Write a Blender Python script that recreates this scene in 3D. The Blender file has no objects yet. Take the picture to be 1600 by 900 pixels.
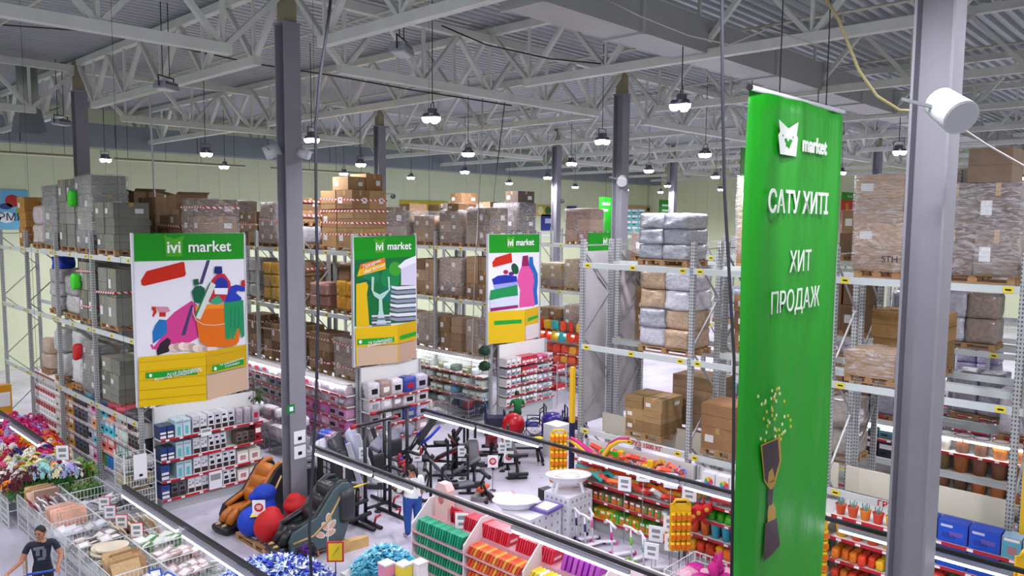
import bpy, bmesh, math, random
from mathutils import Vector, Matrix, noise
rnd = random.Random(7)
SC = bpy.context.scene
COL = SC.collection
# ---------------------------------------------------------------- camera
EYE = 7.3
FPX = 1200.0
PITCH, ROLL, YAW = math.radians(5.06), math.radians(0.44), math.radians(46.5)
_F0 = Vector((math.sin(YAW), math.cos(YAW), 0)); _R0 = Vector((math.cos(YAW), -math.sin(YAW), 0)); _U0 = Vector((0, 0, 1))
CF = _F0*math.cos(PITCH) - _U0*math.sin(PITCH)
_U1 = _U0*math.cos(PITCH) + _F0*math.sin(PITCH)
CR = _R0*math.cos(ROLL) + _U1*math.sin(ROLL)
CU = -_R0*math.sin(ROLL) + _U1*math.cos(ROLL)
CAM = Vector((0, 0, EYE))
cd = bpy.data.cameras.new('camera'); cam = bpy.data.objects.new('camera', cd); COL.objects.link(cam)
m = Matrix((CR, CU, -CF)).transposed().to_4x4(); m.translation = CAM
cam.matrix_world = m
cd.sensor_width = 36.0; cd.lens = 36.0*FPX/1600.0; cd.clip_end = 400
SC.camera = cam
# ---------------------------------------------------------------- world, exposure
w = bpy.data.worlds.new('world'); SC.world = w; w.use_nodes = True
w.node_tree.nodes['Background'].inputs[0].default_value = (0.93, 0.97, 1.0, 1)
w.node_tree.nodes['Background'].inputs[1].default_value = 0.55
SC.view_settings.view_transform = 'Standard'
SC.view_settings.look = 'None'
SC.view_settings.gamma = 1.0
SC.view_settings.use_curve_mapping = False
SC.view_settings.exposure = 0.5
SC.cycles.max_bounces = 7; SC.cycles.transparent_max_bounces = 10
LAMP_W = 420.0      # watts of one high-bay lamp
TUBE_E = 9.0        # emission of a lit tube

# survey helpers: the real point behind a photo pixel on a known plane of the building
def ray(px, py): return CF + CR*((px-800)/FPX) - CU*((py-450)/FPX)
def onz(px, py, z=0.0): r = ray(px, py); return CAM + r*((z-EYE)/r.z)
def onx(px, py, X): r = ray(px, py); return CAM + r*(X/r.x)
def ony(px, py, Y): r = ray(px, py); return CAM + r*(Y/r.y)

# ---------------------------------------------------------------- materials
MATS = {}
def lin(c):
    return tuple(((v/12.92) if v <= 0.04045 else ((v+0.055)/1.055)**2.4) for v in c[:3])
def rgb(h):
    h = h.lstrip('#'); return lin(tuple(int(h[i:i+2], 16)/255 for i in (0, 2, 4)))
def newmat(name):
    m = bpy.data.materials.new(name); m.use_nodes = True
    return m, m.node_tree, m.node_tree.nodes['Principled BSDF']
def mat(name, col='#808080', rough=0.5, metal=0.0, var=0.0, scale=6.0, bump=0.0, spec=None, emit=0.0, alpha=1.0, ecol=None):
    if name in MATS: return MATS[name]
    m, nt, b = newmat(name)
    c = rgb(col) if isinstance(col, str) else col
    b.inputs['Base Color'].default_value = (*c, 1); b.inputs['Roughness'].default_value = rough; b.inputs['Metallic'].default_value = metal
    if spec is not None: b.inputs['Specular IOR Level'].default_value = spec
    if emit:
        b.inputs['Emission Color'].default_value = (*(rgb(ecol) if ecol else c), 1); b.inputs['Emission Strength'].default_value = emit
    if alpha < 1: b.inputs['Alpha'].default_value = alpha
    if var or bump:
        tc = nt.nodes.new('ShaderNodeTexCoord'); n = nt.nodes.new('ShaderNodeTexNoise')
        n.inputs['Scale'].default_value = scale; n.inputs['Detail'].default_value = 3
        nt.links.new(tc.outputs['Object'], n.inputs['Vector'])
        if var:
            mp = nt.nodes.new('ShaderNodeMapRange'); mp.inputs[1].default_value = .3; mp.inputs[2].default_value = .7
            mp.inputs[3].default_value = 1-var; mp.inputs[4].default_value = 1+var
            nt.links.new(n.outputs[0], mp.inputs[0])
            vm = nt.nodes.new('ShaderNodeVectorMath'); vm.operation = 'SCALE'; vm.inputs[0].default_value = c
            nt.links.new(mp.outputs[0], vm.inputs['Scale']); nt.links.new(vm.outputs[0], b.inputs['Base Color'])
        if bump:
            bp = nt.nodes.new('ShaderNodeBump'); bp.inputs['Strength'].default_value = bump; bp.inputs['Distance'].default_value = .03
            nt.links.new(n.outputs[0], bp.inputs['Height']); nt.links.new(bp.outputs[0], b.inputs['Normal'])
    MATS[name] = m
    return m
def tint(name, rough=0.5, metal=0.0, var=0.0, scale=6.0, bump=0.0, spec=None, coat=0.0):
    """material whose colour is the object's own colour (obj.color)"""
    if name in MATS: return MATS[name]
    m, nt, b = newmat(name)
    oi = nt.nodes.new('ShaderNodeObjectInfo')
    b.inputs['Roughness'].default_value = rough; b.inputs['Metallic'].default_value = metal
    if spec is not None: b.inputs['Specular IOR Level'].default_value = spec
    if coat: b.inputs['Coat Weight'].default_value = coat
    src = oi.outputs['Color']
    if var or bump:
        tc = nt.nodes.new('ShaderNodeTexCoord'); n = nt.nodes.new('ShaderNodeTexNoise')
        n.inputs['Scale'].default_value = scale; n.inputs['Detail'].default_value = 3
        ad = nt.nodes.new('ShaderNodeVectorMath'); ad.operation = 'ADD'
        sc = nt.nodes.new('ShaderNodeMath'); sc.operation = 'MULTIPLY'; sc.inputs[1].default_value = 37.0
        nt.links.new(oi.outputs['Random'], sc.inputs[0]); nt.links.new(tc.outputs['Object'], ad.inputs[0]); nt.links.new(sc.outputs[0], ad.inputs[1])
        nt.links.new(ad.outputs[0], n.inputs['Vector'])
        if var:
            mp = nt.nodes.new('ShaderNodeMapRange'); mp.inputs[1].default_value = .3; mp.inputs[2].default_value = .7
            mp.inputs[3].default_value = 1-var; mp.inputs[4].default_value = 1+var
            nt.links.new(n.outputs[0], mp.inputs[0])
            vm = nt.nodes.new('ShaderNodeVectorMath'); vm.operation = 'SCALE'
            nt.links.new(oi.outputs['Color'], vm.inputs[0]); nt.links.new(mp.outputs[0], vm.inputs['Scale']); src = vm.outputs[0]
        if bump:
            bp = nt.nodes.new('ShaderNodeBump'); bp.inputs['Strength'].default_value = bump; bp.inputs['Distance'].default_value = .03
            nt.links.new(n.outputs[0], bp.inputs['Height']); nt.links.new(bp.outputs[0], b.inputs['Normal'])
    nt.links.new(src, b.inputs['Base Color'])
    MATS[name] = m
    return m

# ---------------------------------------------------------------- mesh builder
class MB:
    def __init__(s): s.v = []; s.f = []; s.m = []; s.smooth = []
    def add(s, vs, fs, mi=0, sm=False):
        o = len(s.v); s.v += [tuple(v) for v in vs]
        for f in fs: s.f.append(tuple(i+o for i in f)); s.m.append(mi); s.smooth.append(sm)
        return s
    def box(s, c, d, mi=0, rz=0.0, rx=0.0, ry=0.0):
        hx, hy, hz = d[0]/2, d[1]/2, d[2]/2
        vs = [Vector((x, y, z)) for z in (-hz, hz) for y in (-hy, hy) for x in (-hx, hx)]
        if rx or ry or rz:
            M = Matrix.Rotation(rz, 3, 'Z') @ Matrix.Rotation(ry, 3, 'Y') @ Matrix.Rotation(rx, 3, 'X'); vs = [M @ v for v in vs]
        c = Vector(c)
        return s.add([v+c for v in vs], [(0, 2, 3, 1), (4, 5, 7, 6), (0, 1, 5, 4), (2, 6, 7, 3), (0, 4, 6, 2), (1, 3, 7, 5)], mi)
    def bx(s, x0, x1, y0, y1, z0, z1, mi=0): return s.box(((x0+x1)/2, (y0+y1)/2, (z0+z1)/2), (x1-x0, y1-y0, z1-z0), mi)
    def bar(s, a, b, w, h=None, mi=0, up=(0, 0, 1)):
        """rectangular bar from a to b"""
        h = h or w; a = Vector(a); b = Vector(b); d = (b-a).normalized(); u = Vector(up)
        if abs(d.dot(u)) > .97: u = Vector((1, 0, 0))
        sx = d.cross(u).normalized()*(w/2); sz = sx.cross(d).normalized()*(h/2)
        vs = [p+i*sx+j*sz for p in (a, b) for i, j in ((-1, -1), (1, -1), (1, 1), (-1, 1))]
        return s.add(vs, [(0, 1, 2, 3), (7, 6, 5, 4), (0, 4, 5, 1), (1, 5, 6, 2), (2, 6, 7, 3), (3, 7, 4, 0)], mi)
    def tube(s, pts, r, n=8, mi=0, closed=False, caps=True, sm=True):
        pts = [Vector(p) for p in pts]; N = len(pts); rs = r if isinstance(r, (list, tuple)) else [r]*N
        rings = []; u = None
        for i, p in enumerate(pts):
            if closed: d = pts[(i+1) % N]-pts[i-1]
            else: d = pts[min(i+1, N-1)]-pts[max(i-1, 0)]
            d.normalize()
            if u is None:
                u = d.orthogonal().normalized()
            else:
                u = (u-d*u.dot(d)); u = u.normalized() if u.length > 1e-6 else d.orthogonal().normalized()
            w = d.cross(u)
            rings.append([p+(u*math.cos(2*math.pi*k/n)+w*math.sin(2*math.pi*k/n))*rs[i] for k in range(n)])
        vs = [v for rg in rings for v in rg]; fs = []
        for i in range(N if closed else N-1):
            j = (i+1) % N
            for k in range(n): fs.append((i*n+k, i*n+(k+1) % n, j*n+(k+1) % n, j*n+k))
        s.add(vs, fs, mi, sm)
        if caps and not closed:
            o = len(s.v)-len(vs)
            s.f.append(tuple(o+k for k in reversed(range(n)))); s.m.append(mi); s.smooth.append(False)
            s.f.append(tuple(o+(N-1)*n+k for k in range(n))); s.m.append(mi); s.smooth.append(False)
        return s
    def cyl(s, c, r, h, n=16, mi=0, axis='Z', r2=None):
        a = {'X': Vector((1, 0, 0)), 'Y': Vector((0, 1, 0)), 'Z': Vector((0, 0, 1))}[axis]; c = Vector(c)
        return s.tube([c-a*h/2, c+a*h/2], [r, r if r2 is None else r2], n, mi)
    def lathe(s, prof, n=16, c=(0, 0, 0), mi=0, sm=True, sx=1.0, sy=1.0):
        vs = []; fs = []; P = len(prof)
        for r, z in prof:
            for k in range(n): vs.append((c[0]+sx*r*math.cos(2*math.pi*k/n), c[1]+sy*r*math.sin(2*math.pi*k/n), c[2]+z))
        for i in range(P-1):
            for k in range(n): fs.append((i*n+k, i*n+(k+1) % n, (i+1)*n+(k+1) % n, (i+1)*n+k))
        s.add(vs, fs, mi, sm); o = len(s.v)-len(vs)
        if prof[0][0] > 1e-4: s.f.append(tuple(o+k for k in reversed(range(n)))); s.m.append(mi); s.smooth.append(False)
        if prof[-1][0] > 1e-4: s.f.append(tuple(o+(P-1)*n+k for k in range(n))); s.m.append(mi); s.smooth.append(False)
        return s
    def sph(s, c, r, n=10, mi=0):
        rr = r if isinstance(r, (tuple, list)) else (r, r, r); R = n//2+1
        vs = []; fs = []
        for i in range(R):
            t = math.pi*i/(R-1)
            for k in range(n): vs.append((c[0]+rr[0]*math.sin(t)*math.cos(2*math.pi*k/n), c[1]+rr[1]*math.sin(t)*math.sin(2*math.pi*k/n), c[2]-rr[2]*math.cos(t)))
        for i in range(R-1):
            for k in range(n): fs.append((i*n+k, i*n+(k+1) % n, (i+1)*n+(k+1) % n, (i+1)*n+k))
        return s.add(vs, fs, mi, True)
    def prism(s, out, t, O=(0, 0, 0), A=(1, 0, 0), B=(0, 0, 1), mi=0, side=None):
        """outline (2D) in the plane spanned by A, B at O, thickness t along A x B"""
        O = Vector(O); A = Vector(A); B = Vector(B); n = A.cross(B).normalized()*t; k = len(out)
        f = [O+A*p[0]+B*p[1]+n for p in out]; b = [O+A*p[0]+B*p[1] for p in out]
        o = len(s.v); s.v += [tuple(v) for v in f+b]
        s.f.append(tuple(o+i for i in range(k))); s.m.append(mi); s.smooth.append(False)
        s.f.append(tuple(o+k+i for i in reversed(range(k)))); s.m.append(mi); s.smooth.append(False)
        for i in range(k):
            j = (i+1) % k; s.f.append((o+i, o+k+i, o+k+j, o+j)); s.m.append(mi if side is None else side); s.smooth.append(False)
        return s
    def rbox(s, c, d, r, mi=0, lump=0.0, seed=0, n=3, rz=0.0):
        """rounded, optionally lumpy box"""
        vs = []; fs = []; h = Vector(d)/2; idx = {}
        g = [-1+2*i/(n+1) for i in range(n+2)]
        def key(p): return tuple(round(x, 5) for x in p)
        def vert(p):
            k = key(p)
            if k in idx: return idx[k]
            q = Vector((p[0]*h.x, p[1]*h.y, p[2]*h.z)); core = Vector([max(-(hh-r), min(hh-r, x)) for x, hh in zip(q, h)])
            e = q-core
            if e.length > 1e-6: q = core+e.normalized()*min(r, e.length if e.length < r else r)
            if lump:
                nv = noise.noise_vector(q*(2.2/max(.25, min(d)))+Vector((seed*7.1, seed*3.3, seed))); q += nv*lump
            if rz: q = Matrix.Rotation(rz, 3, 'Z') @ q
            idx[k] = len(vs); vs.append(q+Vector(c)); return idx[k]
        for ax in range(3):
            for sgn in (-1, 1):
                for i in range(n+1):
                    for j in range(n+1):
                        quad = []
                        for (a, b) in ((i, j), (i+1, j), (i+1, j+1), (i, j+1)):
                            p = [0, 0, 0]; p[ax] = sgn; p[(ax+1) % 3] = g[a]; p[(ax+2) % 3] = g[b]; quad.append(vert(p))
                        fs.append(tuple(quad if sgn > 0 else reversed(quad)))
        return s.add(vs, fs, mi, True)
    def mesh(s, name, mats):
        me = bpy.data.meshes.new(name); me.from_pydata(s.v, [], s.f)
        for mm in (mats if isinstance(mats, (list, tuple)) else [mats]): me.materials.append(mm)
        me.polygons.foreach_set('material_index', s.m); me.polygons.foreach_set('use_smooth', s.smooth)
        me.update(); return me
    def build(s, name, mats, parent=None, loc=None, rz=0.0, **kw):
        return put(name, s.mesh(name, mats), parent, loc, rz, **kw)

def put(name, me, parent=None, loc=None, rz=0.0, label=None, cat=None, group=None, kind=None, color=None, scale=None, rot=None):
    o = bpy.data.objects.new(name, me); COL.objects.link(o)
    if parent is not None: o.parent = parent
    if loc is not None: o.location = loc
    if rot is not None: o.rotation_euler = rot
    elif rz: o.rotation_euler = (0, 0, rz)
    if scale is not None: o.scale = scale if isinstance(scale, (tuple, list)) else (scale,)*3
    if color is not None: o.color = (*(rgb(color) if isinstance(color, str) else color), 1)
    if label: o['label'] = label
    if cat: o['category'] = cat
    if group: o['group'] = group
    if kind: o['kind'] = kind
    return o
def thing(name, label, cat, loc=(0, 0, 0), rz=0.0, group=None, kind=None):
    o = bpy.data.objects.new(name, None); COL.objects.link(o); o.location = loc; o.rotation_euler = (0, 0, rz); o.empty_display_size = .1
    o['label'] = label; o['category'] = cat
    if group: o['group'] = group
    if kind: o['kind'] = kind
    return o
def struct(name, mb, mats, loc=None, parent=None):
    o = mb.build(name, mats, parent, loc)
    if parent is None: o['kind'] = 'structure'
    return o
KIDS = {}
def dup(root, loc=None, rz=None, label=None, group=None):
    r = root.copy(); COL.objects.link(r)
    if loc is not None: r.location = loc
    if rz is not None: r.rotation_euler = (0, 0, rz)
    if label: r['label'] = label
    if group: r['group'] = group
    if root.name not in KIDS: KIDS[root.name] = [(c, list(c.children)) for c in root.children]
    for ch, gs in KIDS[root.name]:
        c = ch.copy(); COL.objects.link(c); c.parent = r
        for g in gs:
            d = g.copy(); COL.objects.link(d); d.parent = c
    return r
_TXT = {}
def text_mesh(body, size, m, extrude=0.004, bold=0.0, align='CENTER', spacing=1.0):
    k = (body, size, m.name, bold, align, extrude)
    if k in _TXT: return _TXT[k]
    cu = bpy.data.curves.new('lettering', 'FONT'); cu.body = body; cu.size = size; cu.extrude = extrude; cu.offset = bold
    cu.align_x = align; cu.align_y = 'CENTER'; cu.space_character = spacing; cu.resolution_u = 3
    o = bpy.data.objects.new('lettering_tmp', cu); COL.objects.link(o)
    dg = bpy.context.evaluated_depsgraph_get(); me = bpy.data.meshes.new_from_object(o.evaluated_get(dg))
    bpy.data.objects.remove(o); me.materials.clear(); me.materials.append(m); me.name = 'lettering'
    _TXT[k] = me; return me
# lettering that reads from the -Y side (faces -Y) and from the -X side
FACE_NY = (math.pi/2, 0, 0)
FACE_NX = (math.pi/2, 0, -math.pi/2)

_ONES = ['', 'first', 'second', 'third', 'fourth', 'fifth', 'sixth', 'seventh', 'eighth', 'ninth', 'tenth', 'eleventh', 'twelfth', 'thirteenth', 'fourteenth', 'fifteenth', 'sixteenth', 'seventeenth', 'eighteenth', 'nineteenth']
def ordn(i):
    """ordinal word for 0-based i"""
    i += 1
    if i < 20: return _ONES[i]
    t = ['', '', 'twenty', 'thirty', 'forty', 'fifty', 'sixty', 'seventy', 'eighty', 'ninety'][i//10]
    return (t+'-'+_ONES[i % 10]) if i % 10 else t[:-1]+'ieth'
# ================================================================ SETTING
STEEL = mat('truss_paint', '#c9ccc4', .5, var=.06, scale=2)
STEELD = mat('beam_paint', '#8d8d8b', .5, var=.06, scale=2)
COLM = mat('column_paint', '#85848c', .45, var=.05, scale=1.5)
COLC = mat('column_cap', '#8b8468', .6)
WX, WY = 64.0, 42.3
# floor: polished pale concrete with blotches and slab joints
def floor_mat():
    m, nt, b = newmat('floor_concrete')
    tc = nt.nodes.new('ShaderNodeTexCoord'); n = nt.nodes.new('ShaderNodeTexNoise'); n.inputs['Scale'].default_value = .5; n.inputs['Detail'].default_value = 6
    cr = nt.nodes.new('ShaderNodeValToRGB'); cr.color_ramp.elements[0].position = .36; cr.color_ramp.elements[0].color = (*rgb('#b0aeb8'), 1)
    cr.color_ramp.elements[1].position = .6; cr.color_ramp.elements[1].color = (*rgb('#cac6d6'), 1)
    n2 = nt.nodes.new('ShaderNodeTexNoise'); n2.inputs['Scale'].default_value = .9; n2.inputs['Detail'].default_value = 4
    cr2 = nt.nodes.new('ShaderNodeValToRGB'); cr2.color_ramp.elements[0].position = .66; cr2.color_ramp.elements[0].color = (0, 0, 0, 1); cr2.color_ramp.elements[1].position = .70; cr2.color_ramp.elements[1].color = (1, 1, 1, 1)
    mx = nt.nodes.new('ShaderNodeMix'); mx.data_type = 'RGBA'; mx.inputs['B'].default_value = (*rgb('#a39c8f'), 1)
    for q in (n, n2): nt.links.new(tc.outputs['Object'], q.inputs['Vector'])
    nt.links.new(n.outputs[0], cr.inputs[0]); nt.links.new(n2.outputs[0], cr2.inputs[0]); nt.links.new(cr2.outputs[0], mx.inputs['Factor'])
    nt.links.new(cr.outputs[0], mx.inputs['A']); nt.links.new(mx.outputs['Result'], b.inputs['Base Color'])
    b.inputs['Roughness'].default_value = .22
    return m
mb = MB(); mb.bx(-12, WX, -12, WY, -.2, 0); struct('floor', mb, floor_mat())
fl_tape = mat('floor_joint', '#8d8c8e', .6)
# walls: pale sandwich panels, vertical joints proud
WALL = mat('wall_panel', '#d6dfb9', .6, var=.03, scale=.4); WALLJ = mat('wall_joint', '#bcc4ac', .6)
wl = thing('wall_far', 'pale green metal panel wall closing the hall', 'wall', kind='structure')
pm = MB(); pm.bx(0.005, 1.195, 0, .12, 0, 12.9); pme = pm.mesh('wall_panel', WALL)
for i in range(int((WX+12)/1.2)): put('panel', pme, wl, (-12+i*1.2, WY, 0))
mb = MB(); mb.bx(-12, WX, WY+.03, WY+.12, 0, 12.9); mb.build('backing', WALLJ, wl)
wr = thing('wall_right', 'pale metal panel wall at the end of the hall', 'wall', kind='structure')
pm = MB(); pm.bx(0, .12, 0.005, 1.195, 0, 12.9); pme = pm.mesh('wall_panel_side', WALL)
for i in range(int((WY+12)/1.2)+1): put('panel', pme, wr, (WX, -12+i*1.2, 0))
mb = MB(); mb.bx(WX+.03, WX+.12, -12, WY, 0, 12.9); mb.build('backing', WALLJ, wr)
# ceiling: trapezoid deck, ribs along X
mb = MB(); vs = []; fs = []; p = .32; y = -12.0; Z0, Z1 = 12.70, 12.80; k = 0
prof = []
while y < WY:
    prof += [(y, Z0), (y+.12, Z0), (y+.15, Z1), (y+.27, Z1)]; y += p
for (yy, zz) in prof: vs += [(-12, yy, zz), (WX, yy, zz)]
for i in range(len(prof)-1): fs.append((2*i, 2*i+1, 2*i+3, 2*i+2))
mb.add(vs, fs); mb.bx(-12, WX, -12, WY, 12.86, 12.95)
struct('ceiling', mb, mat('roof_deck', '#a2a7ab', .4, metal=.2, var=.05, scale=1))

COLX = [9.25+12.75*i for i in range(-1, 5)]
COLY = [2.5, 15.75, 29.45]
cmb = MB()
for s in (-1, 1): cmb.bx(-.2, .2, s*.187-.014, s*.187+.014, 0, 11.6)
cmb.bx(-.012, .012, -.18, .18, 0, 11.6); col_me = cmb.mesh('column_shaft', COLM)
cap_mb = MB(); cap_mb.bx(-.15, .15, -.15, .15, 11.62, 12.6); cap_me = cap_mb.mesh('column_cap', COLC)
pl_mb = MB(); pl_mb.bx(-.22, .22, -.22, .22, 11.58, 11.62); pl_mb.bx(-.28, .28, -.28, .28, 0, .03); pl_me = pl_mb.mesh('column_plate', COLM)
for i, x in enumerate(COLX):
    for j, y in enumerate(COLY):
        if x < 0: continue
        t = bpy.data.objects.new('column', None); COL.objects.link(t); t.location = (x, y, 0); t['kind'] = 'structure'
        put('shaft', col_me, t); put('cap', cap_me, t); put('plate', pl_me, t)

# roof trusses: along Y every half bay, girders along X on the column rows
def truss_meshes(L, zb, zt, cw, dw, tag):
    end = 1.5; n = 4; pan = (L-2*end)/n
    mt = MB(); mt.bx(0, L, -cw/2, cw/2, zt-cw*.55, zt+cw*.45); tme = mt.mesh('top_chord_'+tag, STEEL)
    mt = MB(); mt.bx(end-.15, L-end+.15, -cw/2, cw/2, zb, zb+cw); bme = mt.mesh('bottom_chord_'+tag, STEEL)
    diags = []; bots = [end+pan*i for i in range(n+1)]; tops = [0.1]+[end+pan*(i+.5) for i in range(n)]+[L-.1]
    for i, b in enumerate(bots):
        for tp in (tops[i], tops[i+1]):
            mt = MB(); mt.bar((tp, 0, zt-.1), (b, 0, zb+cw*.6), dw, dw*.8); diags.append(mt.mesh('web_'+tag, STEEL))
    verts = []
    for b in bots:
        mt = MB(); mt.bar((b, 0, zb+cw), (b, 0, zt-.05), dw*.55); verts.append(mt.mesh('post_'+tag, STEEL))
    return tme, bme, diags, verts
def truss(meshes, loc, rz):
    t = bpy.data.objects.new('roof_truss', None); COL.objects.link(t); t.location = loc; t.rotation_euler = (0, 0, rz); t['kind'] = 'structure'
    put('top_chord', meshes[0], t); put('bottom_chord', meshes[1], t)
    for d in meshes[2]: put('diagonal', d, t)
    for d in meshes[3]: put('hanger', d, t)
    return t
YB = [(-10.75, 2.5), (2.5, 15.75), (15.75, 29.45), (29.45, 42.2)]
XL = [9.25+6.375*i for i in range(-2, 9)]
cache = {}
for (a, b) in YB:
    L = b-a
    if round(L, 2) not in cache: cache[round(L, 2)] = truss_meshes(L, 10.9, 12.55, .2, .125, 'rafter')
    for x in XL:
        if a < -5 and x > 30: continue
        truss(cache[round(L, 2)], (x, a, 0), math.pi/2)
gm = truss_meshes(12.75, 10.72, 12.35, .22, .14, 'girder')
for y in COLY:
    for i in range(-1, 5):
        if y < 10 and i > 2: continue
        truss(gm, (9.25+12.75*(i-1)+12.75, y, 0), 0) if i >= 0 else truss(gm, (9.25-12.75, y, 0), 0)
# tie rods / sprinkler pipes along Y under the deck
PIPE = mat('pipe_paint', '#c3c1ae', .45)
for k, (x, z) in enumerate([(5.6, 12.2), (11.6, 12.25), (18.9, 12.25), (25.2, 12.25), (31.6, 12.25), (38, 12.25)]):
    o = thing('sprinkler_pipe', ['thin pale sprinkler pipe under the roof deck above the cleaning goods rack', 'thin pale sprinkler pipe under the roof deck above the tableware rack', 'thin pale sprinkler pipe under the roof deck beyond the tableware rack', 'thin pale sprinkler pipe under the roof deck above the laundry panel', 'thin pale sprinkler pipe under the roof deck beyond the laundry panel', 'thin pale sprinkler pipe under the roof deck deepest in the hall'][k], 'pipe', (x, 0, z), group='sprinkler pipes')
    mb = MB(); mb.tube([(0, -8, 0), (0, 41, 0)], .035, 6); mb.build('pipe', PIPE, o)
    for j in range(14):
        mb = MB(); mb.cyl((0, 0, -.1), .02, .2, 6); mb.cyl((0, 0, -.2), .045, .02, 6); mb.build('sprinkler_head', PIPE, o, (0, -6+j*3.3, 0))
# big box duct along X and a darker one by the far wall
DUCT = mat('duct_zinc', '#a4a5a4', .45, metal=.3, var=.05, scale=.8); DUCTB = mat('duct_flange', '#a9aaa8', .5)
t = thing('ventilation_duct', 'large grey rectangular air duct running under the roof trusses', 'duct', (0, 9.3, 0))
dm = MB(); dm.bx(.02, 2.98, -.45, .45, 11.0, 11.75); dme = dm.mesh('duct_section', DUCT); fm = MB(); fm.bx(-.04, .04, -.5, .5, 10.96, 11.79); fme = fm.mesh('duct_flange', DUCTB)
for i in range(17): put('section', dme, t, (10+i*3.0, 0, 0)); put('flange', fme, t, (10+i*3.0, 0, 0))
t = thing('ventilation_duct', 'dark grey air duct running high along the far wall', 'duct', (0, 40.2, 0))
dm = MB(); dm.bx(.02, 3.98, -.5, .5, 10.6, 11.7); dme = dm.mesh('duct_section_dark', mat('duct_dark', '#7d868a', .5, metal=.2))
for i in range(16): put('section', dme, t, (-2+i*4.0, 0, 0))
t = thing('air_outlet', 'round drop duct ending in a flared square outlet', 'duct', (8.15, 31.2, 0))
mb = MB(); mb.tube([(0, 0, 12.82), (0, 0, 11.0)], .33, 20); mb.build('spiral_pipe', mat('duct_round', '#8d948c', .4, metal=.35), t)
mb = MB(); a, b = .3, .45
mb.add([(x*a, y*a, 11.05) for x, y in ((-1, -1), (1, -1), (1, 1), (-1, 1))]+[(x*b, y*b, 10.25) for x, y in ((-1, -1), (1, -1), (1, 1), (-1, 1))], [(0, 1, 5, 4), (1, 2, 6, 5), (2, 3, 7, 6), (3, 0, 4, 7), (3, 2, 1, 0)])
mb.build('flared_outlet', mat('duct_dark'), t)

# ---------------------------------------------------------------- lamps
LHOUS = mat('lamp_housing', '#54535f', .5); LLENS = mat('lamp_lens', '#f4f2ff', .4, emit=14, ecol='#f3f0ff'); WIRE = mat('black_cable', '#22221f', .6)
lm = MB()
for k in range(3):
    a = math.radians(90+120*k); lm.cyl((.145*math.cos(a), .145*math.sin(a), .08), .12, .1, 12, r2=.07)
lm.box((0, 0, .19), (.2, .2, .12)); lamp_h = lm.mesh('lamp_housing', LHOUS)
lm = MB()
for k in range(3):
    a = math.radians(90+120*k); lm.lathe([(.0, -.1), (.06, -.09), (.1, -.04), (.115, .03)], 12, (.145*math.cos(a), .145*math.sin(a), 0))
lamp_l = lm.mesh('lamp_lens', LLENS)
lm = MB(); lm.tube([(-.2, 0, .1), (-.2, 0, .38), (.2, 0, .38), (.2, 0, .1)], .015, 6); lamp_b = lm.mesh('lamp_bracket', LHOUS)
lm = MB(); lm.tube([(0, 0, .38), (0, 0, 3.06)], .012, 5); lamp_c = lm.mesh('lamp_cable', WIRE)
lm = MB(); lm.tube([(0, 0, .38), (0, 0, 1.27)], .012, 5); lamp_c2 = lm.mesh('lamp_cable_short', WIRE)
lmp_off_h = MB(); lmp_off_h.box((0, 0, .06), (.62, .34, .1)); 
for i in range(7): lmp_off_h.box((-.27+.09*i, 0, .15), (.02, .3, .09))
lamp_off_h = lmp_off_h.mesh('floodlight_body', mat('floodlight_grey', '#8d8f95', .45, metal=.3))
q = MB(); q.box((0, 0, .0), (.56, .28, .03)); lamp_off_l = q.mesh('floodlight_lens', mat('floodlight_glass', '#b9bcc2', .25))
ROWNAME = {3: 'row by the green hanging banner', 8: 'row over the toy shelves', 14: 'row over the fitness aisle', 21: 'row behind the advertising panels', 29: 'row past the first pallets', 35: 'row along the far wall'}
ORD = ['first', 'second', 'third', 'fourth', 'fifth', 'sixth', 'seventh', 'eighth', 'ninth']
def lamp(x, y, z, label, group, power=LAMP_W):
    t = thing('high_bay_lamp', label, 'lamp', (x, y, z), rnd.uniform(0, 2), group)
    put('housing', lamp_h, t); put('lens', lamp_l, t); put('bracket', lamp_b, t); put('cable', lamp_c if abs(y-8.9) > .5 else lamp_c2, t)
    ld = LAMPD; lo = bpy.data.objects.new('lamp_light', ld); COL.objects.link(lo); lo.parent = t; lo.location = (0, 0, -.12)
    return t
LAMPD = bpy.data.lights.new('high_bay', 'SPOT'); LAMPD.energy = LAMP_W*2.3; LAMPD.spot_size = math.radians(165); LAMPD.spot_blend = .6; LAMPD.shadow_soft_size = .25; LAMPD.color = (.93, .90, 1.0)
rows = {8.9: [14.6, 21.8, 28.9, 35.4, 42.4, 49, 55.5], 14.6: [12.5, 19.4, 25.7, 32.5, 39, 43.7, 52, 57.9], 21.3: [13.3, 20, 26.1, 32.1, 38.7, 45.5], 29.3: [13.6, 20.8, 27.3, 33.8, 40.5, 46.6, 54], 35.9: [12.2, 17.6, 24.4, 29.1, 37.5, 44.5, 50.9, 56.0]}
for y, xs in rows.items():
    for i, x in enumerate(xs):
        lamp(x, y, 9.75, 'lit high bay lamp, %s in the %s' % (ORD[i], ROWNAME[int(y)]), 'high bay lamps')
for i, (x, y) in enumerate([(6.3, 8.2), (1.0, 21.3), (1.0, 28.5), (.5, 15), (0, 7), (6, 2.5), (11.0, .3), (16.5, -1.5)]):  # unseen fill lamps, added outside the view to brighten shelves and banner
    lamp(x, y, 10.6, 'added out-of-view fill lamp over the near aisle, %s of eight' % ordn(i), 'high bay lamps')
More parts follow.
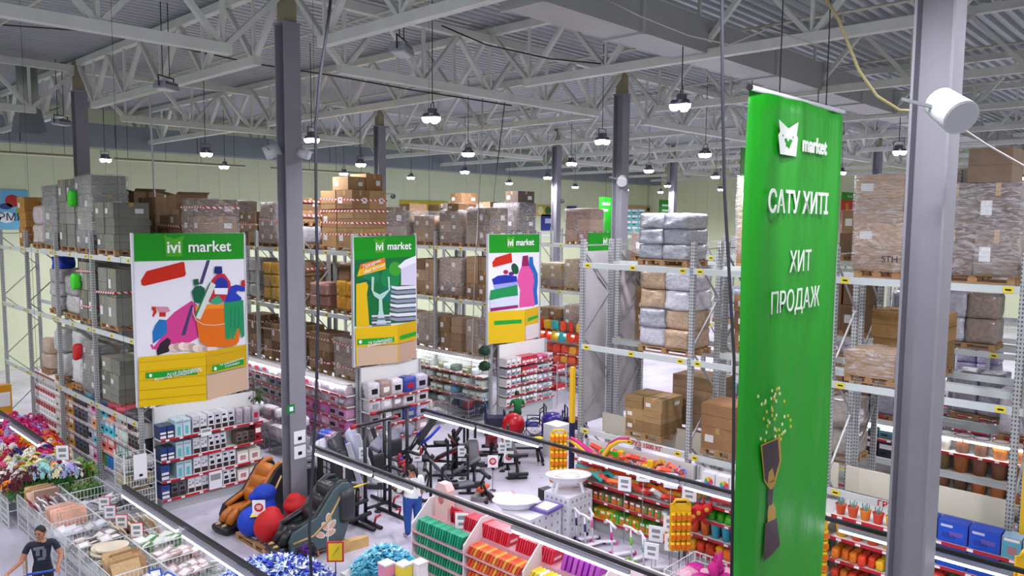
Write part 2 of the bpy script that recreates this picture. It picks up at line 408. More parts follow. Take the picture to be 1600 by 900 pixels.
for (x, y, z, lb) in [(9.9, 12.5, 10.6, 'grey unlit box floodlight hung from the truss near the roof duct'), (8.4, 20.2, 10.55, 'grey unlit box floodlight above the cleaning goods panel'), (8.9, 30.3, 10.5, 'grey unlit box floodlight beside the flared air outlet')]:
    t = thing('floodlight', lb, 'lamp', (x, y, z), math.radians(35))
    put('body', lamp_off_h, t); put('lens', lamp_off_l, t)
    mb = MB(); mb.tube([(-.33, 0, .05), (-.33, 0, .32), (.33, 0, .32), (.33, 0, .05)], .018, 6); mb.tube([(-.15, 0, .32), (-.15, 0, 2.35)], .012, 5); mb.tube([(.15, 0, .32), (.15, 0, 2.35)], .012, 5); mb.build('bracket', WIRE, t)
# unlit fluorescent rails before the far wall
for i, (x0, x1) in enumerate([(4.5, 12.0), (13.5, 20.0), (21.5, 28)]):
    t = thing('fluorescent_rail', 'long unlit fluorescent rail hung before the far wall, ' + ['over the grey wrapped pallets', 'right of the first column', 'behind the second panel'][i], 'lamp', (0, 38.5, 10.0))
    mb = MB(); mb.bx(x0, x1, -.05, .05, 0, .07); mb.build('rail', mat('rail_olive', '#77724f', .5), t)
    mb = MB(); mb.tube([(x0+.05, 0, -.03), (x1-.05, 0, -.03)], .035, 8); mb.build('tube', mat('dead_tube', '#e3e0c4', .3), t)
    for k in range(4):
        mb = MB(); xx = x0+.6+(x1-x0-1.2)*k/3; mb.tube([(xx, 0, .06), (xx, 0, 2.83)], .01, 5); mb.build('wire', WIRE, t)
# ================================================================ PALLET RACKS
def perforated():
    m, nt, b = newmat('rack_upright_steel')
    tc = nt.nodes.new('ShaderNodeTexCoord'); mp = nt.nodes.new('ShaderNodeMapping'); mp.inputs['Scale'].default_value = (20, 20, 14)
    nt.links.new(tc.outputs['Object'], mp.inputs['Vector']); v = nt.nodes.new('ShaderNodeTexVoronoi'); v.inputs['Randomness'].default_value = 0; v.inputs['Scale'].default_value = 1
    nt.links.new(mp.outputs[0], v.inputs['Vector']); cr = nt.nodes.new('ShaderNodeValToRGB')
    cr.color_ramp.elements[0].position = .22; cr.color_ramp.elements[0].color = (*rgb('#4d5052'), 1); cr.color_ramp.elements[1].position = .3; cr.color_ramp.elements[1].color = (*rgb('#b4b8b8'), 1)
    nt.links.new(v.outputs['Distance'], cr.inputs[0]); nt.links.new(cr.outputs[0], b.inputs['Base Color']); b.inputs['Roughness'].default_value = .45; b.inputs['Metallic'].default_value = .3
    return m
RUP = perforated(); RBR = mat('rack_brace', '#a3a6a6', .45, metal=.3); RBEAM = mat('rack_beam', '#c3cbc8', .45); RTAG = mat('yellow_tag', '#e8d21c', .5); INK = mat('black_ink', '#1b1b1b', .6)
LV = (2.22, 4.30, 6.29)
um = MB(); um.bx(-.05, .05, -.055, .055, 0, 6.85); um.bx(-.09, .09, -.08, .08, 0, .015); up_me = um.mesh('upright', RUP)
br_cache = {}
def brace_me(d, z0, z1):
    k = (round(d, 2), round(z1-z0, 2))
    if k not in br_cache:
        q = MB(); q.bar((0, 0, 0), (d, 0, z1-z0), .035, .03); br_cache[k] = q.mesh('brace', RBR)
    return br_cache[k]
bm_cache = {}
def rack(x0, depth, ys, label, group, levels=LV, tags=True, ground_brace=True):
    t = thing('pallet_rack', label, 'rack', (x0, ys[0], 0), group=group)
    for y in ys:
        for x in (0, depth): put('upright', up_me, t, (x, y-ys[0], 0))
        z = .3; s = 0; st = 1.05
        while z+st < 6.8:
            o = put('brace', brace_me(depth, 0, st), t, (0 if s == 0 else depth, y-ys[0], z), math.pi if s else 0); z += st; s ^= 1
        put('brace', brace_me(depth, 0, 0.001), t, (0, y-ys[0], 6.7))
    for a, b in zip(ys[:-1], ys[1:]):
        L = round(abs(b-a)-.1, 2)
        if L not in bm_cache:
            q = MB(); q.bx(-.025, .025, -L/2, L/2, -.13, 0); bm_cache[L] = q.mesh('beam', RBEAM)
        for z in levels:
            for x in (-.06, depth+.06): put('beam', bm_cache[L], t, (x, (a+b)/2-ys[0], z))
            if tags:
                for fy in (.07, .5, .93): put('position_tag', tag_me, t, (-.09, a+(b-a)*fy-ys[0], z-.065))
    return t
q = MB(); q.bx(-.004, 0, -.075, .075, -.05, .05, 0); q.bx(-.006, -.004, -.045, .045, -.015, .015, 1); tag_me = q.mesh('position_tag', [RTAG, INK])
FAR = [19.55+3.05*i for i in range(5)]
NEAR = [11.6-3.03*i for i in range(6)]
rack(7.25, 1.1, FAR, 'grey pallet rack behind the cleaning goods panel, row facing the flower stands', 'pallet racks')
rack(8.95, 1.1, FAR[:4], 'grey pallet rack behind the cleaning goods panel, row facing the tableware', 'pallet racks', tags=False)
rack(13.7, 1.0, FAR[:4], 'grey pallet rack behind the tableware panel, row facing the cleaning goods', 'pallet racks')
rack(14.95, 1.0, FAR[:4], 'grey pallet rack behind the tableware panel, row facing the laundry panel', 'pallet racks', tags=False)
rack(19.5, 1.1, FAR[:4], 'grey pallet rack behind the laundry panel, row facing the tableware', 'pallet racks')
rack(21.0, 1.1, FAR[:4], 'grey pallet rack behind the laundry panel, row facing away from the tableware', 'pallet racks', tags=False)
rack(25.3, 1.1, FAR[:4], 'grey pallet rack behind the small half hidden green panel', 'pallet racks')
rack(14.73, 1.14, NEAR, 'tall galvanised pallet rack above the toy shelves, front row', 'pallet racks')
rack(16.2, 1.1, NEAR, 'tall galvanised pallet rack back to back with the toy rack', 'pallet racks')
rack(20.65, 1.1, NEAR, 'galvanised pallet rack above the flower pot shelves', 'pallet racks')
rack(22.3, 1.1, NEAR[:-1], 'galvanised pallet rack back to back with the flower pot rack', 'pallet racks', tags=False)
rack(27.6, 1.1, NEAR[:-1], 'galvanised pallet rack deep behind the flower pot rack', 'pallet racks')
# grey sheeting on the end frames of the near racks, cream boards behind the lowest beams
SHEET = mat('grey_sheet', '#b3b1b4', .6, var=.06, scale=1.5, bump=.2)
for x, lb in ((14.8, 'front'), (16.27, 'rear')):
    q = MB(); n = 8
    vs = []; fs = []
    for i in range(n+1):
        for j in range(13):
            vs.append((i/n*1.0, .03*noise.noise(Vector((i*.9, j*.5, x))), 2.25+4.3*j/12))
    for i in range(n):
        for j in range(12): fs.append((i*13+j, (i+1)*13+j, (i+1)*13+j+1, i*13+j+1))
    q.add(vs, fs, 0, True); q.build('rack_sheet', SHEET, None, (x, 11.66, 0), label='grey fabric sheet over the end frame of the %s toy rack row' % lb, cat='sheet')
CREAM = mat('cream_board', '#d9d4c2', .55)
for i in range(4):
    for x, w in ((15.55, 'toy rack'), ):
        q = MB(); q.bx(-.02, .02, -1.44, 1.44, 0, .5); q.build('back_board', CREAM, None, (x, (NEAR[i]+NEAR[i+1])/2, 1.95), label='cream board above the toy shelves, %s bay from the aisle end' % ORD[i], cat='board', group='cream boards above the toy shelves')
# beam lettering
RED = mat('sign_red', '#b3121f', .5)
for i, y in enumerate((10.0, 4.35)):
    put('load_lettering', text_mesh('ГРУЗ 1500 КГ', .15, RED, .002, .004), None, (14.73-.088, y-.35 if i == 0 else y-.25, LV[0]-.065), rot=FACE_NX, label=['red load limit lettering on the lowest beam above the toy excavator', 'red load limit lettering on the lowest beam above the blue boxes'][i], cat='lettering')

# ---------------------------------------------------------------- pallets and loads
CARD = tint('cardboard', .75, var=.1, scale=3); LAB = mat('white_label', '#d9d9d6', .6); TAPE = mat('packing_tape', '#b08a55', .35)
q = MB(); q.bx(-.5, .5, -.5, .5, 0, 1, 0)
q.bx(-.503, -.5, -.06, .06, .72, 1.0, 1); q.bx(-.06, .06, -.503, -.5, .72, 1.0, 1); q.bx(-.5, .5, -.06, .06, 1.0, 1.004, 1)
q.bx(-.506, -.5, .12, .38, .3, .62, 2); q.bx(.1, .34, -.506, -.5, .3, .6, 2); cart_me = q.mesh('carton', [CARD, TAPE, LAB])
q = MB(); q.bx(-.5, .5, -.5, .5, 0, 1, 0); q.bx(-.503, -.5, -.5, .5, .49, .51, 1); q.bx(-.5, .5, -.503, -.5, .49, .51, 1); cart2_me = q.mesh('carton_plain', [CARD, mat('carton_seam', '#6a5438', .8)])
q = MB(); q.bx(-.5, .5, -.5, .5, 0, .92, 0)
q.add([(-.5, -.5, .92), (-.5, .5, .92), (-.78, .5, 1.08), (-.78, -.5, 1.08)], [(0, 1, 2, 3)]); q.add([(-.5, -.5, .92), (.5, -.5, .92), (.5, -.76, 1.1), (-.5, -.76, 1.1)], [(0, 1, 2, 3)]); cart_open = q.mesh('carton_open', [CARD])
WOOD = mat('pallet_wood', '#a8825a', .8, var=.2, scale=5)
def pallet_mesh(L, W):
    q = MB()
    for i in range(5): xx = -W/2+.05+(W-.1)*i/4; q.bx(xx-.05, xx+.05, -L/2, L/2, .12, .144)
    for j in (-1, 0, 1): q.bx(-W/2, W/2, j*(L/2-.07)-.05, j*(L/2-.07)+.05, .098, .12)
    for i in (-1, 0, 1):
        for j in (-1, 0, 1): q.bx(i*(W/2-.06)-.05, i*(W/2-.06)+.05, j*(L/2-.07)-.07, j*(L/2-.07)+.07, .022, .098)
        q.bx(i*(W/2-.06)-.05, i*(W/2-.06)+.05, -L/2, L/2, 0, .022)
    return q.mesh('wooden_pallet', WOOD)
PALL = {}
def pallet(x, y, z, L, W, where, group):
    k = (round(L, 2), round(W, 2))
    if k not in PALL: PALL[k] = pallet_mesh(*k)
    return put('wooden_pallet', PALL[k], None, (x, y, z), label='wooden pallet '+where, cat='pallet', group=group)
def film_mat():
    m, nt, b = newmat('stretch_film'); out = nt.nodes['Material Output']
    tr = nt.nodes.new('ShaderNodeBsdfTransparent'); mx = nt.nodes.new('ShaderNodeMixShader'); b.inputs['Base Color'].default_value = (.8, .82, .85, 1); b.inputs['Roughness'].default_value = .15
    tc = nt.nodes.new('ShaderNodeTexCoord'); n = nt.nodes.new('ShaderNodeTexNoise'); n.inputs['Scale'].default_value = 4; n.inputs['Detail'].default_value = 4; n.inputs['Distortion'].default_value = 2
    mp = nt.nodes.new('ShaderNodeMapping'); mp.inputs['Scale'].default_value = (1, 1, 3.5); nt.links.new(tc.outputs['Object'], mp.inputs[0]); nt.links.new(mp.outputs[0], n.inputs['Vector'])
    cr = nt.nodes.new('ShaderNodeMapRange'); cr.inputs[1].default_value = .4; cr.inputs[2].default_value = .75; cr.inputs[3].default_value = .08; cr.inputs[4].default_value = .5
    nt.links.new(n.outputs[0], cr.inputs[0]); nt.links.new(cr.outputs[0], mx.inputs[0]); nt.links.new(tr.outputs[0], mx.inputs[1]); nt.links.new(b.outputs[0], mx.inputs[2])
    bp = nt.nodes.new('ShaderNodeBump'); bp.inputs['Strength'].default_value = .6; bp.inputs['Distance'].default_value = .05; nt.links.new(n.outputs[0], bp.inputs['Height']); nt.links.new(bp.outputs[0], b.inputs['Normal'])
    nt.links.new(mx.outputs[0], out.inputs['Surface']); return m
FILM = film_mat()
def hazard():
    m, nt, b = newmat('hazard_tape'); tc = nt.nodes.new('ShaderNodeTexCoord'); sp = nt.nodes.new('ShaderNodeSeparateXYZ'); nt.links.new(tc.outputs['Object'], sp.inputs[0])
    a = nt.nodes.new('ShaderNodeMath'); a.operation = 'ADD'; nt.links.new(sp.outputs[0], a.inputs[0]); nt.links.new(sp.outputs[1], a.inputs[1])
    a2 = nt.nodes.new('ShaderNodeMath'); a2.operation = 'ADD'; nt.links.new(a.outputs[0], a2.inputs[0]); nt.links.new(sp.outputs[2], a2.inputs[1])
    f = nt.nodes.new('ShaderNodeMath'); f.operation = 'MULTIPLY'; f.inputs[1].default_value = 6.0; nt.links.new(a2.outputs[0], f.inputs[0])
    g = nt.nodes.new('ShaderNodeMath'); g.operation = 'FRACT'; nt.links.new(f.outputs[0], g.inputs[0]); h = nt.nodes.new('ShaderNodeMath'); h.operation = 'GREATER_THAN'; h.inputs[1].default_value = .5; nt.links.new(g.outputs[0], h.inputs[0])
    mx = nt.nodes.new('ShaderNodeMix'); mx.data_type = 'RGBA'; mx.inputs['A'].default_value = (*rgb('#c01a1c'), 1); mx.inputs['B'].default_value = (*rgb('#e6e0dc'), 1); nt.links.new(h.outputs[0], mx.inputs['Factor']); nt.links.new(mx.outputs['Result'], b.inputs['Base Color'])
    b.inputs['Roughness'].default_value = .35; return m
HAZ = hazard()
BROWN = ['#a98a66', '#9c7f5c', '#b39370', '#927450', '#a58058', '#8a6a48', '#b89a7a']
def shade(c, k):
    c = rgb(c) if isinstance(c, str) else c
    return tuple(max(0, min(1, v*k)) for v in c)
def tape_band(x, y, z, w, d, where, tilt=.0, h=.055, hint='band'):
    q = MB(); e = .012
    vs = []
    for zz in (0, h):
        for (a, b) in ((-1, -1), (1, -1), (1, 1), (-1, 1)): vs.append((a*(d/2+e), b*(w/2+e), zz+tilt*b*.5))
    q.add(vs, [(0, 1, 5, 4), (1, 2, 6, 5), (2, 3, 7, 6), (3, 0, 4, 7)])
    q.build('hazard_tape', HAZ, None, (x, y, z), label='red and white tape %s around ' % hint+where, cat='tape', group='hazard tape bands')
def spot(k, layers, j, ny, i=0, nx=1):
    lay = 'on top' if k >= layers else ('only layer' if layers == 1 else 'bottom layer' if k == 0 else 'top layer' if k == layers-1 else 'middle layer' if layers == 3 else ORD[k]+' layer')
    side = '' if ny == 1 else (' near end' if j == 0 else ' far end' if j == ny-1 else ' centre')
    return lay+side+('' if nx == 1 else ' front' if i == 0 else ' rear')
def carton_load(x, y, z, w, d, h, where, colors=BROWN, ny=2, layers=3, wrap=False, tape=0, name='carton', what='brown carton', nx=1, top=0, jit=.02, opened=0, seed=0, group=None):
    """pallet + stacked cartons. x,y centre, z level; w along Y, d along X"""
    r = random.Random(seed*131+int(x*17+y*31+z*7))
    pallet(x, y, z, round(w, 1), round(d, 1), 'under '+where, 'pallets on the racks')
    z0 = z+.146; lh = h/layers
    for k in range(layers+(1 if top else 0)):
        nyk = ny if k < layers else max(1, ny-1)
        for i in range(nx):
            for j in range(nyk):
                cw = w/ny*.98; cdp = d/nx*.98; hh = lh*.985 if k < layers else lh*r.uniform(.5, .9)
                yy = y-w/2+w/ny*(j+.5)+(0 if k < layers else r.uniform(.02, .2)); c = shade(r.choice(colors), r.uniform(.55, .85))
                nm = name if name != 'carton' else ('wrapped_carton' if wrap else 'taped_carton' if tape else 'carton')
                me = cart_me if r.random() < .6 else cart2_me
                if opened and k == layers: me = cart_open
                put(nm, me, None, (x-d/2+d/nx*(i+.5)+r.uniform(-jit, jit), yy+r.uniform(-jit, jit), z0+k*lh), r.uniform(-.02, .02), label=what+', '+spot(k, layers, j, ny, i, nx)+' of '+where, cat='carton', group=group or ('cartons of '+where), color=c, scale=(cdp, cw, hh))
    if wrap:
        q = MB(); q.rbox((0, 0, h/2), (d+.09, w+.09, h+.06), .06, lump=.05, seed=seed+x, n=5); q.build('stretch_film', FILM, None, (x, y, z0), label='clear stretch film wrapped around '+where, cat='plastic film')
    for k in range(tape):
        tape_band(x, y, z0+h*(.2+.62*k/max(1, tape-1) if tape > 1 else .55), w+.07, d+.07, where, r.uniform(-.06, .06), hint=ordn(k)+' band')
SACK = tint('woven_sack', .45, var=.12, scale=5, bump=.35, spec=.4)
SHINY = tint('plastic_wrapped', .22, var=.18, scale=7, bump=.5, spec=.6)
sack_me = []
for s in range(5):
    q = MB(); q.rbox((0, 0, .5), (1, 1, 1), .16, lump=.07, seed=s+3, n=4); sack_me.append(q.mesh('sack', SACK))
shiny_me = []
for s in range(5):
    q = MB(); q.rbox((0, 0, .5), (1, 1, 1), .1, lump=.05, seed=s+11, n=5); shiny_me.append(q.mesh('wrapped_bundle', SHINY))
def bundle_load(x, y, z, w, d, h, where, colors, ny=1, layers=3, shiny=True, name='wrapped_bundle', what='wrapped bundle', seed=0, nopallet=False, nx=1, group=None):
    r = random.Random(seed*77+int(x*19+y*23+z))
    if not nopallet: pallet(x, y, z, round(w, 1), round(d, 1), 'under '+where, 'pallets on the racks')
    z0 = z+(.146 if not nopallet else 0); lh = h/layers
    for k in range(layers):
        for i in range(nx):
            for j in range(ny):
                put(name, r.choice(shiny_me if shiny else sack_me), None, (x-d/2+d/nx*(i+.5)+r.uniform(-.02, .02), y-w/2+w/ny*(j+.5), z0+k*lh-.01), 0, label=what+', '+spot(k, layers, j, ny, i, nx)+' of '+where, cat='bundle', group=group or ('bundles of '+where), color=shade(r.choice(colors), r.uniform(.85, 1.12)), scale=(d/nx*r.uniform(.95, 1.03), w/ny*r.uniform(.95, 1.03), lh*1.03))
GREYC = ['#8b8e80', '#94978a', '#85887a', '#9a9d8f']
# --- rack behind the cleaning goods panel, front row (seen from the flower stands)
A = 7.8
SL = [20.31, 21.84, 23.36, 24.89, 26.41, 27.94, 29.46, 30.99]   # two load places per far bay
def gl(y, z, w, h, wh, layers=3, ny=2, **k): carton_load(A, y, z, w, .92, h, wh, GREYC, ny, layers, name='grey_carton', what='grey green carton', seed=int(y*3+z), **k)
gl(SL[1], LV[2], 1.3, 1.25, 'the grey stack next the panel', 3, 2)
gl(SL[2], LV[2], 1.35, 2.0, 'the tall grey stack on the rack top', 4, 2, wrap=True)
gl(SL[3], LV[2], 1.35, 1.95, 'the second tall grey rack-top stack', 3, 2)
gl(SL[4], LV[2], 1.3, 1.8, 'the grey stack beside the orange cartons', 3, 1, wrap=True)
bundle_load(A, SL[5], LV[2], 1.0, .9, 1.2, 'the pale load on the far rack top', ['#cfc3bb', '#b9aeb0'], 1, 2)
carton_load(A, SL[6], LV[2], .8, .9, 1.5, 'the orange carton pile on the far rack top', ['#c08a3a', '#b47a30'], 1, 3)
gl(SL[1], LV[1], 1.3, 1.5, 'the grey mid-level stack by the panel', 2, 2, tape=1)
gl(SL[2], LV[1], 1.35, 1.6, 'the taped grey mid-level stack', 2, 2, tape=2)
bundle_load(A, SL[3], LV[1], 1.0, .92, 1.1, 'the silver load on the middle level', ['#b9b7b5', '#a9a6a4'], 1, 2)
bundle_load(A, SL[4], LV[1], 1.0, .92, 1.25, 'the grey load under the blue sack', ['#9d9a99', '#b4b1b0'], 1, 3)
put('blue_sack', sack_me[1], None, (A-.15, SL[4], LV[1]+1.38), .3, label='bright blue sack lying on the grey bagged load', cat='sack', color='#1d3fb0', scale=(.5, .5, .4))
gl(SL[1], LV[0], 1.3, 1.15, 'the grey low stack by the panel', 3, 2)
gl(SL[2], LV[0], 1.35, 1.4, 'the grey stack on the lowest level', 3, 2, wrap=True)
bundle_load(A, SL[3]-.2, LV[0], .8, .9, 1.6, 'the white sacks beside the grey cartons', ['#cfd2cf', '#c2c8c2'], 1, 2, shiny=False, name='white_sack', what='tall white sack')
bundle_load(A, SL[4]-.15, LV[0], .75, .9, 1.5, 'the white sacks nearer the far end', ['#c9ccc9', '#d2d4d0'], 1, 2, shiny=False, name='white_sack', what='tall white sack')
bundle_load(A, SL[5], LV[0], .7, .8, 1.0, 'the beige sacks on the lowest level', ['#bda994', '#c9b7a2'], 1, 2, shiny=False, name='beige_sack', what='beige sack')
# second row of that rack: brown cartons showing above the panel
for i in range(6):
    h, c, tp = [(1.35, 3, 2), (1.1, 2, 1), (1.45, 3, 0), (1.2, 2, 1), (1.6, 3, 0), (1.3, 2, 1), (1.5, 3, 0), (1.2, 2, 0)][i]
    carton_load(9.5, SL[i], LV[2], 1.3, .92, h, 'the %s pile above the cleaning panel' % ordn(i), BROWN, 2, c, tape=tp, wrap=i % 3 == 0, top=i % 2, seed=i, opened=i % 2)
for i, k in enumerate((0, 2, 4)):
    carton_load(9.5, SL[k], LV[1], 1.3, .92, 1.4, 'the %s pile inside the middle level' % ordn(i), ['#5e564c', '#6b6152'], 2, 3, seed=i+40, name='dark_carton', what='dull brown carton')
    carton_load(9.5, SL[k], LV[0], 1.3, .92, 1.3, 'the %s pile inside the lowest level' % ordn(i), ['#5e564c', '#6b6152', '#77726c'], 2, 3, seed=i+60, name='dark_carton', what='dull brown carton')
# --- rack behind the tableware panel
B = 14.2
carton_load(14.35, 20.6, LV[2], 1.7, 1.3, 1.75, 'the big taped stack', ['#b98f5e', '#c29a68', '#ad8252'], 2, 3, tape=4, top=1, seed=3, nx=2)
bundle_load(B, 23.3, LV[2], 1.0, .85, .6, 'the silver load by the taped stack', ['#a9a9ac'], 1, 1)
carton_load(B, 23.3, LV[2]+.75, .9, .85, .8, 'the pile on the silver load', BROWN, 2, 2, seed=8, tape=2)
for i in range(4):
    carton_load(B, SL[i+3], LV[2], 1.2, .85, (1.4, 1.1, 1.5, 1.2)[i], 'the %s pile along the tableware rack top' % ordn(i), BROWN, 2, 3, wrap=i % 2 == 0, tape=1, seed=i+20)
    carton_load(15.45, SL[i]+(.2 if i == 0 else 0), LV[2], 1.2, .85, (1.25, 1.1, 1.5, 1.2)[i], 'the %s pile right of the taped stack' % ordn(i), BROWN, 2, 2, wrap=True, seed=i+25)
    carton_load(15.45, SL[i], LV[1], 1.3, .85, 1.3, 'the %s pile in the shaded tableware row' % ordn(i), BROWN, 2, 2, seed=i+80, wrap=i % 2 == 0)
YEL = ['#d79a1e', '#e0a62a', '#c98d18']
bundle_load(B, SL[0], LV[1], 1.1, .85, .9, 'the yellow load beside the tableware panel', YEL, 2, 2, name='yellow_bag', what='glossy yellow bag')
bundle_load(B, SL[1], LV[1], 1.1, .85, .75, 'the pinkish load beside the yellow bags', ['#b98a7c', '#a8766a'], 2, 2, name='pink_bag', what='pinkish brown bag')
carton_load(B, SL[2], LV[1], 1.2, .85, 1.4, 'the taped pile left of the column', BROWN, 2, 3, tape=2, seed=31)
bundle_load(B, SL[3], LV[1], 1.1, .85, 1.3, 'the yellow pile far along the middle level', ['#c99a2c', '#a98a5a', '#cfcfcf'], 2, 3, name='yellow_bag', what='yellow wrapped bag')
bundle_load(B, SL[4], LV[1], 1.2, .85, 1.4, 'the white pile far along the middle level', ['#cfcfcf', '#b9b9bd'], 2, 3)
for i in range(5):
    carton_load(B, SL[i], LV[0], 1.15, .85, (1.15, 1.2, 1.3, 1.2, 1.4)[i], 'the %s low taped pile by the tableware panel' % ordn(i), BROWN, 2, 2, tape=2, wrap=i == 0, seed=i+33)
# --- rack behind the laundry panel
D = 20.05
for i, (h, c) in enumerate([(1.3, BROWN), (1.2, BROWN), (1.0, ['#b98e46', '#a88048']), (1.2, BROWN), (1.3, BROWN), (1.1, BROWN)]):
    carton_load(D, SL[i], LV[2], 1.25, .92, h, 'the %s pile atop the laundry panel rack' % ordn(i), c, 2, 3 if i % 2 else 2, wrap=True, top=i % 2, seed=i+50)
    carton_load(D, SL[i], LV[1], 1.25, .92, 1.5-.1*i, 'the %s mid-level pile by the laundry panel' % ordn(i), BROWN, 2, 3, wrap=i % 2 == 1, seed=i+90)
    if i < 4: carton_load(D, SL[i], LV[0], 1.25, .92, 1.2, 'the %s pile low beside the laundry panel' % ordn(i), BROWN+['#8a8476'], 2, 2, wrap=i % 2 == 0, seed=i+70)
for i, (h, c) in enumerate([(1.5, ['#6f5f52', '#8a7461']), (1.3, BROWN), (1.5, BROWN), (1.2, BROWN)]):
    carton_load(21.55, SL[i], LV[2], 1.35, .92, h, 'the %s pile above the laundry panel' % ordn(i), c, 2, 3, wrap=True, top=1, seed=i+55)
G4 = 25.85
for i, (k, l, h, wr) in enumerate([(0, 2, 1.35, 1), (0, 1, 1.2, 1), (1, 1, 1.0, 1), (3, 1, 1.3, 0), (0, 0, 1.3, 1), (1, 0, 1.1, 0), (3, 2, 1.2, 1), (3, 0, 1.3, 1)]):
    carton_load(G4, SL[k], LV[l], 1.35, .92, h, 'the %s pile on the half hidden rack' % ordn(i), ['#b07a58', '#a8754e', '#b98d62'] if i == 0 else BROWN+['#b99a3c'], 2, 3, wrap=bool(wr), seed=i+5)
# --- tall rack above the toys
N = 15.3
BALE = ['#9a9ea6', '#a6a9ae', '#8f949c', '#b0b3b6']
bundle_load(N, 9.45, LV[2], 1.3, .95, 1.05, 'the grey bales above the toys', BALE, 2, 3, name='grey_bale', what='grey plastic bale')
bundle_load(N, 9.35, LV[1], 1.35, .95, 1.75, 'the pale bales on the middle level', ['#b9bcc6', '#c6c6cf', '#a9acb6', '#b39a7e'], 2, 4, name='pale_bale', what='pale plastic bale')
carton_load(16.75, 10.75, LV[1], .7, .9, 1.2, 'the narrow stack behind the pale bales', ['#b98f55', '#a9824c'], 1, 4, seed=2)
carton_load(16.75, 10.75, LV[2], 1.1, .9, .55, 'the small load beside the grey column', ['#a9805a'], 1, 1, wrap=True, seed=4)
carton_load(16.75, 7.5, LV[2], 1.8, .92, 1.9, 'the tall wrapped pile behind the bales', ['#a8865a', '#b08c62', '#9d8f5c'], 2, 2, wrap=True, seed=6)
carton_load(16.75, 7.5, LV[1], 1.8, .92, 1.2, 'the jumbled pile behind the rack post', BROWN, 2, 3, seed=16, top=1, opened=1)
carton_load(N, 9.85, LV[0], 1.0, .92, .85, 'the small stack low on the toy rack', ['#b39262', '#a98756'], 2, 3, seed=9)
carton_load(N, 7.95, LV[0], .8, .9, 1.0, 'the tall pair beside the rack post', ['#b48a5e', '#a87d52'], 1, 2, seed=10)
carton_load(16.75, 9.4, LV[0], 1.2, .9, 1.2, 'the rear pile of the toy rack', BROWN, 2, 2, seed=11)
carton_load(N, 4.85, LV[2], .85, .95, 1.75, 'the tall kraft load between banner and column', ['#b49068', '#bd9a74'], 1, 4, seed=12, wrap=True)
put('carton_lettering', text_mesh('STH', .16, INK, .002), None, (N-.56, 4.6, LV[2]+.35), rot=FACE_NX, label='black letters on the tall kraft load', cat='lettering')
carton_load(N, 3.3, LV[2], 1.3, .95, 1.55, 'the big brown load right of the column', ['#7d6452', '#86705c', '#8f7862'], 2, 2, seed=13, wrap=True, top=1)
carton_load(16.75, 3.9, LV[2], 1.2, .92, 1.9, 'the pale load behind the big brown one', ['#b8a890', '#c2b5a4'], 2, 3, seed=14, wrap=True)
carton_load(N, 1.85, LV[1], .9, .95, 1.4, 'the carton pair at the frame edge', ['#8f7458'], 1, 2, seed=15)
carton_load(16.75, 4.7, LV[1], 1.3, .92, 1.1, 'the pile seen past the banner', ['#b58a50', '#a9804a'], 2, 2, seed=17)
carton_load(N, 4.9, LV[1], .9, .95, .45, 'the low load right of the banner', ['#b8905c'], 1, 1, seed=18, wrap=True)
bundle_load(21.2, 4.7, LV[1], 1.3, .92, 1.2, 'the bagged goods on the pot rack', ['#b9b9c2', '#8e7f74'], 2, 2)
for i, (y, l, c) in enumerate([(9.36, 2, BROWN), (7.05, 2, BROWN), (9.36, 1, BROWN), (7.6, 1, BROWN), (4.0, 2, BROWN), (1.2, 2, BROWN), (10, 0, BROWN), (7.5, 0, BROWN)]):
    carton_load(21.2, y, LV[l], 1.35, .92, 1.1+.1*(i % 4), 'the %s pile on the flower pot rack' % ORD[i], c, 2, 2, wrap=i % 2 == 0, seed=i+110)
for i, (y, l) in enumerate([(9.5, 2), (6.9, 2), (3.6, 2), (7.4, 1), (4.0, 1), (0.9, 2)]):
    carton_load(28.15, y, LV[l], 1.6, .92, 1.3, 'the %s pile on the deepest near rack' % ORD[i], BROWN, 2, 2, wrap=i % 2 == 0, seed=i+120)
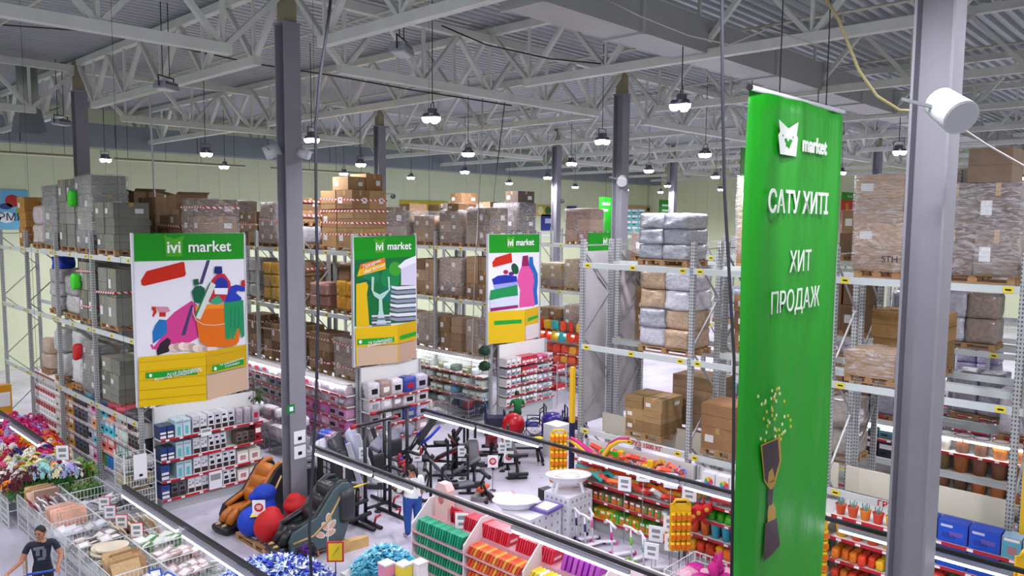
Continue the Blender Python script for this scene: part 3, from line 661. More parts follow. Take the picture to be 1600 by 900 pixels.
# ================================================================ ADVERTISING PANELS
PY = 19.42
def flat(name, c='#808080', rough=.45): return mat('print_'+name, c, rough, spec=.3)
PG = flat('green', '#0c8f12'); PW = flat('white', '#dfe0e6'); PYL = flat('yellow', '#d9b40a'); PYL2 = flat('yellow_dark', '#b8960a'); PBE = flat('beige', '#c9ac90'); PR = flat('red', '#c02208'); PLG = flat('leaf', '#48a51e'); PGL = flat('green_label', '#159a2c')
class Print:
    """flat print on the panel face: polygons traced at real size on the plane y = Y"""
    def __init__(s, Y, ox, oy, k): s.Y = Y; s.ox = ox; s.oy = oy; s.k = k; s.mb = MB(); s.mats = []; s.n = 0
    def P(s, p): q = ony(s.ox+p[0]/s.k, s.oy+p[1]/s.k, s.Y); return (q.x, q.z)
    def mi(s, m):
        if m not in s.mats: s.mats.append(m)
        return s.mats.index(m)
    def poly(s, pts, m):
        pts = [s.P(p) for p in pts]; a = sum(pts[i][0]*pts[(i+1) % len(pts)][1]-pts[(i+1) % len(pts)][0]*pts[i][1] for i in range(len(pts)))
        if a < 0: pts.reverse()
        s.n += 1; y = -.0012*s.n
        s.mb.add([(p[0], s.Y+y, p[1]) for p in pts], [tuple(range(len(pts)))], s.mi(m)); return s
    def ell(s, c, r, m, n=20, rot=0.0):
        ca, sa = math.cos(rot), math.sin(rot)
        return s.poly([(c[0]+r[0]*math.cos(t)*ca-r[1]*math.sin(t)*sa, c[1]+r[0]*math.cos(t)*sa+r[1]*math.sin(t)*ca) for t in [2*math.pi*i/n for i in range(n)]], m)
    def line(s, pts, w, m):
        for a, b in zip(pts[:-1], pts[1:]):
            dx, dy = b[0]-a[0], b[1]-a[1]; l = math.hypot(dx, dy) or 1; nx, ny = -dy/l*w/2, dx/l*w/2
            s.poly([(a[0]+nx, a[1]+ny), (b[0]+nx, b[1]+ny), (b[0]-nx, b[1]-ny), (a[0]-nx, a[1]-ny)], m); s.n -= 1
        s.n += 1; return s
    def build(s, parent, name='printed_artwork'):
        o = s.mb.build(name, s.mats, None); o.parent = parent; o.matrix_parent_inverse = Matrix.Translation(-Vector(parent.location)); return o
def wp(o, parent):
    o.parent = parent; o.matrix_parent_inverse = Matrix.Translation(-Vector(parent.location)); return o
def panel_base(label, corners, Y=PY, frame='white_frame'):
    pts = [ony(x, y, Y) for x, y in corners]; x0 = (pts[0].x+pts[2].x)/2; x1 = (pts[1].x+pts[3].x)/2; z1 = (pts[0].z+pts[1].z)/2; z0 = (pts[2].z+pts[3].z)/2
    t = thing('advertising_panel', label, 'sign', (0, Y, 0), group='advertising panels')
    mb = MB(); mb.bx(x0, x1, 0.004, .07, z0, z1); mb.build('board', PW, t)
    mb = MB(); mb.bx(x0-.04, x0, -.01, .09, z0-.02, z1+.02); mb.build('edge_profile', mat(frame, '#c9cdd0', .4), t)
    mb = MB(); mb.bx(x1, x1+.03, -.01, .09, z0-.02, z1+.02); mb.build('edge_profile', MATS[frame], t)
    return t, x0, x1, z0, z1
WHITE_L = mat('letter_white', '#f2f4f2', .5)
def logo(parent, cx, cz, h, Y, x_scale=1.0):
    """open box outline behind 'ivi', then 'market'"""
    mb = MB(); s = h
    mb.add([(cx-1.30*s+sx, Y-.012, cz+sz) for sx, sz in ((-.02*s, -.55*s), (.95*s, -.55*s), (1.0*s, .35*s), (1.12*s, .72*s), (.5*s, .5*s), (-.12*s, .72*s), (-.06*s, .35*s))], [tuple(range(7))])
    wp(mb.build('logo_box', PLG), parent)
    o = wp(put('lettering', text_mesh('ivi', h*1.0, WHITE_L, .004, .018*h), None, (cx-.85*s, Y-.022, cz-.02*s), rot=FACE_NY), parent)
    o = wp(put('lettering', text_mesh('market', h*.95, WHITE_L, .004, .012*h), None, (cx+1.35*s, Y-.022, cz-.02*s), rot=FACE_NY), parent)
# ---- panel 1: cleaning goods
t, x0, x1, z0, z1 = panel_base('tall panel with mop, orange bucket and cleaning bottles under a green market header', ((209, 365), (381, 364), (216, 636), (386, 608)))
p = Print(PY, 200, 340, 4)
p.poly([(35, 100), (722, 97), (723, 258), (40, 275)], PG)
p.poly([(80, 395), (115, 335), (340, 276), (352, 280), (362, 355), (352, 368), (102, 427), (86, 422)], PR)
p.poly([(492, 266), (513, 266), (466, 415), (444, 415)], flat('mop_pole', '#3c3a66'))
p.poly([(395, 520), (430, 545), (440, 750), (350, 800), (260, 830), (150, 822), (138, 795), (150, 790), (160, 808), (235, 715), (240, 640), (290, 590)], flat('pink_pan', '#c83c86'))
p.poly([(392, 545), (408, 545), (358, 735), (332, 735)], flat('mop_pole', '#3c3a66'))
p.poly([(195, 636), (240, 640), (246, 715), (215, 745), (156, 788), (152, 715), (170, 670)], flat('spray_blue', '#1c6fb2'))
p.poly([(195, 592), (235, 592), (235, 618), (195, 618)], PR)
p.poly([(172, 556), (250, 558), (264, 585), (235, 592), (190, 590)], flat('spray_pink', '#c98a9c'))
p.poly([(147, 556), (170, 556), (178, 590), (158, 622), (150, 615), (160, 585), (148, 575)], PR)
p.poly([(245, 750), (266, 765), (254, 838), (182, 860), (177, 832), (200, 785)], flat('brush_black', '#2a1f2c'))
for i in range(9):
    p.ell((285+i*30, 815-10*math.sin(i*.7)), (34, 26), flat('mop_%d' % (i % 3), ['#d8c0b4', '#b89c94', '#e6d6cc'][i % 3]), 12, .3)
p.poly([(508, 415), (535, 372), (560, 350), (600, 350), (635, 400), (642, 440), (640, 520), (505, 525)], flat('bottle_red', '#b8203a'))
p.poly([(540, 305), (584, 305), (588, 345), (575, 352), (550, 352), (535, 345)], flat('navy', '#16226e'))
p.ell((580, 425), (43, 52), flat('blue_label', '#1b2f96')); p.poly([(536, 440), (622, 440), (618, 480), (540, 478)], PW)
p.poly([(405, 386), (436, 382), (442, 418), (410, 424)], flat('bottle_green', '#0e5a3c')); p.poly([(395, 462), (420, 426), (452, 425), (476, 440), (478, 505), (455, 535), (412, 530), (402, 490)], flat('bottle_green', '#0e5a3c'))
p.poly([(598, 528), (640, 430), (672, 418), (728, 430), (726, 462), (682, 456), (672, 470), (706, 500), (702, 524)], flat('spray_navy', '#1f3aa8')); p.poly([(705, 392), (726, 388), (730, 428), (706, 432)], flat('tip_red', '#b81c2c'))
p.poly([(415, 555), (470, 542), (600, 540), (700, 556), (690, 770), (672, 795), (610, 808), (500, 806), (448, 780), (432, 700)], flat('bucket', '#d6680e'))
p.poly([(415, 555), (470, 542), (600, 540), (640, 545), (600, 566), (500, 570), (428, 590)], flat('bucket_rim', '#e8861e'))
p.poly([(514, 400), (545, 420), (448, 636), (412, 622)], flat('squeegee', '#cfd2cc')); p.poly([(505, 408), (516, 400), (418, 630), (408, 620)], flat('sq_green', '#1f7a4c'))
p.poly([(510, 517), (560, 484), (594, 528), (540, 544)], flat('sponge', '#2f9c6c'))
p.poly([(594, 532), (716, 514), (724, 738), (708, 750), (690, 690), (682, 690), (652, 762), (640, 758), (640, 700), (632, 764), (604, 752)], flat('glove', '#1c8a58'))
for dx in (640, 665, 690): p.line([(dx, 560), (dx-4, 690)], 4, flat('glove_line', '#0f6a42'))
p.line([(403, 560), (402, 590), (420, 640), (470, 668), (540, 672), (600, 662)], 5, flat('handle', '#d8b8a8'))
# golden carton printed across the foot of the panel
p.poly([(62, 872), (482, 835), (487, 1142), (65, 1185)], PYL); p.poly([(482, 835), (733, 790), (738, 925), (487, 980)], flat('yellow_side', '#c9a20a')); p.poly([(487, 990), (738, 932), (745, 1070), (490, 1140)], PBE)
for k in range(5): p.line([(64, 905+k*58), (484, 868+k*58)], 3, PYL2)
for k in range(2): p.line([(484, 868+k*58), (735, 820+k*55)], 3, PYL2)
p.poly([(105, 968), (428, 938), (428, 978), (105, 1005)], PGL); p.poly([(520, 925), (716, 880), (718, 915), (520, 962)], PGL)
p.ell((135, 985), (9, 11), WHITE_L, 12); p.ell((540, 942), (9, 11), WHITE_L, 12)
p.build(t)
logo(t, (x0+x1)/2-.1, ony(290, 386, PY).z, .42, PY)
def strip_text(t, px, py, body, size, Y, tilt):
    q = ony(px, py, Y); wp(put('lettering', text_mesh(body, size, WHITE_L, .002), None, (q.x, Y-.075, q.z), rot=(math.pi/2, tilt, 0)), t)
strip_text(t, 286, 579.5, 'Асүй бұйымдары', .105, PY, -.06); strip_text(t, 277.5, 585, 'Кухонные принадлежности', .09, PY, -.06)
strip_text(t, 360, 564.5, 'Үй шаруашылығы', .08, PY, -.16); strip_text(t, 361, 569, 'Хозтовары', .08, PY, -.16)
# ---- panel 2: tableware
t, x0, x1, z0, z1 = panel_base('tall panel with wine glass and stacked plates on green beside a grey column', ((552.5, 370), (649.5, 368), (554, 573), (649.5, 559)))
p = Print(PY, 470, 260, 4)
p.poly([(330, 442), (718, 430), (718, 562), (334, 585)], PG); p.poly([(334, 585), (718, 562), (718, 970), (336, 1000)], flat('deep_green', '#0b6a34'))
for (cx, cy, r, c) in ((560, 700, 60, '#118044'), (440, 690, 50, '#0e7a50'), (590, 640, 40, '#3c9a2c'), (400, 760, 50, '#0a5a40'), (540, 800, 45, '#0d6a5a')): p.ell((cx, cy), (r, r*1.1), flat('bokeh'+c[1:], c))
p.poly([(345, 735), (408, 722), (420, 745), (412, 800), (428, 1000), (345, 1005)], PYL)
p.poly([(350, 690), (372, 612), (524, 570), (530, 640)], flat('tag_yellow', '#e2b21c')); p.poly([(372, 612), (524, 570), (526, 600), (362, 645)], flat('tag_orange', '#d9701a'))
for (a, b, c, d, e) in ((600, 720, 560, 745, 0), ): p.poly([(605, 625), (650, 585), (718, 558), (718, 742), (625, 742), (625, 640)], flat('plate_a', '#c9c6d8')); p.poly([(605, 625), (625, 640), (718, 600), (718, 558), (650, 585)], flat('plate_b', '#e6e4ee'))
for k in range(8):
    y = 745+k*28; p.poly([(562-k*2, y), (600, y+6), (718, y-2), (718, y+18), (600, y+26), (566-k*2, y+16)], flat('plate_%d' % (k % 2), ['#d6d4e2', '#8f8ba6'][k % 2]))
p.poly([(440, 690), (455, 690), (452, 780), (490, 800), (545, 770), (540, 690), (552, 690), (556, 770), (520, 815), (505, 830), (510, 900), (530, 985), (470, 990), (485, 900), (485, 830), (455, 810), (438, 770)], flat('glass', '#a8cfc0'))
for k in range(4): p.poly([(440, 930+k*20), (560, 925+k*20), (560, 936+k*20), (440, 942+k*20)], flat('saucer_%d' % (k % 2), ['#c9c6d8', '#6f6c86'][k % 2]))
p.poly([(336, 1010), (600, 990), (602, 1108), (340, 1130)], PYL); p.poly([(600, 990), (718, 962), (718, 1082), (602, 1108)], flat('yellow_side'))
p.poly([(340, 1130), (602, 1112), (602, 1226), (344, 1248)], PBE); p.poly([(606, 1112), (718, 1085), (718, 1195), (606, 1226)], flat('beige_side', '#b89a86'))
p.poly([(340, 1130), (348, 1130), (350, 1248), (342, 1250)], PYL); p.line([(603, 1110), (604, 1226)], 6, PYL)
p.poly([(348, 1080), (580, 1065), (580, 1098), (350, 1115)], PGL); p.poly([(615, 1058), (716, 1030), (716, 1056), (615, 1084)], PGL); p.ell((368, 1096), (10, 11), WHITE_L, 12)
p.build(t)
logo(t, (x0+x1)/2+.05, ony(598, 385, PY).z, .35, PY)
strip_text(t, 592, 532.5, 'Үй бұйымдары', .13, PY, -.05); strip_text(t, 592, 536.5, 'Домашний текстиль', .10, PY, -.05)
strip_text(t, 579, 412, 'Праздник', .15, PY, -.26); strip_text(t, 583, 419, 'үйде болсын!', .13, PY, -.26)
# ---- panel 3: laundry
t, x0, x1, z0, z1 = panel_base('tall panel with pink and blue detergent bottles and folded clothes', ((764, 366), (843, 365.5), (762.5, 538), (841, 527.5)))
p = Print(PY, 740, 280, 4)
p.poly([(95, 346), (413, 343), (412, 456), (97, 462)], PG)
p.poly([(116, 520), (138, 490), (236, 460), (242, 520), (120, 552)], PR)
p.poly([(347, 485), (370, 485), (374, 530), (400, 590), (402, 640), (396, 700), (402, 780), (370, 790), (345, 540)], flat('bottle_blue', '#1b5fae'))
p.poly([(306, 480), (340, 475), (346, 542), (300, 545)], flat('cap_magenta', '#8a1252')); p.poly([(300, 545), (346, 542), (372, 590), (378, 640), (370, 690), (382, 792), (285, 802), (290, 690), (272, 640), (280, 590)], flat('bottle_pink', '#d24f92'))
p.ell((258, 560), (22, 36), flat('dark_green', '#0f4a30'), 14, -.3); p.ell((200, 580), (16, 14), flat('berry', '#a8184a'), 10); p.ell((235, 590), (18, 12), flat('berry2', '#5a1a6a'), 10)
p.poly([(114, 625), (150, 603), (200, 598), (268, 606), (272, 655), (200, 664), (125, 662)], flat('cloth_blue', '#1b2c9c')); p.poly([(125, 660), (272, 640), (274, 668), (130, 690)], flat('cloth_lilac', '#8f9ad6'))
p.poly([(105, 695), (272, 660), (276, 725), (180, 738), (98, 755)], flat('cloth_green', '#158a4a')); p.poly([(98, 757), (276, 727), (276, 785), (102, 806)], flat('cloth_white', '#c6cfe0')); p.poly([(102, 806), (276, 785), (276, 803), (104, 826)], flat('cloth_magenta', '#8a1c5c'))
p.poly([(90, 830), (320, 815), (320, 1015), (90, 1030)], PYL); p.poly([(320, 815), (404, 795), (404, 905), (322, 916)], flat('yellow_side')); p.poly([(322, 916), (404, 896), (402, 985), (322, 1005)], flat('carton_white', '#d0c4c0'))
p.poly([(126, 885), (298, 876), (298, 900), (126, 912)], PGL); p.poly([(335, 868), (400, 848), (400, 866), (335, 890)], PGL)
p.build(t)
logo(t, (x0+x1)/2+.05, ony(803, 379, PY).z, .36, PY)
# ---- half hidden green header of the next rack
t = thing('advertising_panel', 'half hidden green header panel behind the grey column', 'sign', (0, PY, 0), group='advertising panels')
a, b = ony(921, 364, PY), ony(975, 388, PY)
mb = MB(); mb.bx(a.x, a.x+2.7, 0, .07, b.z-.05, a.z); mb.build('header', PG, t); mb = MB(); mb.bx(a.x, a.x+2.7, .02, .07, 2.6, b.z-.05); mb.build('board', mat('grey_sheet'), t)
mb = MB(); mb.bx(a.x-.1, a.x+.3, -.02, .08, 4.9, b.z-.06); mb.build('navy_edge', flat('navy_trim', '#15205e'), t)
logo(t, a.x+1.35, (a.z+b.z)/2, .34, PY)
# ================================================================ SHELVES AND GOODS
SHW = mat('shelf_white', '#d9d9d6', .4); RAIL = mat('price_rail_red', '#b01224', .4); RAILW = mat('price_card', '#e9e6e4', .5); NAVY = mat('navy_trim', '#171e4e', .5); SHG = mat('shelf_grey', '#a9adad', .4)
class Unit:
    """shelving seen from its front: u runs left to right, v inwards, z up"""
    def __init__(s, label, O, face, width, depth, levels, height, back=SHW, rail=RAIL, name='shop_shelf', sides=True, base=True, group='shop shelving'):
        s.O = Vector(O); s.face = face; s.w = width; s.d = depth; s.lv = levels; s.rz = 0 if face == 'Y' else -math.pi/2
        t = thing(name, label, 'shelf', s.O, s.rz, group)
        q = MB(); q.bx(0, width, depth-.02, depth, .05, height); q.build('back_panel', back, t)
        if base: q = MB(); q.bx(.02, width-.02, .06, depth-.02, 0, levels[0]-.04); q.build('plinth', SHG, t)
        for i, z in enumerate(levels):
            q = MB(); q.bx(0, width, 0, depth-.02, z-.035, z); o = q.build('shelf', SHW, t)
            if rail:
                q = MB(); q.bx(.01, width-.01, -.02, 0, z-.05, z+.005, 0); k = 0; u = .12
                while u < width-.2: q.bx(u, u+.09, -.024, -.02, z-.045, z, 1); u += .34+.13*((k*7) % 3); k += 1
                q.build('price_rail', [rail, RAILW], o)
        if sides:
            for u in (0, width-.03): q = MB(); q.bx(u, u+.03, depth-.1, depth, 0, height); q.build('post', SHG, t)
        s.t = t; s.k = 1.0
    def W(s, u, v, z): return s.O+(Vector((u, v, z)) if s.face == 'Y' else Vector((v, -u, z)))
    def item(s, name, me, u, v, z, label, cat, group, color=None, scale=None, rz=0.0, rot=None):
        if rot is not None: rot = (rot[0], rot[1], rot[2]+s.rz)
        return put(name, me, None, s.W(u, v, z), s.rz+rz, label=label, cat=cat, group=group, color=color, scale=scale, rot=rot)
    def row(s, lev, u0, u1, me, w, h, d, colors, label, cat, name, gap=.01, v0=.03, jit=.0, stack=1, deep=1, every=1.0, seed=1, hj=0.0):
        r = random.Random(seed*97+lev*13+int(u0*10)); u = u0; z = s.lv[lev]; g = label
        i = 0; n_ = max(1, round((u1-u0)/(w+gap))); w = (u1-u0)/n_-gap
        while u+w <= u1+1e-6:
            c = colors[i % len(colors)] if isinstance(colors, tuple) else r.choice(colors); hh = h*(1+r.uniform(-hj, hj)); zz = z
            for k in range(stack):
                if r.random() <= every:
                    for q in range(deep):
                        m_ = r.choice(me) if isinstance(me, list) else me
                        s.item(name, m_, u+w/2, v0+d*(q+.5)+q*.01+r.uniform(-jit, jit), zz, label+', '+ordn(i)+' from left-end'+(' behind' if q else '')+(' stacked' if k else ''), cat, g, shade(c, s.k*r.uniform(.9, 1.1)), (w*.97, d, hh), r.uniform(-jit, jit)*3)
                zz += hh
            u += w+gap; i += 1
# -- product meshes: unit boxes with front at -Y
PT = tint('printed_card', .35, spec=.4); PT2 = tint('printed_dull', .6, var=.12, scale=9)
DARKP = flat('pic_dark', '#3b2b26'); TEALP = flat('pic_teal', '#5fb3b0'); GREYP = flat('pic_grey', '#8f9196'); BLUEP = flat('pic_blue', '#23408f'); REDP = flat('pic_red', '#b22030'); SKINP = flat('pic_peach', '#d88a5a'); BLKP = flat('pic_black', '#17171b'); ORP = flat('pic_orange', '#e0701a'); GRP = flat('pic_green', '#3aa53a')
def pbox(name, marks, mats):
    q = MB(); q.bx(-.5, .5, -.5, .5, 0, 1, 0)
    for (x0, x1, z0, z1, mi) in marks: q.bx(x0-.5, x1-.5, -.506, -.5, z0, z1, mi)
    return q.mesh(name, [PT]+mats)
PB_KIT = pbox('boxed_kitchen_set', [(.06, .94, .06, .34, 1), (.1, .5, .5, .62, 2), (.12, .4, .72, .8, 2), (.6, .88, .55, .75, 2)], [DARKP, GREYP])
PB_KIT2 = pbox('boxed_cookware', [(.08, .92, .05, .3, 1), (.2, .8, .38, .58, 2), (.1, .6, .75, .85, 2)], [DARKP, BLKP])
PB_TEAL = pbox('boxed_thermos', [(.3, .7, .1, .6, 1), (.1, .9, .82, .9, 2)], [TEALP, GREYP])
PB_BLUE = pbox('boxed_glasses', [(.08, .92, .08, .28, 1), (.08, .92, .4, .55, 1), (.15, .85, .7, .9, 2)], [RAILW, BLUEP])
PB_PIC = pbox('boxed_food_picture', [(.06, .94, .08, .8, 1), (.25, .75, .25, .65, 2)], [RAILW, flat('pic_meat', '#a8483a')])
PB_RED = pbox('boxed_red', [(.05, .95, .55, .95, 1), (.1, .9, .1, .4, 2), (.35, .65, .14, .36, 3)], [REDP, RAILW, GREYP])
PB_POOL = pbox('boxed_pool_blue', [(.06, .94, .06, .9, 1), (.15, .6, .2, .45, 2), (.4, .85, .35, .55, 3), (.1, .5, .72, .84, 4)], [flat('pool_blue', '#1b4fc0'), flat('whale_dark', '#26307a'), flat('whale_purple', '#7a5a9c'), RAILW])
PB_CUP = pbox('boxed_teal_toy', [(.05, .95, .05, .78, 1), (.3, .8, .18, .6, 2), (.1, .9, .82, .95, 3)], [flat('sea', '#4fa8c0'), flat('face_red', '#c0503a'), RAILW])
PB_BALL = pbox('boxed_rainbow_ball', [(.05, .95, .05, .95, 1)], [RAILW])
PB_LBL = pbox('plain_pack', [(.1, .9, .55, .85, 1), (.15, .6, .2, .35, 2)], [RAILW, BLKP])
PB_COL = pbox('blister_pack', [(.12, .88, .1, .55, 1), (.2, .8, .65, .9, 2)], [ORP, RAILW])
PB_COL2 = pbox('toy_pack', [(.1, .55, .12, .6, 1), (.5, .9, .3, .8, 2), (.15, .5, .7, .92, 3)], [ORP, GRP, RAILW])
SOFT = tint('textile_pack', .35, var=.2, scale=8, bump=.5, spec=.5)
soft_me = []
for k in range(4):
    q = MB(); q.rbox((0, 0, .5), (1, 1, 1), .12, lump=.06, seed=k+40, n=3); q.bx(-.25, .25, -.53, -.49, .3, .62, 1); soft_me.append(q.mesh('textile_pack', [SOFT, [RAILW, REDP, GREYP, BLKP][k]]))
lump_me = []
for k in range(4):
    q = MB(); q.rbox((0, 0, .5), (1, 1, 1), .25, lump=.12, seed=k+60, n=3); lump_me.append(q.mesh('soft_goods', SOFT))
q = MB(); q.lathe([(.5, 0), (.5, .62), (.42, .75), (.18, .84), (.18, 1.0), (0.0, 1.0)], 10); bottle_me = q.mesh('bottle', tint('plastic_gloss', .3, spec=.5))
q = MB(); q.lathe([(.36, 0), (.5, .98), (.5, 1), (.44, 1), (.40, .6), (0, .55)], 14); pot_me = q.mesh('flower_pot', tint('glazed_pot', .4, var=.15, scale=4))
q = MB(); q.lathe([(.34, 0), (.46, .8), (.5, 1), (.44, .98), (.3, .1), (0, .06)], 12); bucket_me = q.mesh('toy_bucket', MATS['plastic_gloss'])
WHB = ['#d8d8dc', '#cfd0d8', '#e0dfe2']
SEC = lambda i: ['bottom', 'second', 'third', 'top', 'uppermost'][i]
# ---- gondola end under the cleaning panel
g1 = Unit('white shelf end with red price rails full of boxed cookware, under the cleaning panel', (7.45, 18.92, 0), 'Y', 2.72, .48, [.32, .79, 1.30, 1.84], 2.58)
for lv, hh in ((0, .40), (1, .43), (2, .42), (3, .44)):
    s_ = SEC(lv)
    if lv == 3 or lv == 2: g1.row(lv, .0, .36, PB_BLUE, .17, hh*.75, .4, ['#2c3a5c'], 'blue patterned glass box on the %s shelf under the cleaning panel' % s_, 'box', 'glassware_box', deep=1)
    else: g1.row(lv, .0, .22, PB_BLUE, .2, hh*.9, .4, ['#3c4a7c'], 'blue patterned glass box on the %s shelf under the cleaning panel' % s_, 'box', 'glassware_box')
    if lv: g1.row(lv, .38, .78, PB_TEAL, .19, hh*.95, .38, ['#a9c4cc', '#b4cad2'], 'pale teal boxed thermos on the %s cookware shelf' % s_, 'box', 'thermos_box')
    else: g1.row(lv, .24, .62, PB_KIT2, .18, hh, .38, ['#5c5a60'], 'dark boxed blender on the bottom cookware shelf', 'box', 'blender_box')
    g1.row(lv, .82 if lv else .66, 1.2, PB_KIT, .19, hh, .4, WHB, 'white boxed cutlery set on the %s cookware shelf' % s_, 'box', 'cutlery_box')
    g1.row(lv, 1.22, 1.95 if lv != 2 else 1.7, PB_KIT2, .18, hh*1.02, .4, WHB, 'white boxed pan with dark photo on the %s cookware shelf' % s_, 'box', 'pan_box')
    if lv in (0, 1): g1.row(lv, 1.98, 2.66, PB_PIC, .32, hh*.75, .3, ['#cfc4b8'], 'boxed grill with meat photo on the %s cookware shelf' % s_, 'box', 'grill_box')
    if lv == 2: g1.row(lv, 1.98, 2.5, PB_KIT2, .16, hh*.8, .3, ['#4c3a34', '#6a5a50'], 'dark boxed knife set on the third cookware shelf', 'box', 'knife_box'); g1.row(lv, 2.5, 2.7, PB_LBL, .18, hh, .3, ['#8a1c24'], 'dark red box at the end of the third cookware shelf', 'box', 'red_box')
    if lv == 3: g1.row(lv, 1.98, 2.66, soft_me, .21, hh*.95, .32, ['#b9b0b4', '#6a5a5c', '#a49aa4'], 'clear bagged frying pan on the top cookware shelf', 'pan', 'bagged_pan', jit=.03)
g1.item('price_card', pbox('price_card', [(.1, .9, .5, .85, 1)], [GREYP]), 1.14, -.03, 1.74, 'white price card on the top cookware rail', 'price card', 'price cards', '#dfeae6', (.28, .01, .2))
g1.item('price_card', bpy.data.meshes['price_card'], 1.35, -.03, .3, 'large white price card on the bottom cookware rail', 'price card', 'price cards', '#e4e6ea', (.34, .01, .46))
# ---- gondola end under the tableware panel : textiles
g2 = Unit('white shelf end packed with bagged bedding under the tableware panel', (13.68, 18.92, 0), 'Y', 2.4, .55, [.46, .93, 1.39, 1.80], 2.72)
BED = ['#c9c2c6', '#9a8f92', '#b8a8ac', '#8a8088', '#d4ced2', '#a88f86']
for lv in range(4):
    hh = .42 if lv < 3 else .5
    g2.row(lv, .02, 1.35, soft_me, .42, hh, .42, BED, 'bagged bedding set on the %s shelf under the tableware panel' % SEC(lv), 'bedding', 'bedding_pack', jit=.02)
    g2.row(lv, 1.36, 1.86, soft_me, .45, hh, .42, ['#2c3f8f', '#1f2f6a'] if lv in (1, 3) else BED, 'blue patterned bedding pack on the %s shelf' % SEC(lv) if lv in (1, 3) else 'patterned bedding pack in the middle of the %s textile shelf' % SEC(lv), 'bedding', 'bedding_pack', jit=.02)
    g2.row(lv, 1.88, 2.38, soft_me, .46, hh, .42, ['#b9b4c8', '#a48f92', '#c8c0c4'], 'bedding pack at the end of the %s textile shelf' % SEC(lv), 'bedding', 'bedding_pack', jit=.02)
g2.row(3, .02, 2.3, soft_me, .5, .34, .2, ['#d0c8cc', '#8a2f44', '#b9b2b8', '#6a5f5c'], 'bedding pack leaning on the uppermost textile row', 'bedding', 'bedding_pack', v0=.3, stack=1, jit=.03)
# ---- gondola end under the laundry panel
g3 = Unit('white shelf end with boxed towels under the laundry panel', (19.7, 18.92, 0), 'Y', 2.65, .5, [.57, .93, 1.29, 1.65, 2.03], 2.75)
for lv in range(5):
    g3.row(lv, .02, .8, PB_LBL, .25, .26, .4, ['#c9c4c0', '#9a9aa0'] if lv < 4 else ['#cfcac6'], 'grey pack on the %s shelf under the laundry panel' % SEC(lv), 'box', 'grey_pack')
    g3.row(lv, .85, 1.7, PB_RED if lv > 2 else PB_LBL, .21, .25, .4, ['#b03a44', '#c05a5c'] if lv == 4 else ['#5f7fa8', '#a8524c'] if lv == 3 else ['#9aa0a4', '#6f7a74', '#b9b9b4'], '%s pack mid-way along the %s shelf under the laundry panel' % ('red printed' if lv == 4 else 'coloured' if lv == 3 else 'plain', SEC(lv)), 'box', 'printed_pack')
    g3.row(lv, 1.72, 2.6, soft_me, .28, .2, .4, ['#b9bcc2', '#a9acb2'] if lv < 4 else ['#c05a86', '#b84a6a', '#b9b4b8'], '%s pack at the end of the %s shelf under the laundry panel' % ('pink' if lv == 4 else 'pale', SEC(lv)), 'pack', 'soft_pack')
tb = thing('side_rack', 'narrow wire side rack with red boxes beside the laundry shelves', 'rack', (22.75, 19.1, 0)); q = MB()
for x in (-.27, .27):
    for y in (-.2, .2): q.bx(x-.012, x+.012, y-.012, y+.012, 0, 1.75)
for z in (.68, 1.43): q.bx(-.27, .27, -.2, .2, z, z+.02)
q.build('frame', mat('shelf_grey'), tb)
for z in (1.45, .7): put('red_carton', PB_RED, None, (22.75, 19.1, z), label='red printed box on the %s tier beside the laundry shelves' % ('upper' if z > 1 else 'lower'), cat='box', color='#a81c28', scale=(.5, .4, .22))
# ---- long shelves under the racks
LVS = [.38, .86, 1.34, 1.78]
FACESIDE = 'X'
s1 = Unit('long shelf run under the cleaning goods rack facing the flower stands', (7.34, 29.0, 0), 'X', 9.35, .5, LVS, 2.12, rail=mat('rail_pale', '#c9aeb0', .4))
s1.k = 1.6  # goods colours raised to stand in for light missing under the boards
for lv in range(4):
    L = SEC(lv)
    s1.row(lv, .1, 2.2, PB_RED, .26, .42, .4, ['#dcd6d4'], 'dark red and white boxed iron on the %s far shelf' % L, 'box', 'iron_box', seed=lv)
    s1.row(lv, 2.25, 3.0, PB_LBL, .3, .4, .4, ['#d6d4d2', '#b9b7a8'], 'white boxed kettle next to the red boxes, %s shelf' % L, 'box', 'kettle_box')
    s1.row(lv, 3.0, 3.9, PB_LBL, .42, .42, .4, ['#a8782c', '#9a6a22'], 'amber carton box on the %s shelf beyond the rack post' % L, 'box', 'amber_box')
    s1.row(lv, 3.95, 5.0, PB_KIT2, .3, .4, .4, ['#4c5660', '#3c4650'], 'slate boxed appliance on the %s shelf behind the rack post' % L, 'box', 'slate_box')
    s1.row(lv, 5.1, 5.5, soft_me, .4, .42, .4, ['#9a9aa6', '#cfc9d2'], 'pale pack beside the rack post on the %s shelf' % L, 'pack', 'soft_pack')
s1.row(3, 5.5, 5.9, PB_LBL, .38, .44, .4, ['#d24a9a'], 'hot pink boxed appliance on the top rack shelf', 'box', 'pink_box')
s1.row(3, 5.95, 6.7, PB_LBL, .36, .44, .4, ['#3fb4c4'], 'turquoise boxed appliance on the top rack shelf', 'box', 'turquoise_box')
s1.row(3, 6.75, 7.2, PB_LBL, .36, .42, .4, ['#e08a6a'], 'salmon boxed appliance on the top rack shelf', 'box', 'salmon_box')
s1.row(2, 5.55, 6.15, PB_LBL, .28, .42, .4, ('#d8803c', '#b01c20'), 'orange and red box by the turquoise ones', 'box', 'bright_box')
s1.row(2, 6.2, 7.2, PB_LBL, .34, .42, .4, ['#3fa8b8', '#4ab4c4'], 'turquoise box on the third rack shelf', 'box', 'turquoise_box')
s1.row(1, 5.6, 6.2, PB_LBL, .28, .42, .4, ['#3fa8b8', '#c9a0b0'], 'turquoise box on the second rack shelf', 'box', 'turquoise_box')
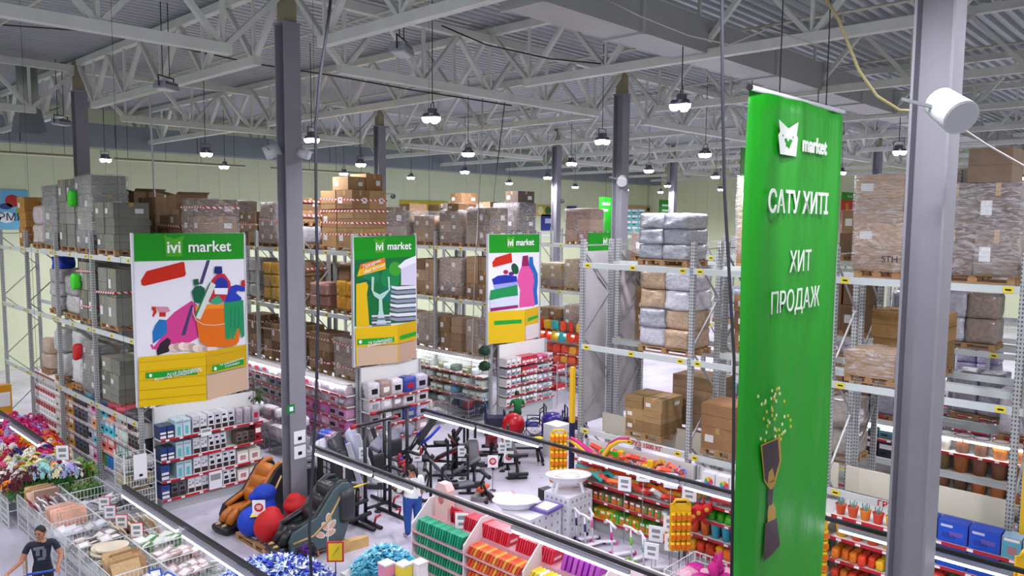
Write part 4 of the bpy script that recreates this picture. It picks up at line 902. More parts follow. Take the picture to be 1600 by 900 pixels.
s1.row(1, 6.2, 7.2, PB_LBL, .48, .42, .4, ['#d8443c', '#e06a5c'], 'red picture box on the second rack shelf', 'box', 'red_picture_box')
s1.row(0, 5.5, 6.2, PB_LBL, .3, .4, .4, ['#c9924a', '#d05a9a'], 'pink or tan box on the bottom rack shelf', 'box', 'pink_box')
s1.row(0, 6.3, 7.2, bottle_me, .2, .42, .2, ['#1f8a5c', '#2f6aa8', '#4a8ac0'], 'blue or green canister on the bottom rack shelf', 'canister', 'canister', deep=2)
for lv in range(4):
    s1.row(lv, 7.3, 8.2, [PB_LBL]+soft_me[:1], .24, .38, .38, ['#9ac4b4', '#c89aa4', '#b9b9b4'] if lv > 1 else ['#7a9a90', '#cfa890'], 'pastel boxed slippers on the %s shelf near the cleaning panel' % SEC(lv), 'box', 'slipper_box')
    s1.row(lv, 8.2, 9.3, [PB_KIT2, PB_LBL], .2, .36, .38, ['#2a2a2e', '#55524e', '#b9b6b2'], 'black white knife block box on %s shelf near the cleaning panel' % SEC(lv), 'box', 'dark_box', seed=lv+3)
# goods lying on top of that run under the lowest beam
for i, (y, c) in enumerate([(23.6, '#5a8a9a'), (23.0, '#2f5f7a'), (22.3, '#3a4a5a'), (21.7, '#a83a4c'), (21.1, '#c04a5c'), (20.5, '#5a5056'), (20.0, '#4a464c')]):
    put('loose_pack', soft_me[i % 4], None, (7.55, y, 2.12), .1*i, label='loose %s bag on top of the shelf run, %s from the far end' % (['teal', 'blue', 'slate', 'red', 'pink red', 'brown', 'grey'][i], ORD[i]), cat='bag', group='bags on the shelf run', color=c, scale=(.5, .55, .2))
s2 = Unit('long textile shelf run under the tableware rack', (13.35, 28.6, 0), 'X', 8.95, .5, [.3, .7, 1.1, 1.5, 1.85], 2.2)
for lv in range(5):
    s2.row(lv, 6.4, 8.9, soft_me, .5, .34, .44, ['#d07ab8', '#c85aa8', '#d89ac0', '#b88aa8'] if lv < 3 else ['#b9a4b0', '#a88fa0', '#c8b4c0', '#cfcad0'], '%s textile pack on the %s shelf beside the tableware panel' % ('bright pink' if lv < 3 else 'pale', SEC(lv)), 'textile', 'textile_pack', jit=.02)
    s2.row(lv, 1.0, 6.3, soft_me, .5, .34, .44, ['#c9ccd4', '#a9aeb8', '#8f9aa8', '#d8d8dc', '#b0a4a8'], 'grey white textile pack on the %s shelf past the column' % SEC(lv), 'textile', 'textile_pack', jit=.02)
s3 = Unit('long brightly lit houseware shelf run under the laundry panel rack', (19.2, 28.6, 0), 'X', 8.95, .5, [.3, .75, 1.2, 1.6], 2.2, rail=mat('rail_orange', '#b8503c', .4))
for lv in range(4):
    s3.row(lv, 4.2, 8.9, [PB_LBL]+lump_me[:2], .36, .24, .4, ['#c9d4d4', '#a9b49a', '#6a9ac0', '#b9c0b4', '#8a8f6a', '#cfd6d8', '#5a6a5c'], 'assorted houseware pack on the %s shelf left of the laundry panel' % SEC(lv), 'houseware', 'houseware_pack', jit=.02, every=.85)
    s3.row(lv, .5, 4.1, [PB_LBL]+lump_me[:2], .45, .24, .4, ['#c9d4d4', '#6ab4c4', '#b9c0b4', '#cfd6d8'], 'assorted houseware pack on the %s far shelf' % SEC(lv), 'houseware', 'houseware_pack', jit=.02, every=.85)
s4 = Unit('far toy shelf run under the half hidden rack', (25.1, 28.6, 0), 'X', 8.95, .5, [.3, .75, 1.2, 1.6], 2.4)
for lv in range(4):
    s4.row(lv, 2.0, 8.9, lump_me, .42, .36, .4, (['#d8402c', '#d84a30', '#e0603a', '#3fa8a8', '#e0a030', '#d8503c'] if lv > 1 else ['#b9bcc2', '#cfd0d4', '#a8acb4', '#c9a8a8']), '%s toy pack on the %s shelf of the far toy run' % ('bright' if lv > 1 else 'pale', SEC(lv)), 'toy', 'far_toy_pack', jit=.03)
for i in range(14):
    put('hanging_toy', lump_me[i % 4], None, (25.05, 19.9+.42*(i % 7), 2.15+.45*(i//7)), .3*i, label='bright toy bag hung above the far toy run, %s of the %s row' % (ordn(i % 7), ['lower', 'upper'][i//7]), cat='toy', group='hanging toy bags far off', color=['#d8301c', '#e04a20', '#2fa0a0', '#e0b020'][i % 4], scale=(.2, .4, .42))
# pot shelves seen through the near rack
s5 = Unit('shelf run of glazed flower pots behind the toy rack', (20.25, 8.5, 0), 'X', 7.0, .5, [.45, .92, 1.38, 1.85], 2.2)
for lv in range(1, 4):
    s5.row(lv, 2.6, 6.9, pot_me, .38, .42, .38, ['#a8602c', '#8a5a3c', '#b87038', '#7a6a3a', '#b9b4a8', '#6a4a34'], 'glazed flower pot on the %s shelf behind the toy rack' % SEC(lv), 'flower pot', 'flower_pot')
s5.row(3, .2, 2.5, PB_LBL, .36, .4, .38, ['#1f3a44', '#2f4a52'], 'dark teal box beside the flower pots', 'box', 'teal_box'); s5.row(2, .2, 2.5, PB_LBL, .36, .4, .38, ['#1f3038', '#20242a'], 'dark box beside the lower flower pots', 'box', 'dark_pot_box')
s6 = Unit('shelf run of pale boxed goods behind the rack post', (20.25, 11.6, 0), 'X', 3.0, .5, [.45, .92, 1.38, 1.85, 2.3], 2.8)
for lv in range(5): s6.row(lv, .05, 2.95, [PB_LBL, soft_me[0]], .3, .36, .4, ['#3c6aa8', '#b9c4d8', '#a83a44', '#d0d4dc', '#2f8a6a'], 'small bright pack on the %s shelf behind the rack post' % SEC(lv), 'pack', 'bright_pack')
for i in range(26):
    put('stacked_vase', bottle_me, None, (20.45, 4.9-.21*(i % 13)+ .02, .0+.46 if i < 13 else .46), label='small glass vase under the flower pot shelf, %s in line' % ordn(i), cat='vase', group='vases under the pot shelf', color=['#8a8a94', '#a8a4a8', '#6a5f66'][i % 3], scale=(.14, .14, .3)) if i < 13 else None
# ================================================================ LIGHT RAILS OVER THE SHOP FLOOR
BLK = mat('black_metal', '#17181a', .45); LED = mat('led_tube', '#f6f3ff', .4, emit=TUBE_E, ecol='#eeeaff'); ALU = mat('alu_tray', '#9a9ca4', .35, metal=.5)
def light_rail(x, y0, y1, z, segs, label, drop=True):
    t = thing('light_rail', label, 'lamp', (x, 0, z), group='suspended light rails')
    q = MB(); q.bx(-.035, .02, y0, y1, .02, .075); q.build('trunking', BLK, t)
    for (a, b) in segs:
        q = MB(); q.bx(-.085, -.035, a, b, -.035, .015); q.build('tray', ALU, t)
        q = MB(); q.tube([(-.06, a+.02, -.05), (-.06, b-.02, -.05)], .03, 8); q.build('led_tube', LED, t)
    for k in (y0+.2, y1-.2):
        q = MB(); q.tube([(0, k, .1), (0, k, 12.85-z)], .003, 4); q.build('wire', WIRE, t)
light_rail(4.38, -3.0, 12.6, 3.0, [(6.0, 8.0), (8.2, 10.3), (10.5, 12.5)], 'black light rail with white tubes above the wire bins')
light_rail(4.25, 16.3, 26, 3.0, [(16.4, 18.3), (19.0, 21.0), (21.6, 23.6)], 'black light rail with white tubes above the artificial flowers')
light_rail(7.68, -3.0, 12.4, 3.0, [(3.2, 5.0), (5.2, 7.2), (9.4, 10.4), (10.5, 12.3)], 'black light rail with white tubes above the pink stationery display')
light_rail(10.95, -3.0, 13.1, 3.0, [(-.5, 1.4), (1.8, 3.9), (4.4, 6.4), (6.5, 8.6), (9.6, 11.3), (11.4, 13.0)], 'black light rail with white tubes before the toy shelves')
for (x, y0, y1, w) in ((13.3, 19.7, 28.5, 'tableware'), (19.1, 19.7, 28.5, 'laundry panel'), (25.0, 19.7, 28.5, 'far toy'), (20.2, 1.5, 11.5, 'flower pot')):
    LEDS = mat('led_shelf', '#f6f8ff', .4, emit=16, ecol='#f4f6ff')
    t = thing('shelf_light', 'bright tube light under the lowest beam of the %s shelves' % w, 'lamp', (x, 0, 2.16 if x < 19 else 2.45 if x == 25.0 else 2.2), group='shelf tube lights')
    y = y0
    while y < y1-1: q = MB(); q.tube([(0, y, 0), (0, y+1.45, 0)], .03, 6); q.build('led_tube', LEDS, t); y += 1.5
    q = MB(); q.bx(-.03, .45, y0, y1, .03, .06); q.build('tray', SHW, t)

# ================================================================ WIRE BINS
WIREW = mat('white_wire', '#d5d8d8', .4); WIREG = mat('grey_wire', '#8d9094', .4, metal=.4)
def wire_bin_mesh(w, d, h, zf, m, name, step=.07, thick=.006):
    q = MB()
    for x in (-w/2, w/2):
        for y in (-d/2, d/2): q.bx(x-.012, x+.012, y-.012, y+.012, 0, h)
    for z in (zf, (zf+h)/2, h):
        for y in (-d/2, d/2): q.bx(-w/2, w/2, y-thick, y+thick, z-thick, z+thick)
        for x in (-w/2, w/2): q.bx(x-thick, x+thick, -d/2, d/2, z-thick, z+thick)
    for z in (.15, .3, .45):
        for y in (-d/2, d/2): q.bx(-w/2, w/2, y-thick*.7, y+thick*.7, z-thick, z+thick)
        for x in (-w/2, w/2): q.bx(x-thick*.7, x+thick*.7, -d/2, d/2, z-thick, z+thick)
    n = int(w/step)
    for i in range(1, n):
        x = -w/2+w*i/n
        for y in (-d/2, d/2): q.bx(x-thick*.55, x+thick*.55, y-thick*.55, y+thick*.55, .12, h)
        q.bx(x-thick*.55, x+thick*.55, -d/2, d/2, zf-thick, zf+thick)
    n = int(d/step)
    for i in range(1, n):
        y = -d/2+d*i/n
        for x in (-w/2, w/2): q.bx(x-thick*.55, x+thick*.55, y-thick*.55, y+thick*.55, .12, h)
    return q.mesh(name, m)
BIN = wire_bin_mesh(.84, .84, .86, .5, WIREW, 'wire_bin')
BINP = MB(); BINP.bx(-.4, .4, -.4, .4, .5, .52); BINP = BINP.mesh('bin_floor', WIREW)
q = MB(); q.bx(-.5, .5, -.5, .5, 0, 1); slab_me = q.mesh('slab', PT2)
q = MB(); q.lathe([(0, 0), (.5, .1), (.5, .25), (.46, .25), (0, .14)], 18); disc_me = q.mesh('platter', PT)
q = MB(); q.box((0, 0, .5), (1, 1, 1), 0); q.box((0, 0, 1.01), (.7, .6, .04), 1); card_me = q.mesh('packet', [PT, RAILW])
q = MB(); q.lathe([(.30, 0), (.5, .35), (.52, .4), (.45, .4), (.26, .05), (0, .04)], 14); q.bar((.45, 0, .34), (1.25, 0, .42), .07, .04); pan_me = q.mesh('pan', PT)
q = MB()
for k in range(26):
    a = k*2.4; r_ = .06+.42*math.sqrt(k/26); zz = .5+.35*(1-k/26)+.12*math.sin(k*1.7)
    e = Vector((math.cos(a), math.sin(a), .5)); c_ = Vector((r_*math.cos(a), r_*math.sin(a), zz)); sd = Vector((-math.sin(a), math.cos(a), 0))*.09
    q.add([c_-sd-e*.02, c_+e*.16-Vector((0, 0, .02)), c_+sd-e*.02, c_-e*.1+Vector((0, 0, .06))], [(0, 1, 2, 3)])
    q.tube([(0, 0, .05), tuple(c_)], .012, 4)
leafy_me = q.mesh('leafy_tuft', tint('leaf_tint', .5, var=.25, scale=9))
BINS = []
def wire_bin(i, x, y, label, kind, colors, what, cat, n, name, cx=None):
    t = thing('wire_bin', label, 'bin', (x, y, 0), group='white wire bins'); put('wire_frame', BIN, t); put('bin_floor', BINP, t)
    r = random.Random(i*53+1)
    for k in range(n):
        a, b = (k % 4), k//4
        px, py, pz = x-.28+.19*a+r.uniform(-.02, .02), y-.27+.54*(b % 3)/2+r.uniform(-.03, .03), .54+.14*(b//3)+r.uniform(0, .05)
        lab = '%s, %s piece counted in the %s' % (what, ordn(k), label.split(' holding')[0].replace('white ', '')+' spot %d' % i) if 0 else '%s, %s of its bin' % (what, ordn(k))
        kw = dict(label=lab, cat=cat, group=what+' in one bin')
        c = shade(r.choice(colors), r.uniform(.85, 1.1))
        if kind == 'slab': put(name, slab_me, None, (px, py, pz+.1), color=c, scale=(.03, .3, .34), rot=(r.uniform(-.1, .1), -.5+r.uniform(-.15, .15), r.uniform(-.1, .1)), **kw)
        elif kind == 'packet': put(name, card_me, None, (px, py, pz+.12), color=c, scale=(.22, .26, .035), rot=(r.uniform(-.3, .3), r.uniform(-.5, .1), r.uniform(-.4, .4)), **kw)
        elif kind == 'platter': put(name, disc_me, None, (x+r.uniform(-.12, .12), y+r.uniform(-.12, .12), .6+.035*k), color=c, scale=(.6, .42, .3), rot=(r.uniform(-.1, .1), r.uniform(-.1, .1), r.uniform(0, 3)), **kw)
        elif kind == 'soft': put(name, lump_me[k % 4], None, (px, py, pz), r.uniform(0, 3), color=c, scale=(.26, .3, .22), **kw)
        elif kind == 'plant': put(name, leafy_me, None, (px, py, .5), r.uniform(0, 3), color=c, scale=(.22, .22, .42), **kw)
        elif kind == 'pan': put(name, pan_me, None, (px, py, pz+.1), color=c, scale=(.28, .28, .3), rot=(r.uniform(-.5, .5), r.uniform(-.4, .4), r.uniform(0, 6)), **kw)
        elif kind == 'board': put(name, slab_me, None, (x+r.uniform(-.1, .1), y-.3+.6*k/max(1, n-1), .66), color=c, scale=(.5, .03, .34), rot=(-.5, 0, r.uniform(-.06, .06)), **kw)
XA, XB = 5.12, 5.98
specs = [
 (XA, 19.9, 'white wire bin holding beige and brown trays beside the flowers', 'board', ['#c9a890', '#8a6a5c', '#b08a3c'], 'beige serving tray', 'tray', 10, 'serving_tray'),
 (XB, 19.9, 'white wire bin holding small green potted plants', 'plant', ['#4f7a30', '#6f9a44', '#3f6a2c', '#a8b884'], 'small green artificial plant', 'plant', 20, 'small_plant'),
 (XA, 19.04, 'white wire bin holding white and dark red boxed sets', 'slab', ['#e2e0e0', '#8a1c2c', '#d8d6d8'], 'white or dark red boxed set', 'box', 12, 'boxed_set'),
 (XB, 19.04, 'half empty white wire bin with grey pads', 'packet', ['#a9acb0', '#c9ccd0'], 'grey flat pad', 'pad', 8, 'flat_pad'),
 (XA, 18.18, 'white wire bin holding peach coloured mats', 'board', ['#d8a890', '#cf9c84', '#e0b8a4'], 'peach table mat', 'mat', 12, 'table_mat'),
 (XB, 18.18, 'white wire bin holding black and steel pans', 'pan', ['#2a2a2e', '#8a8d90', '#55585c'], 'black or steel pan', 'pan', 9, 'frying_pan'),
 (XA, 17.32, 'white wire bin holding pale blue white cloths', 'packet', ['#cfdce6', '#d8e0ea', '#b9b4c0'], 'pale blue folded cloth', 'cloth', 16, 'folded_cloth'),
 (XB, 17.32, 'white wire bin holding grey bagged utensils', 'soft', ['#6a6a70', '#8a8a90', '#4a4a50'], 'grey bagged utensil set', 'utensils', 12, 'utensil_bag'),
 (XA, 16.46, 'white wire bin holding grey brown packets', 'packet', ['#9a9490', '#c8c0b8', '#7a726c', '#b8aca4'], 'grey brown packet', 'packet', 20, 'packet'),
 (XB, 16.46, 'white wire bin holding beige and red cutting boards', 'slab', ['#c9b48c', '#8a2c24', '#d8c8a4'], 'beige or red cutting board', 'board', 12, 'cutting_board'),
 (XA, 15.6, 'white wire bin holding cream oval platters', 'platter', ['#d8ccb4', '#cfc4ac', '#b9a484'], 'cream oval platter', 'platter', 8, 'oval_platter'),
 (XB, 15.6, 'white wire bin holding green and white napkin packs', 'packet', ['#dfe6dc', '#5f9a5c', '#e6e6e2'], 'green white napkin pack', 'napkins', 18, 'napkin_pack'),
 (XA, 14.74, 'white wire bin holding wooden boards', 'board', ['#b08a5c', '#c9a878', '#9a7448'], 'wooden chopping board', 'board', 10, 'wooden_board'),
 (XB, 14.74, 'white wire bin holding pale pink and grey cloths', 'packet', ['#c49a94', '#b8a4a4', '#c8b8b4', '#a8b4a4'], 'pale pink cloth pack', 'cloth', 18, 'cloth_pack'),
 (XA, 13.88, 'white wire bin holding white cards and a bright blue pack', 'packet', ['#e2e6ec', '#d8dce4', '#2a5ac0'], 'white or blue card pack', 'packet', 16, 'card_pack'),
 (XB, 13.88, 'white wire bin holding pinkish grey rugs at the block end', 'packet', ['#b8a09c', '#9aa89a', '#c8b4ac'], 'pinkish grey rug pack', 'rug', 16, 'rug_pack'),
]
for i, (x, y, lb, kd, cs, wh, ct, n, nm) in enumerate(specs): wire_bin(i, x, y, lb, kd, cs, wh, ct, n, nm)
CARDR = mat('card_red_frame', '#c8202c', .4); CARDW = mat('card_face', '#eef0f2', .5)
q = MB(); q.bx(-.12, .12, -.012, .012, 0, .3, 0); q.bx(-.112, .112, -.016, -.012, .012, .29, 1); q.bx(-.07, .07, -.018, -.016, .17, .24, 2); q.bx(-.06, .06, -.018, -.016, .07, .12, 2); holder_me = q.mesh('price_holder', [CARDR, CARDW, GREYP])
for i, (px, py, z) in enumerate([(163, 787, 1.0), (172, 800, 1.0), (190, 815, 1.0), (214, 828, 1.0), (98, 710, 1.45), (88, 700, 1.2)][:5]):
    p_ = onz(px, py, z); t = thing('price_holder', 'red framed price card standing over the wire bins, %s from the flowers' % ordn(i) if i < 4 else 'white price card on a stick above the green plants', 'price card', (p_.x, p_.y, 0), math.radians(-40), 'price cards over the bins')
    put('card', holder_me, t, (0, 0, z-.15), scale=1.0 if i < 4 else 1.3); q = MB(); q.tube([(0, 0, .5), (0, 0, z-.14)], .008, 5); q.build('stick', WIREW, t)
# ================================================================ FLOWER STAND
FLW = tint('petal', .55, var=.2, scale=14)
flower_me = []
for s in range(4):
    r = random.Random(s+2); q = MB()
    for k in range(30):
        th = math.acos(1-r.random()*.8); ph = r.uniform(0, 6.28); c_ = Vector((math.sin(th)*math.cos(ph), math.sin(th)*math.sin(ph), max(0, math.cos(th))))*.4; c_.z += .5
        n_ = (c_-Vector((0, 0, .35))).normalized(); a = n_.orthogonal().normalized(); b = n_.cross(a); R_ = .105*r.uniform(.7, 1.3)
        vs = [c_+n_*.05]
        for j in range(5):
            t0 = 2*math.pi*j/5; vs += [c_+(a*math.cos(t0-.5)+b*math.sin(t0-.5))*R_*.75, c_+(a*math.cos(t0)+b*math.sin(t0))*R_+n_*.05, c_+(a*math.cos(t0+.5)+b*math.sin(t0+.5))*R_*.75]
        fs = []
        for j in range(5): fs += [(0, 1+3*j, 2+3*j), (0, 2+3*j, 3+3*j)]
        q.add(vs, fs, 0)
    for k in range(7):
        a = k*.9; q.add([(0, 0, .1), (.3*math.cos(a), .3*math.sin(a), .45), (.42*math.cos(a+.25), .42*math.sin(a+.25), .5), (.32*math.cos(a+.5), .32*math.sin(a+.5), .42)], [(0, 1, 2, 3)], 1)
    q.tube([(0, 0, 0), (0, 0, .5)], .05, 5, 1)
    flower_me.append(q.mesh('flower_bunch', [FLW, mat('flower_leaf', '#3f7a2c', .5, var=.2, scale=10)]))
r = random.Random(5); cols = {'magenta': '#c81a6a', 'red': '#c01c22', 'pink': '#e05a9a', 'orange': '#e8801c', 'yellow': '#e6c21c', 'white': '#e6e2dc', 'lilac': '#b4a4dc', 'pale blue': '#a8c4dc', 'maroon': '#5a1a2c', 'lime': '#a4c43c', 'cream': '#e4dcb4', 'peach': '#e6a48c', 'blue': '#1c2a7a', 'aqua': '#9ad4cc'}
zone = [(25.5, ['magenta', 'pink', 'magenta', 'lilac']), (24.2, ['magenta', 'red', 'pink', 'lilac', 'orange']), (23.2, ['orange', 'yellow', 'red', 'magenta', 'white']), (22.3, ['red', 'white', 'cream', 'magenta', 'lime', 'blue']), (21.5, ['lime', 'cream', 'white', 'orange', 'magenta', 'pink']), (20.9, ['lilac', 'white', 'pale blue', 'lilac', 'maroon', 'lime', 'red', 'cream', 'white']), (20.4, ['maroon', 'peach', 'aqua', 'white', 'pale blue', 'pink', 'white', 'orange'])]
t = thing('flower_stand', 'long white wire stand carrying the artificial flowers', 'stand', (5.55, 23.6, 0))
q = MB()
for yy in [-3.1+.62*k for k in range(11)]:
    for xx in (-1.0, .6): q.bx(xx-.015, xx+.015, yy-.015, yy+.015, 0, .8)
    q.bx(-1.0, .6, yy-.01, yy+.01, .4, .42)
for xx in (-1.0, .6):
    for z in (.1, .25, .4, .6, .8): q.bx(xx-.01, xx+.01, -3.1, 3.1, z-.01, z+.01)
    for k in range(62): q.bx(xx-.005, xx+.005, -3.1+.1*k-.005, -3.1+.1*k+.005, .1, .8)
q.build('wire_frame', WIREW, t); q = MB(); q.bx(-.97, .57, -3.08, 3.08, .6, .63); q.build('tray', SHW, t)
nfl = 0; used = {}
for k in range(300):
    y = 26.6-6.3*((k//12)+r.uniform(-.3, .3))/24.5; u = (k % 12)/11
    x = 4.62+(1.4+.13*(y-20.3))*u+r.uniform(-.06, .06); zc = min(zone, key=lambda a: abs(a[0]-y+r.uniform(-.4, .4)))[1]; cn = r.choice(zc); used[cn] = used.get(cn, -1)+1
    put('flower_bunch', r.choice(flower_me), None, (x, y, .63), r.uniform(0, 6), label='%s artificial flower bunch on the flower stand, %s of that colour from far' % (cn, ordn(used[cn])), cat='flowers', group='flower bunches on the stand', color=shade(cols[cn], r.uniform(1.05, 1.4)), scale=(.37, .37, .55+.25*math.sin(math.pi*u)+r.uniform(-.05, .1)))
for k in range(11):
    p_ = Vector((6.0+.09*(k % 4)*1.6, 20.85+.28*(k//4)+.06*(k % 3), .35)); c = ['#1f5a2c', '#2c6a34', '#5a9a2c', '#84b83c'][(k//4+k) % 4] if k < 8 else '#8cc03a'
    put('leafy_plant', leafy_me, None, p_, k*1.3, label='leafy green artificial plant at the corner of the flower stand, %s of its clump' % ordn(k), cat='plant', group='leafy plants at the stand corner', color=c, scale=(.55, .55, .8))
put('yellow_flower', flower_me[0], None, (6.5, 20.95, .7), label='small yellow flower beside the leafy plants', cat='flowers', color='#e8d020', scale=(.22, .22, .3))
# wire dump bins by the cookware end, and grey cages in the aisle
q = MB()
for lvl in range(4):
    z0 = .12+lvl*.4
    for z in (z0, z0+.15, z0+.3):
        for y in (-.3, .3): q.bx(-.35, .35, y-.007, y+.007, z-.007, z+.007)
        for x in (-.35, .35): q.bx(x-.007, x+.007, -.3, .3, z-.007, z+.007)
    for k in range(12): q.bx(-.35+.064*k-.004, -.35+.064*k+.004, -.3, .3, z0-.004, z0+.004); q.bx(-.35+.064*k-.004, -.35+.064*k+.004, -.304, -.296, z0, z0+.3)
    for k in range(10): q.bx(-.354, -.346, -.3+.067*k-.004, -.3+.067*k+.004, z0, z0+.3)
for x in (-.35, .35):
    for y in (-.3, .3): q.bx(x-.015, x+.015, y-.015, y+.015, 0, 1.75)
tower_me = q.mesh('basket_tower', WIREW)
t = thing('basket_tower', 'tiered wire basket tower full of small clear bags beside the cookware shelves', 'basket', (6.85, 18.95, 0)); put('frame', tower_me, t)
q = MB(); q.bx(-.15, .15, -.33, -.32, 1.1, 1.7, 0); q.bx(-.03, .05, -.334, -.33, 1.16, 1.22, 1); q.build('notice', [CARDW, BLKP], t)
r = random.Random(3)
for lvl in range(4):
    for k in range(8):
        put('clear_bag', lump_me[k % 4], None, (6.85-.24+.16*(k % 4), 18.95-.14+.28*(k//4), .13+lvl*.4), r.uniform(0, 3), label='small clear bag in the %s tier of the basket tower, %s of eight' % (SEC(lvl), ordn(k)), cat='bag', group='clear bags in the basket tower', color=shade(r.choice(['#8a8a84', '#5a5a58', '#b9b9b2', '#a89a6a']), 1), scale=(.18, .26, .22))
CAGE = wire_bin_mesh(1.1, .8, .85, .12, WIREG, 'grey_cage', .09, .007)
def cage(x, y, rz, label, cs, what, n=14):
    t = thing('wire_cage', label, 'cage', (x, y, 0), rz, 'grey wire cages'); put('wire_frame', CAGE, t)
    for k in range(n):
        a = math.cos(rz); b = math.sin(rz); u, v = -.4+.2*(k % 5), -.25+.25*((k//5) % 3); zz = .14+.3*(k//15)+(.42 if k >= n//2 else .1)
        put('heaped_textile', lump_me[k % 4], None, (x+u*a-v*b, y+u*b+v*a, zz), k*.7, label='%s heaped in its wire cage, %s of the heap' % (what, ordn(k)), cat='textile', group=what+' heap', color=shade(cs[k % len(cs)], .9+.03*(k % 6)), scale=(.34, .34, .3))
cage(18.9, 20.2, math.pi/2, 'grey wire cage of navy and red bundles before the houseware shelves', ['#1c2438', '#2a3048', '#6a1c24', '#3a3f4c'], 'navy or red bundle')
cage(17.6, 20.9, math.pi/2, 'grey wire cage of pale bundles next to the navy bundles', ['#9a8f88', '#b8b4b0', '#c4c0bc'], 'pale grey bundle')
cage(12.85, 19.6, math.pi/2, 'dark wire cage with a blue folded blanket before the pink textiles', ['#2348a8', '#2a52b8', '#4a3f44', '#b890a8'], 'blue or mauve blanket')
for i, (x, y) in enumerate([(12.3, 21.2), (12.3, 22.6), (12.3, 24.0), (12.2, 25.4)]):
    cage(x, y, math.pi/2, 'wire cage heaped with white bagged textiles, %s past the grey column' % ordn(i), ['#cfcace', '#b9aeb4', '#a89aa0', '#d8d4d8', '#8a7a80', '#c4a4b0'], 'white bagged textile %s' % ['near the pink shelf', 'in the next cage', 'in the third cage', 'in the last cage'][i], 20)

t = thing('plant_tub', 'low white planter box under the leafy plants at the stand corner', 'planter', (6.25, 21.1, 0)); q = MB(); q.bx(-.36, .3, -.4, .5, 0, .36); q.build('box_body', SHW, t); q = MB(); q.bx(-.38, .32, -.42, .52, .34, .37); q.build('rim', SHG, t)
# ================================================================ MASSAGE CHAIRS AND BEAN BAGS
LEATHB = mat('leather_black', '#1d1d20', .4, bump=.15, scale=12); LEATHT = mat('leather_tan', '#b0661c', .42, bump=.12, scale=10); LEATHG = mat('shell_teal', '#46595e', .4); GOLD = mat('trim_gold', '#b89a6a', .35, metal=.4); SHELLD = mat('shell_dark', '#2c2f34', .35); LEAFP = mat('leaf_decal', '#d8a894', .5); LEAFW = mat('decal_white', '#e6e2dc', .5)
def massage_chair(loc, rz, label, shell, cush, trim, decal=False, cover=False):
    """foot end at x=0, back towards +x"""
    t = thing('massage_chair', label, 'massage chair', loc, rz, 'massage chairs')
    side = [(.22, .02), (.2, .3), (.3, .52), (.55, .62), (.82, .72), (1.0, .95), (1.22, 1.24), (1.42, 1.36), (1.58, 1.34), (1.68, 1.2), (1.68, .85), (1.55, .45), (1.42, .1), (1.3, .02)]
    for y, s in ((-.42, 1), (.27, 1)):
        q = MB(); q.prism(side, .15, (0, y+.15, 0)); q.build('side_shell', shell, t)
        q = MB(); q.tube([(x, y+(.15 if y < 0 else 0), z-.01) for x, z in side[2:9]], .06, 8); q.build('armrest', cush, t)
    q = MB(); q.tube([(.24, -.43, .3), (.7, -.43, .36), (1.05, -.43, .62), (1.35, -.43, 1.1)], .028, 6); q.build('trim', trim, t)
    q = MB(); q.rbox((.62, 0, .42), (.62, .5, .22), .08, n=3); q.build('seat', cush, t)
    q = MB()
    pts = [(.85, .5), (1.0, .78), (1.18, 1.02), (1.34, 1.2)]
    for i in range(3):
        a, b = pts[i], pts[i+1]; q.rbox(((a[0]+b[0])/2-.03, 0, (a[1]+b[1])/2+.03), (.36, .54, .38), .12, n=3)
    q.build('backrest', cush, t)
    q = MB(); q.rbox((1.28, 0, 1.22), (.2, .4, .24), .09, n=3); q.build('headrest', cush, t)
    for y in (-.13, .13):
        q = MB(); q.tube([(.36, y, .45), (.2, y, .34), (.1, y, .2)], [.1, .11, .1], 10); q.build('calf_rest', cush, t)
    q = MB(); q.rbox((.06, 0, .1), (.34, .62, .2), .09, n=3); q.build('foot_unit', LEATHB, t)
    for y in (-.12, .12): q = MB(); q.sph((.0, y, .2), (.09, .06, .04), 8); q.build('foot_pad', trim, t)
    if decal:
        q = MB()
        for (x, z, a) in ((.86, .34, 2.6), (.98, .5, 2.2), (1.06, .66, 1.57), (1.14, .5, .9), (1.1, .33, .3)):
            out = [(math.cos(k)*.1, math.sin(k)*.055) for k in [2*math.pi*j/12 for j in range(12)]]
            rot = [(x+u*math.cos(a)-v*math.sin(a), z+u*math.sin(a)+v*math.cos(a)) for u, v in out]
            q.prism(rot, .004, (0, -.425, 0)); q.prism([(x+(u-x)*1.28, z+(v-z)*1.28) for u, v in rot], .002, (0, -.424, 0), mi=1)
        q.bar((1.03, -.424, .12), (1.05, -.424, .6), .02, .02, 1); q.build('leaf_decal', [LEAFP, LEAFW], t)
    if cover:
        q = MB(); q.rbox((1.5, -.05, .85), (.42, .92, .78), .12, n=3); q.build('back_shell', SHELLD, t)
    return t
massage_chair((7.92, 16.75, 0), .12, 'tan and black leather massage chair beside the cookware shelves', LEATHB, LEATHT, GOLD)
massage_chair((8.02, 14.55, .15), -.12, 'black massage chair with teal side shell and pink leaf decal', LEATHG, LEATHB, GOLD, True, True)
pallet(8.55, 15.4, 0, 1.7, 1.1, 'on the floor under the bean bags', 'floor pallets'); pallet(8.75, 14.5, 0, .9, 1.6, 'on the floor under the teal massage chair', 'floor pallets')
q = MB(); q.bx(-.35, .35, -.06, .06, 0, .22); q.bx(-.4, .3, .1, .2, 0, .18); q.build('timber_block', mat('fresh_timber', '#c9a468', .7, var=.1), None, (9.55, 13.85, 0), -.12, label='pale timber blocks beside the teal massage chair', cat='timber')
BEAN = tint('bean_cloth', .7, var=.08, scale=3, bump=.15)
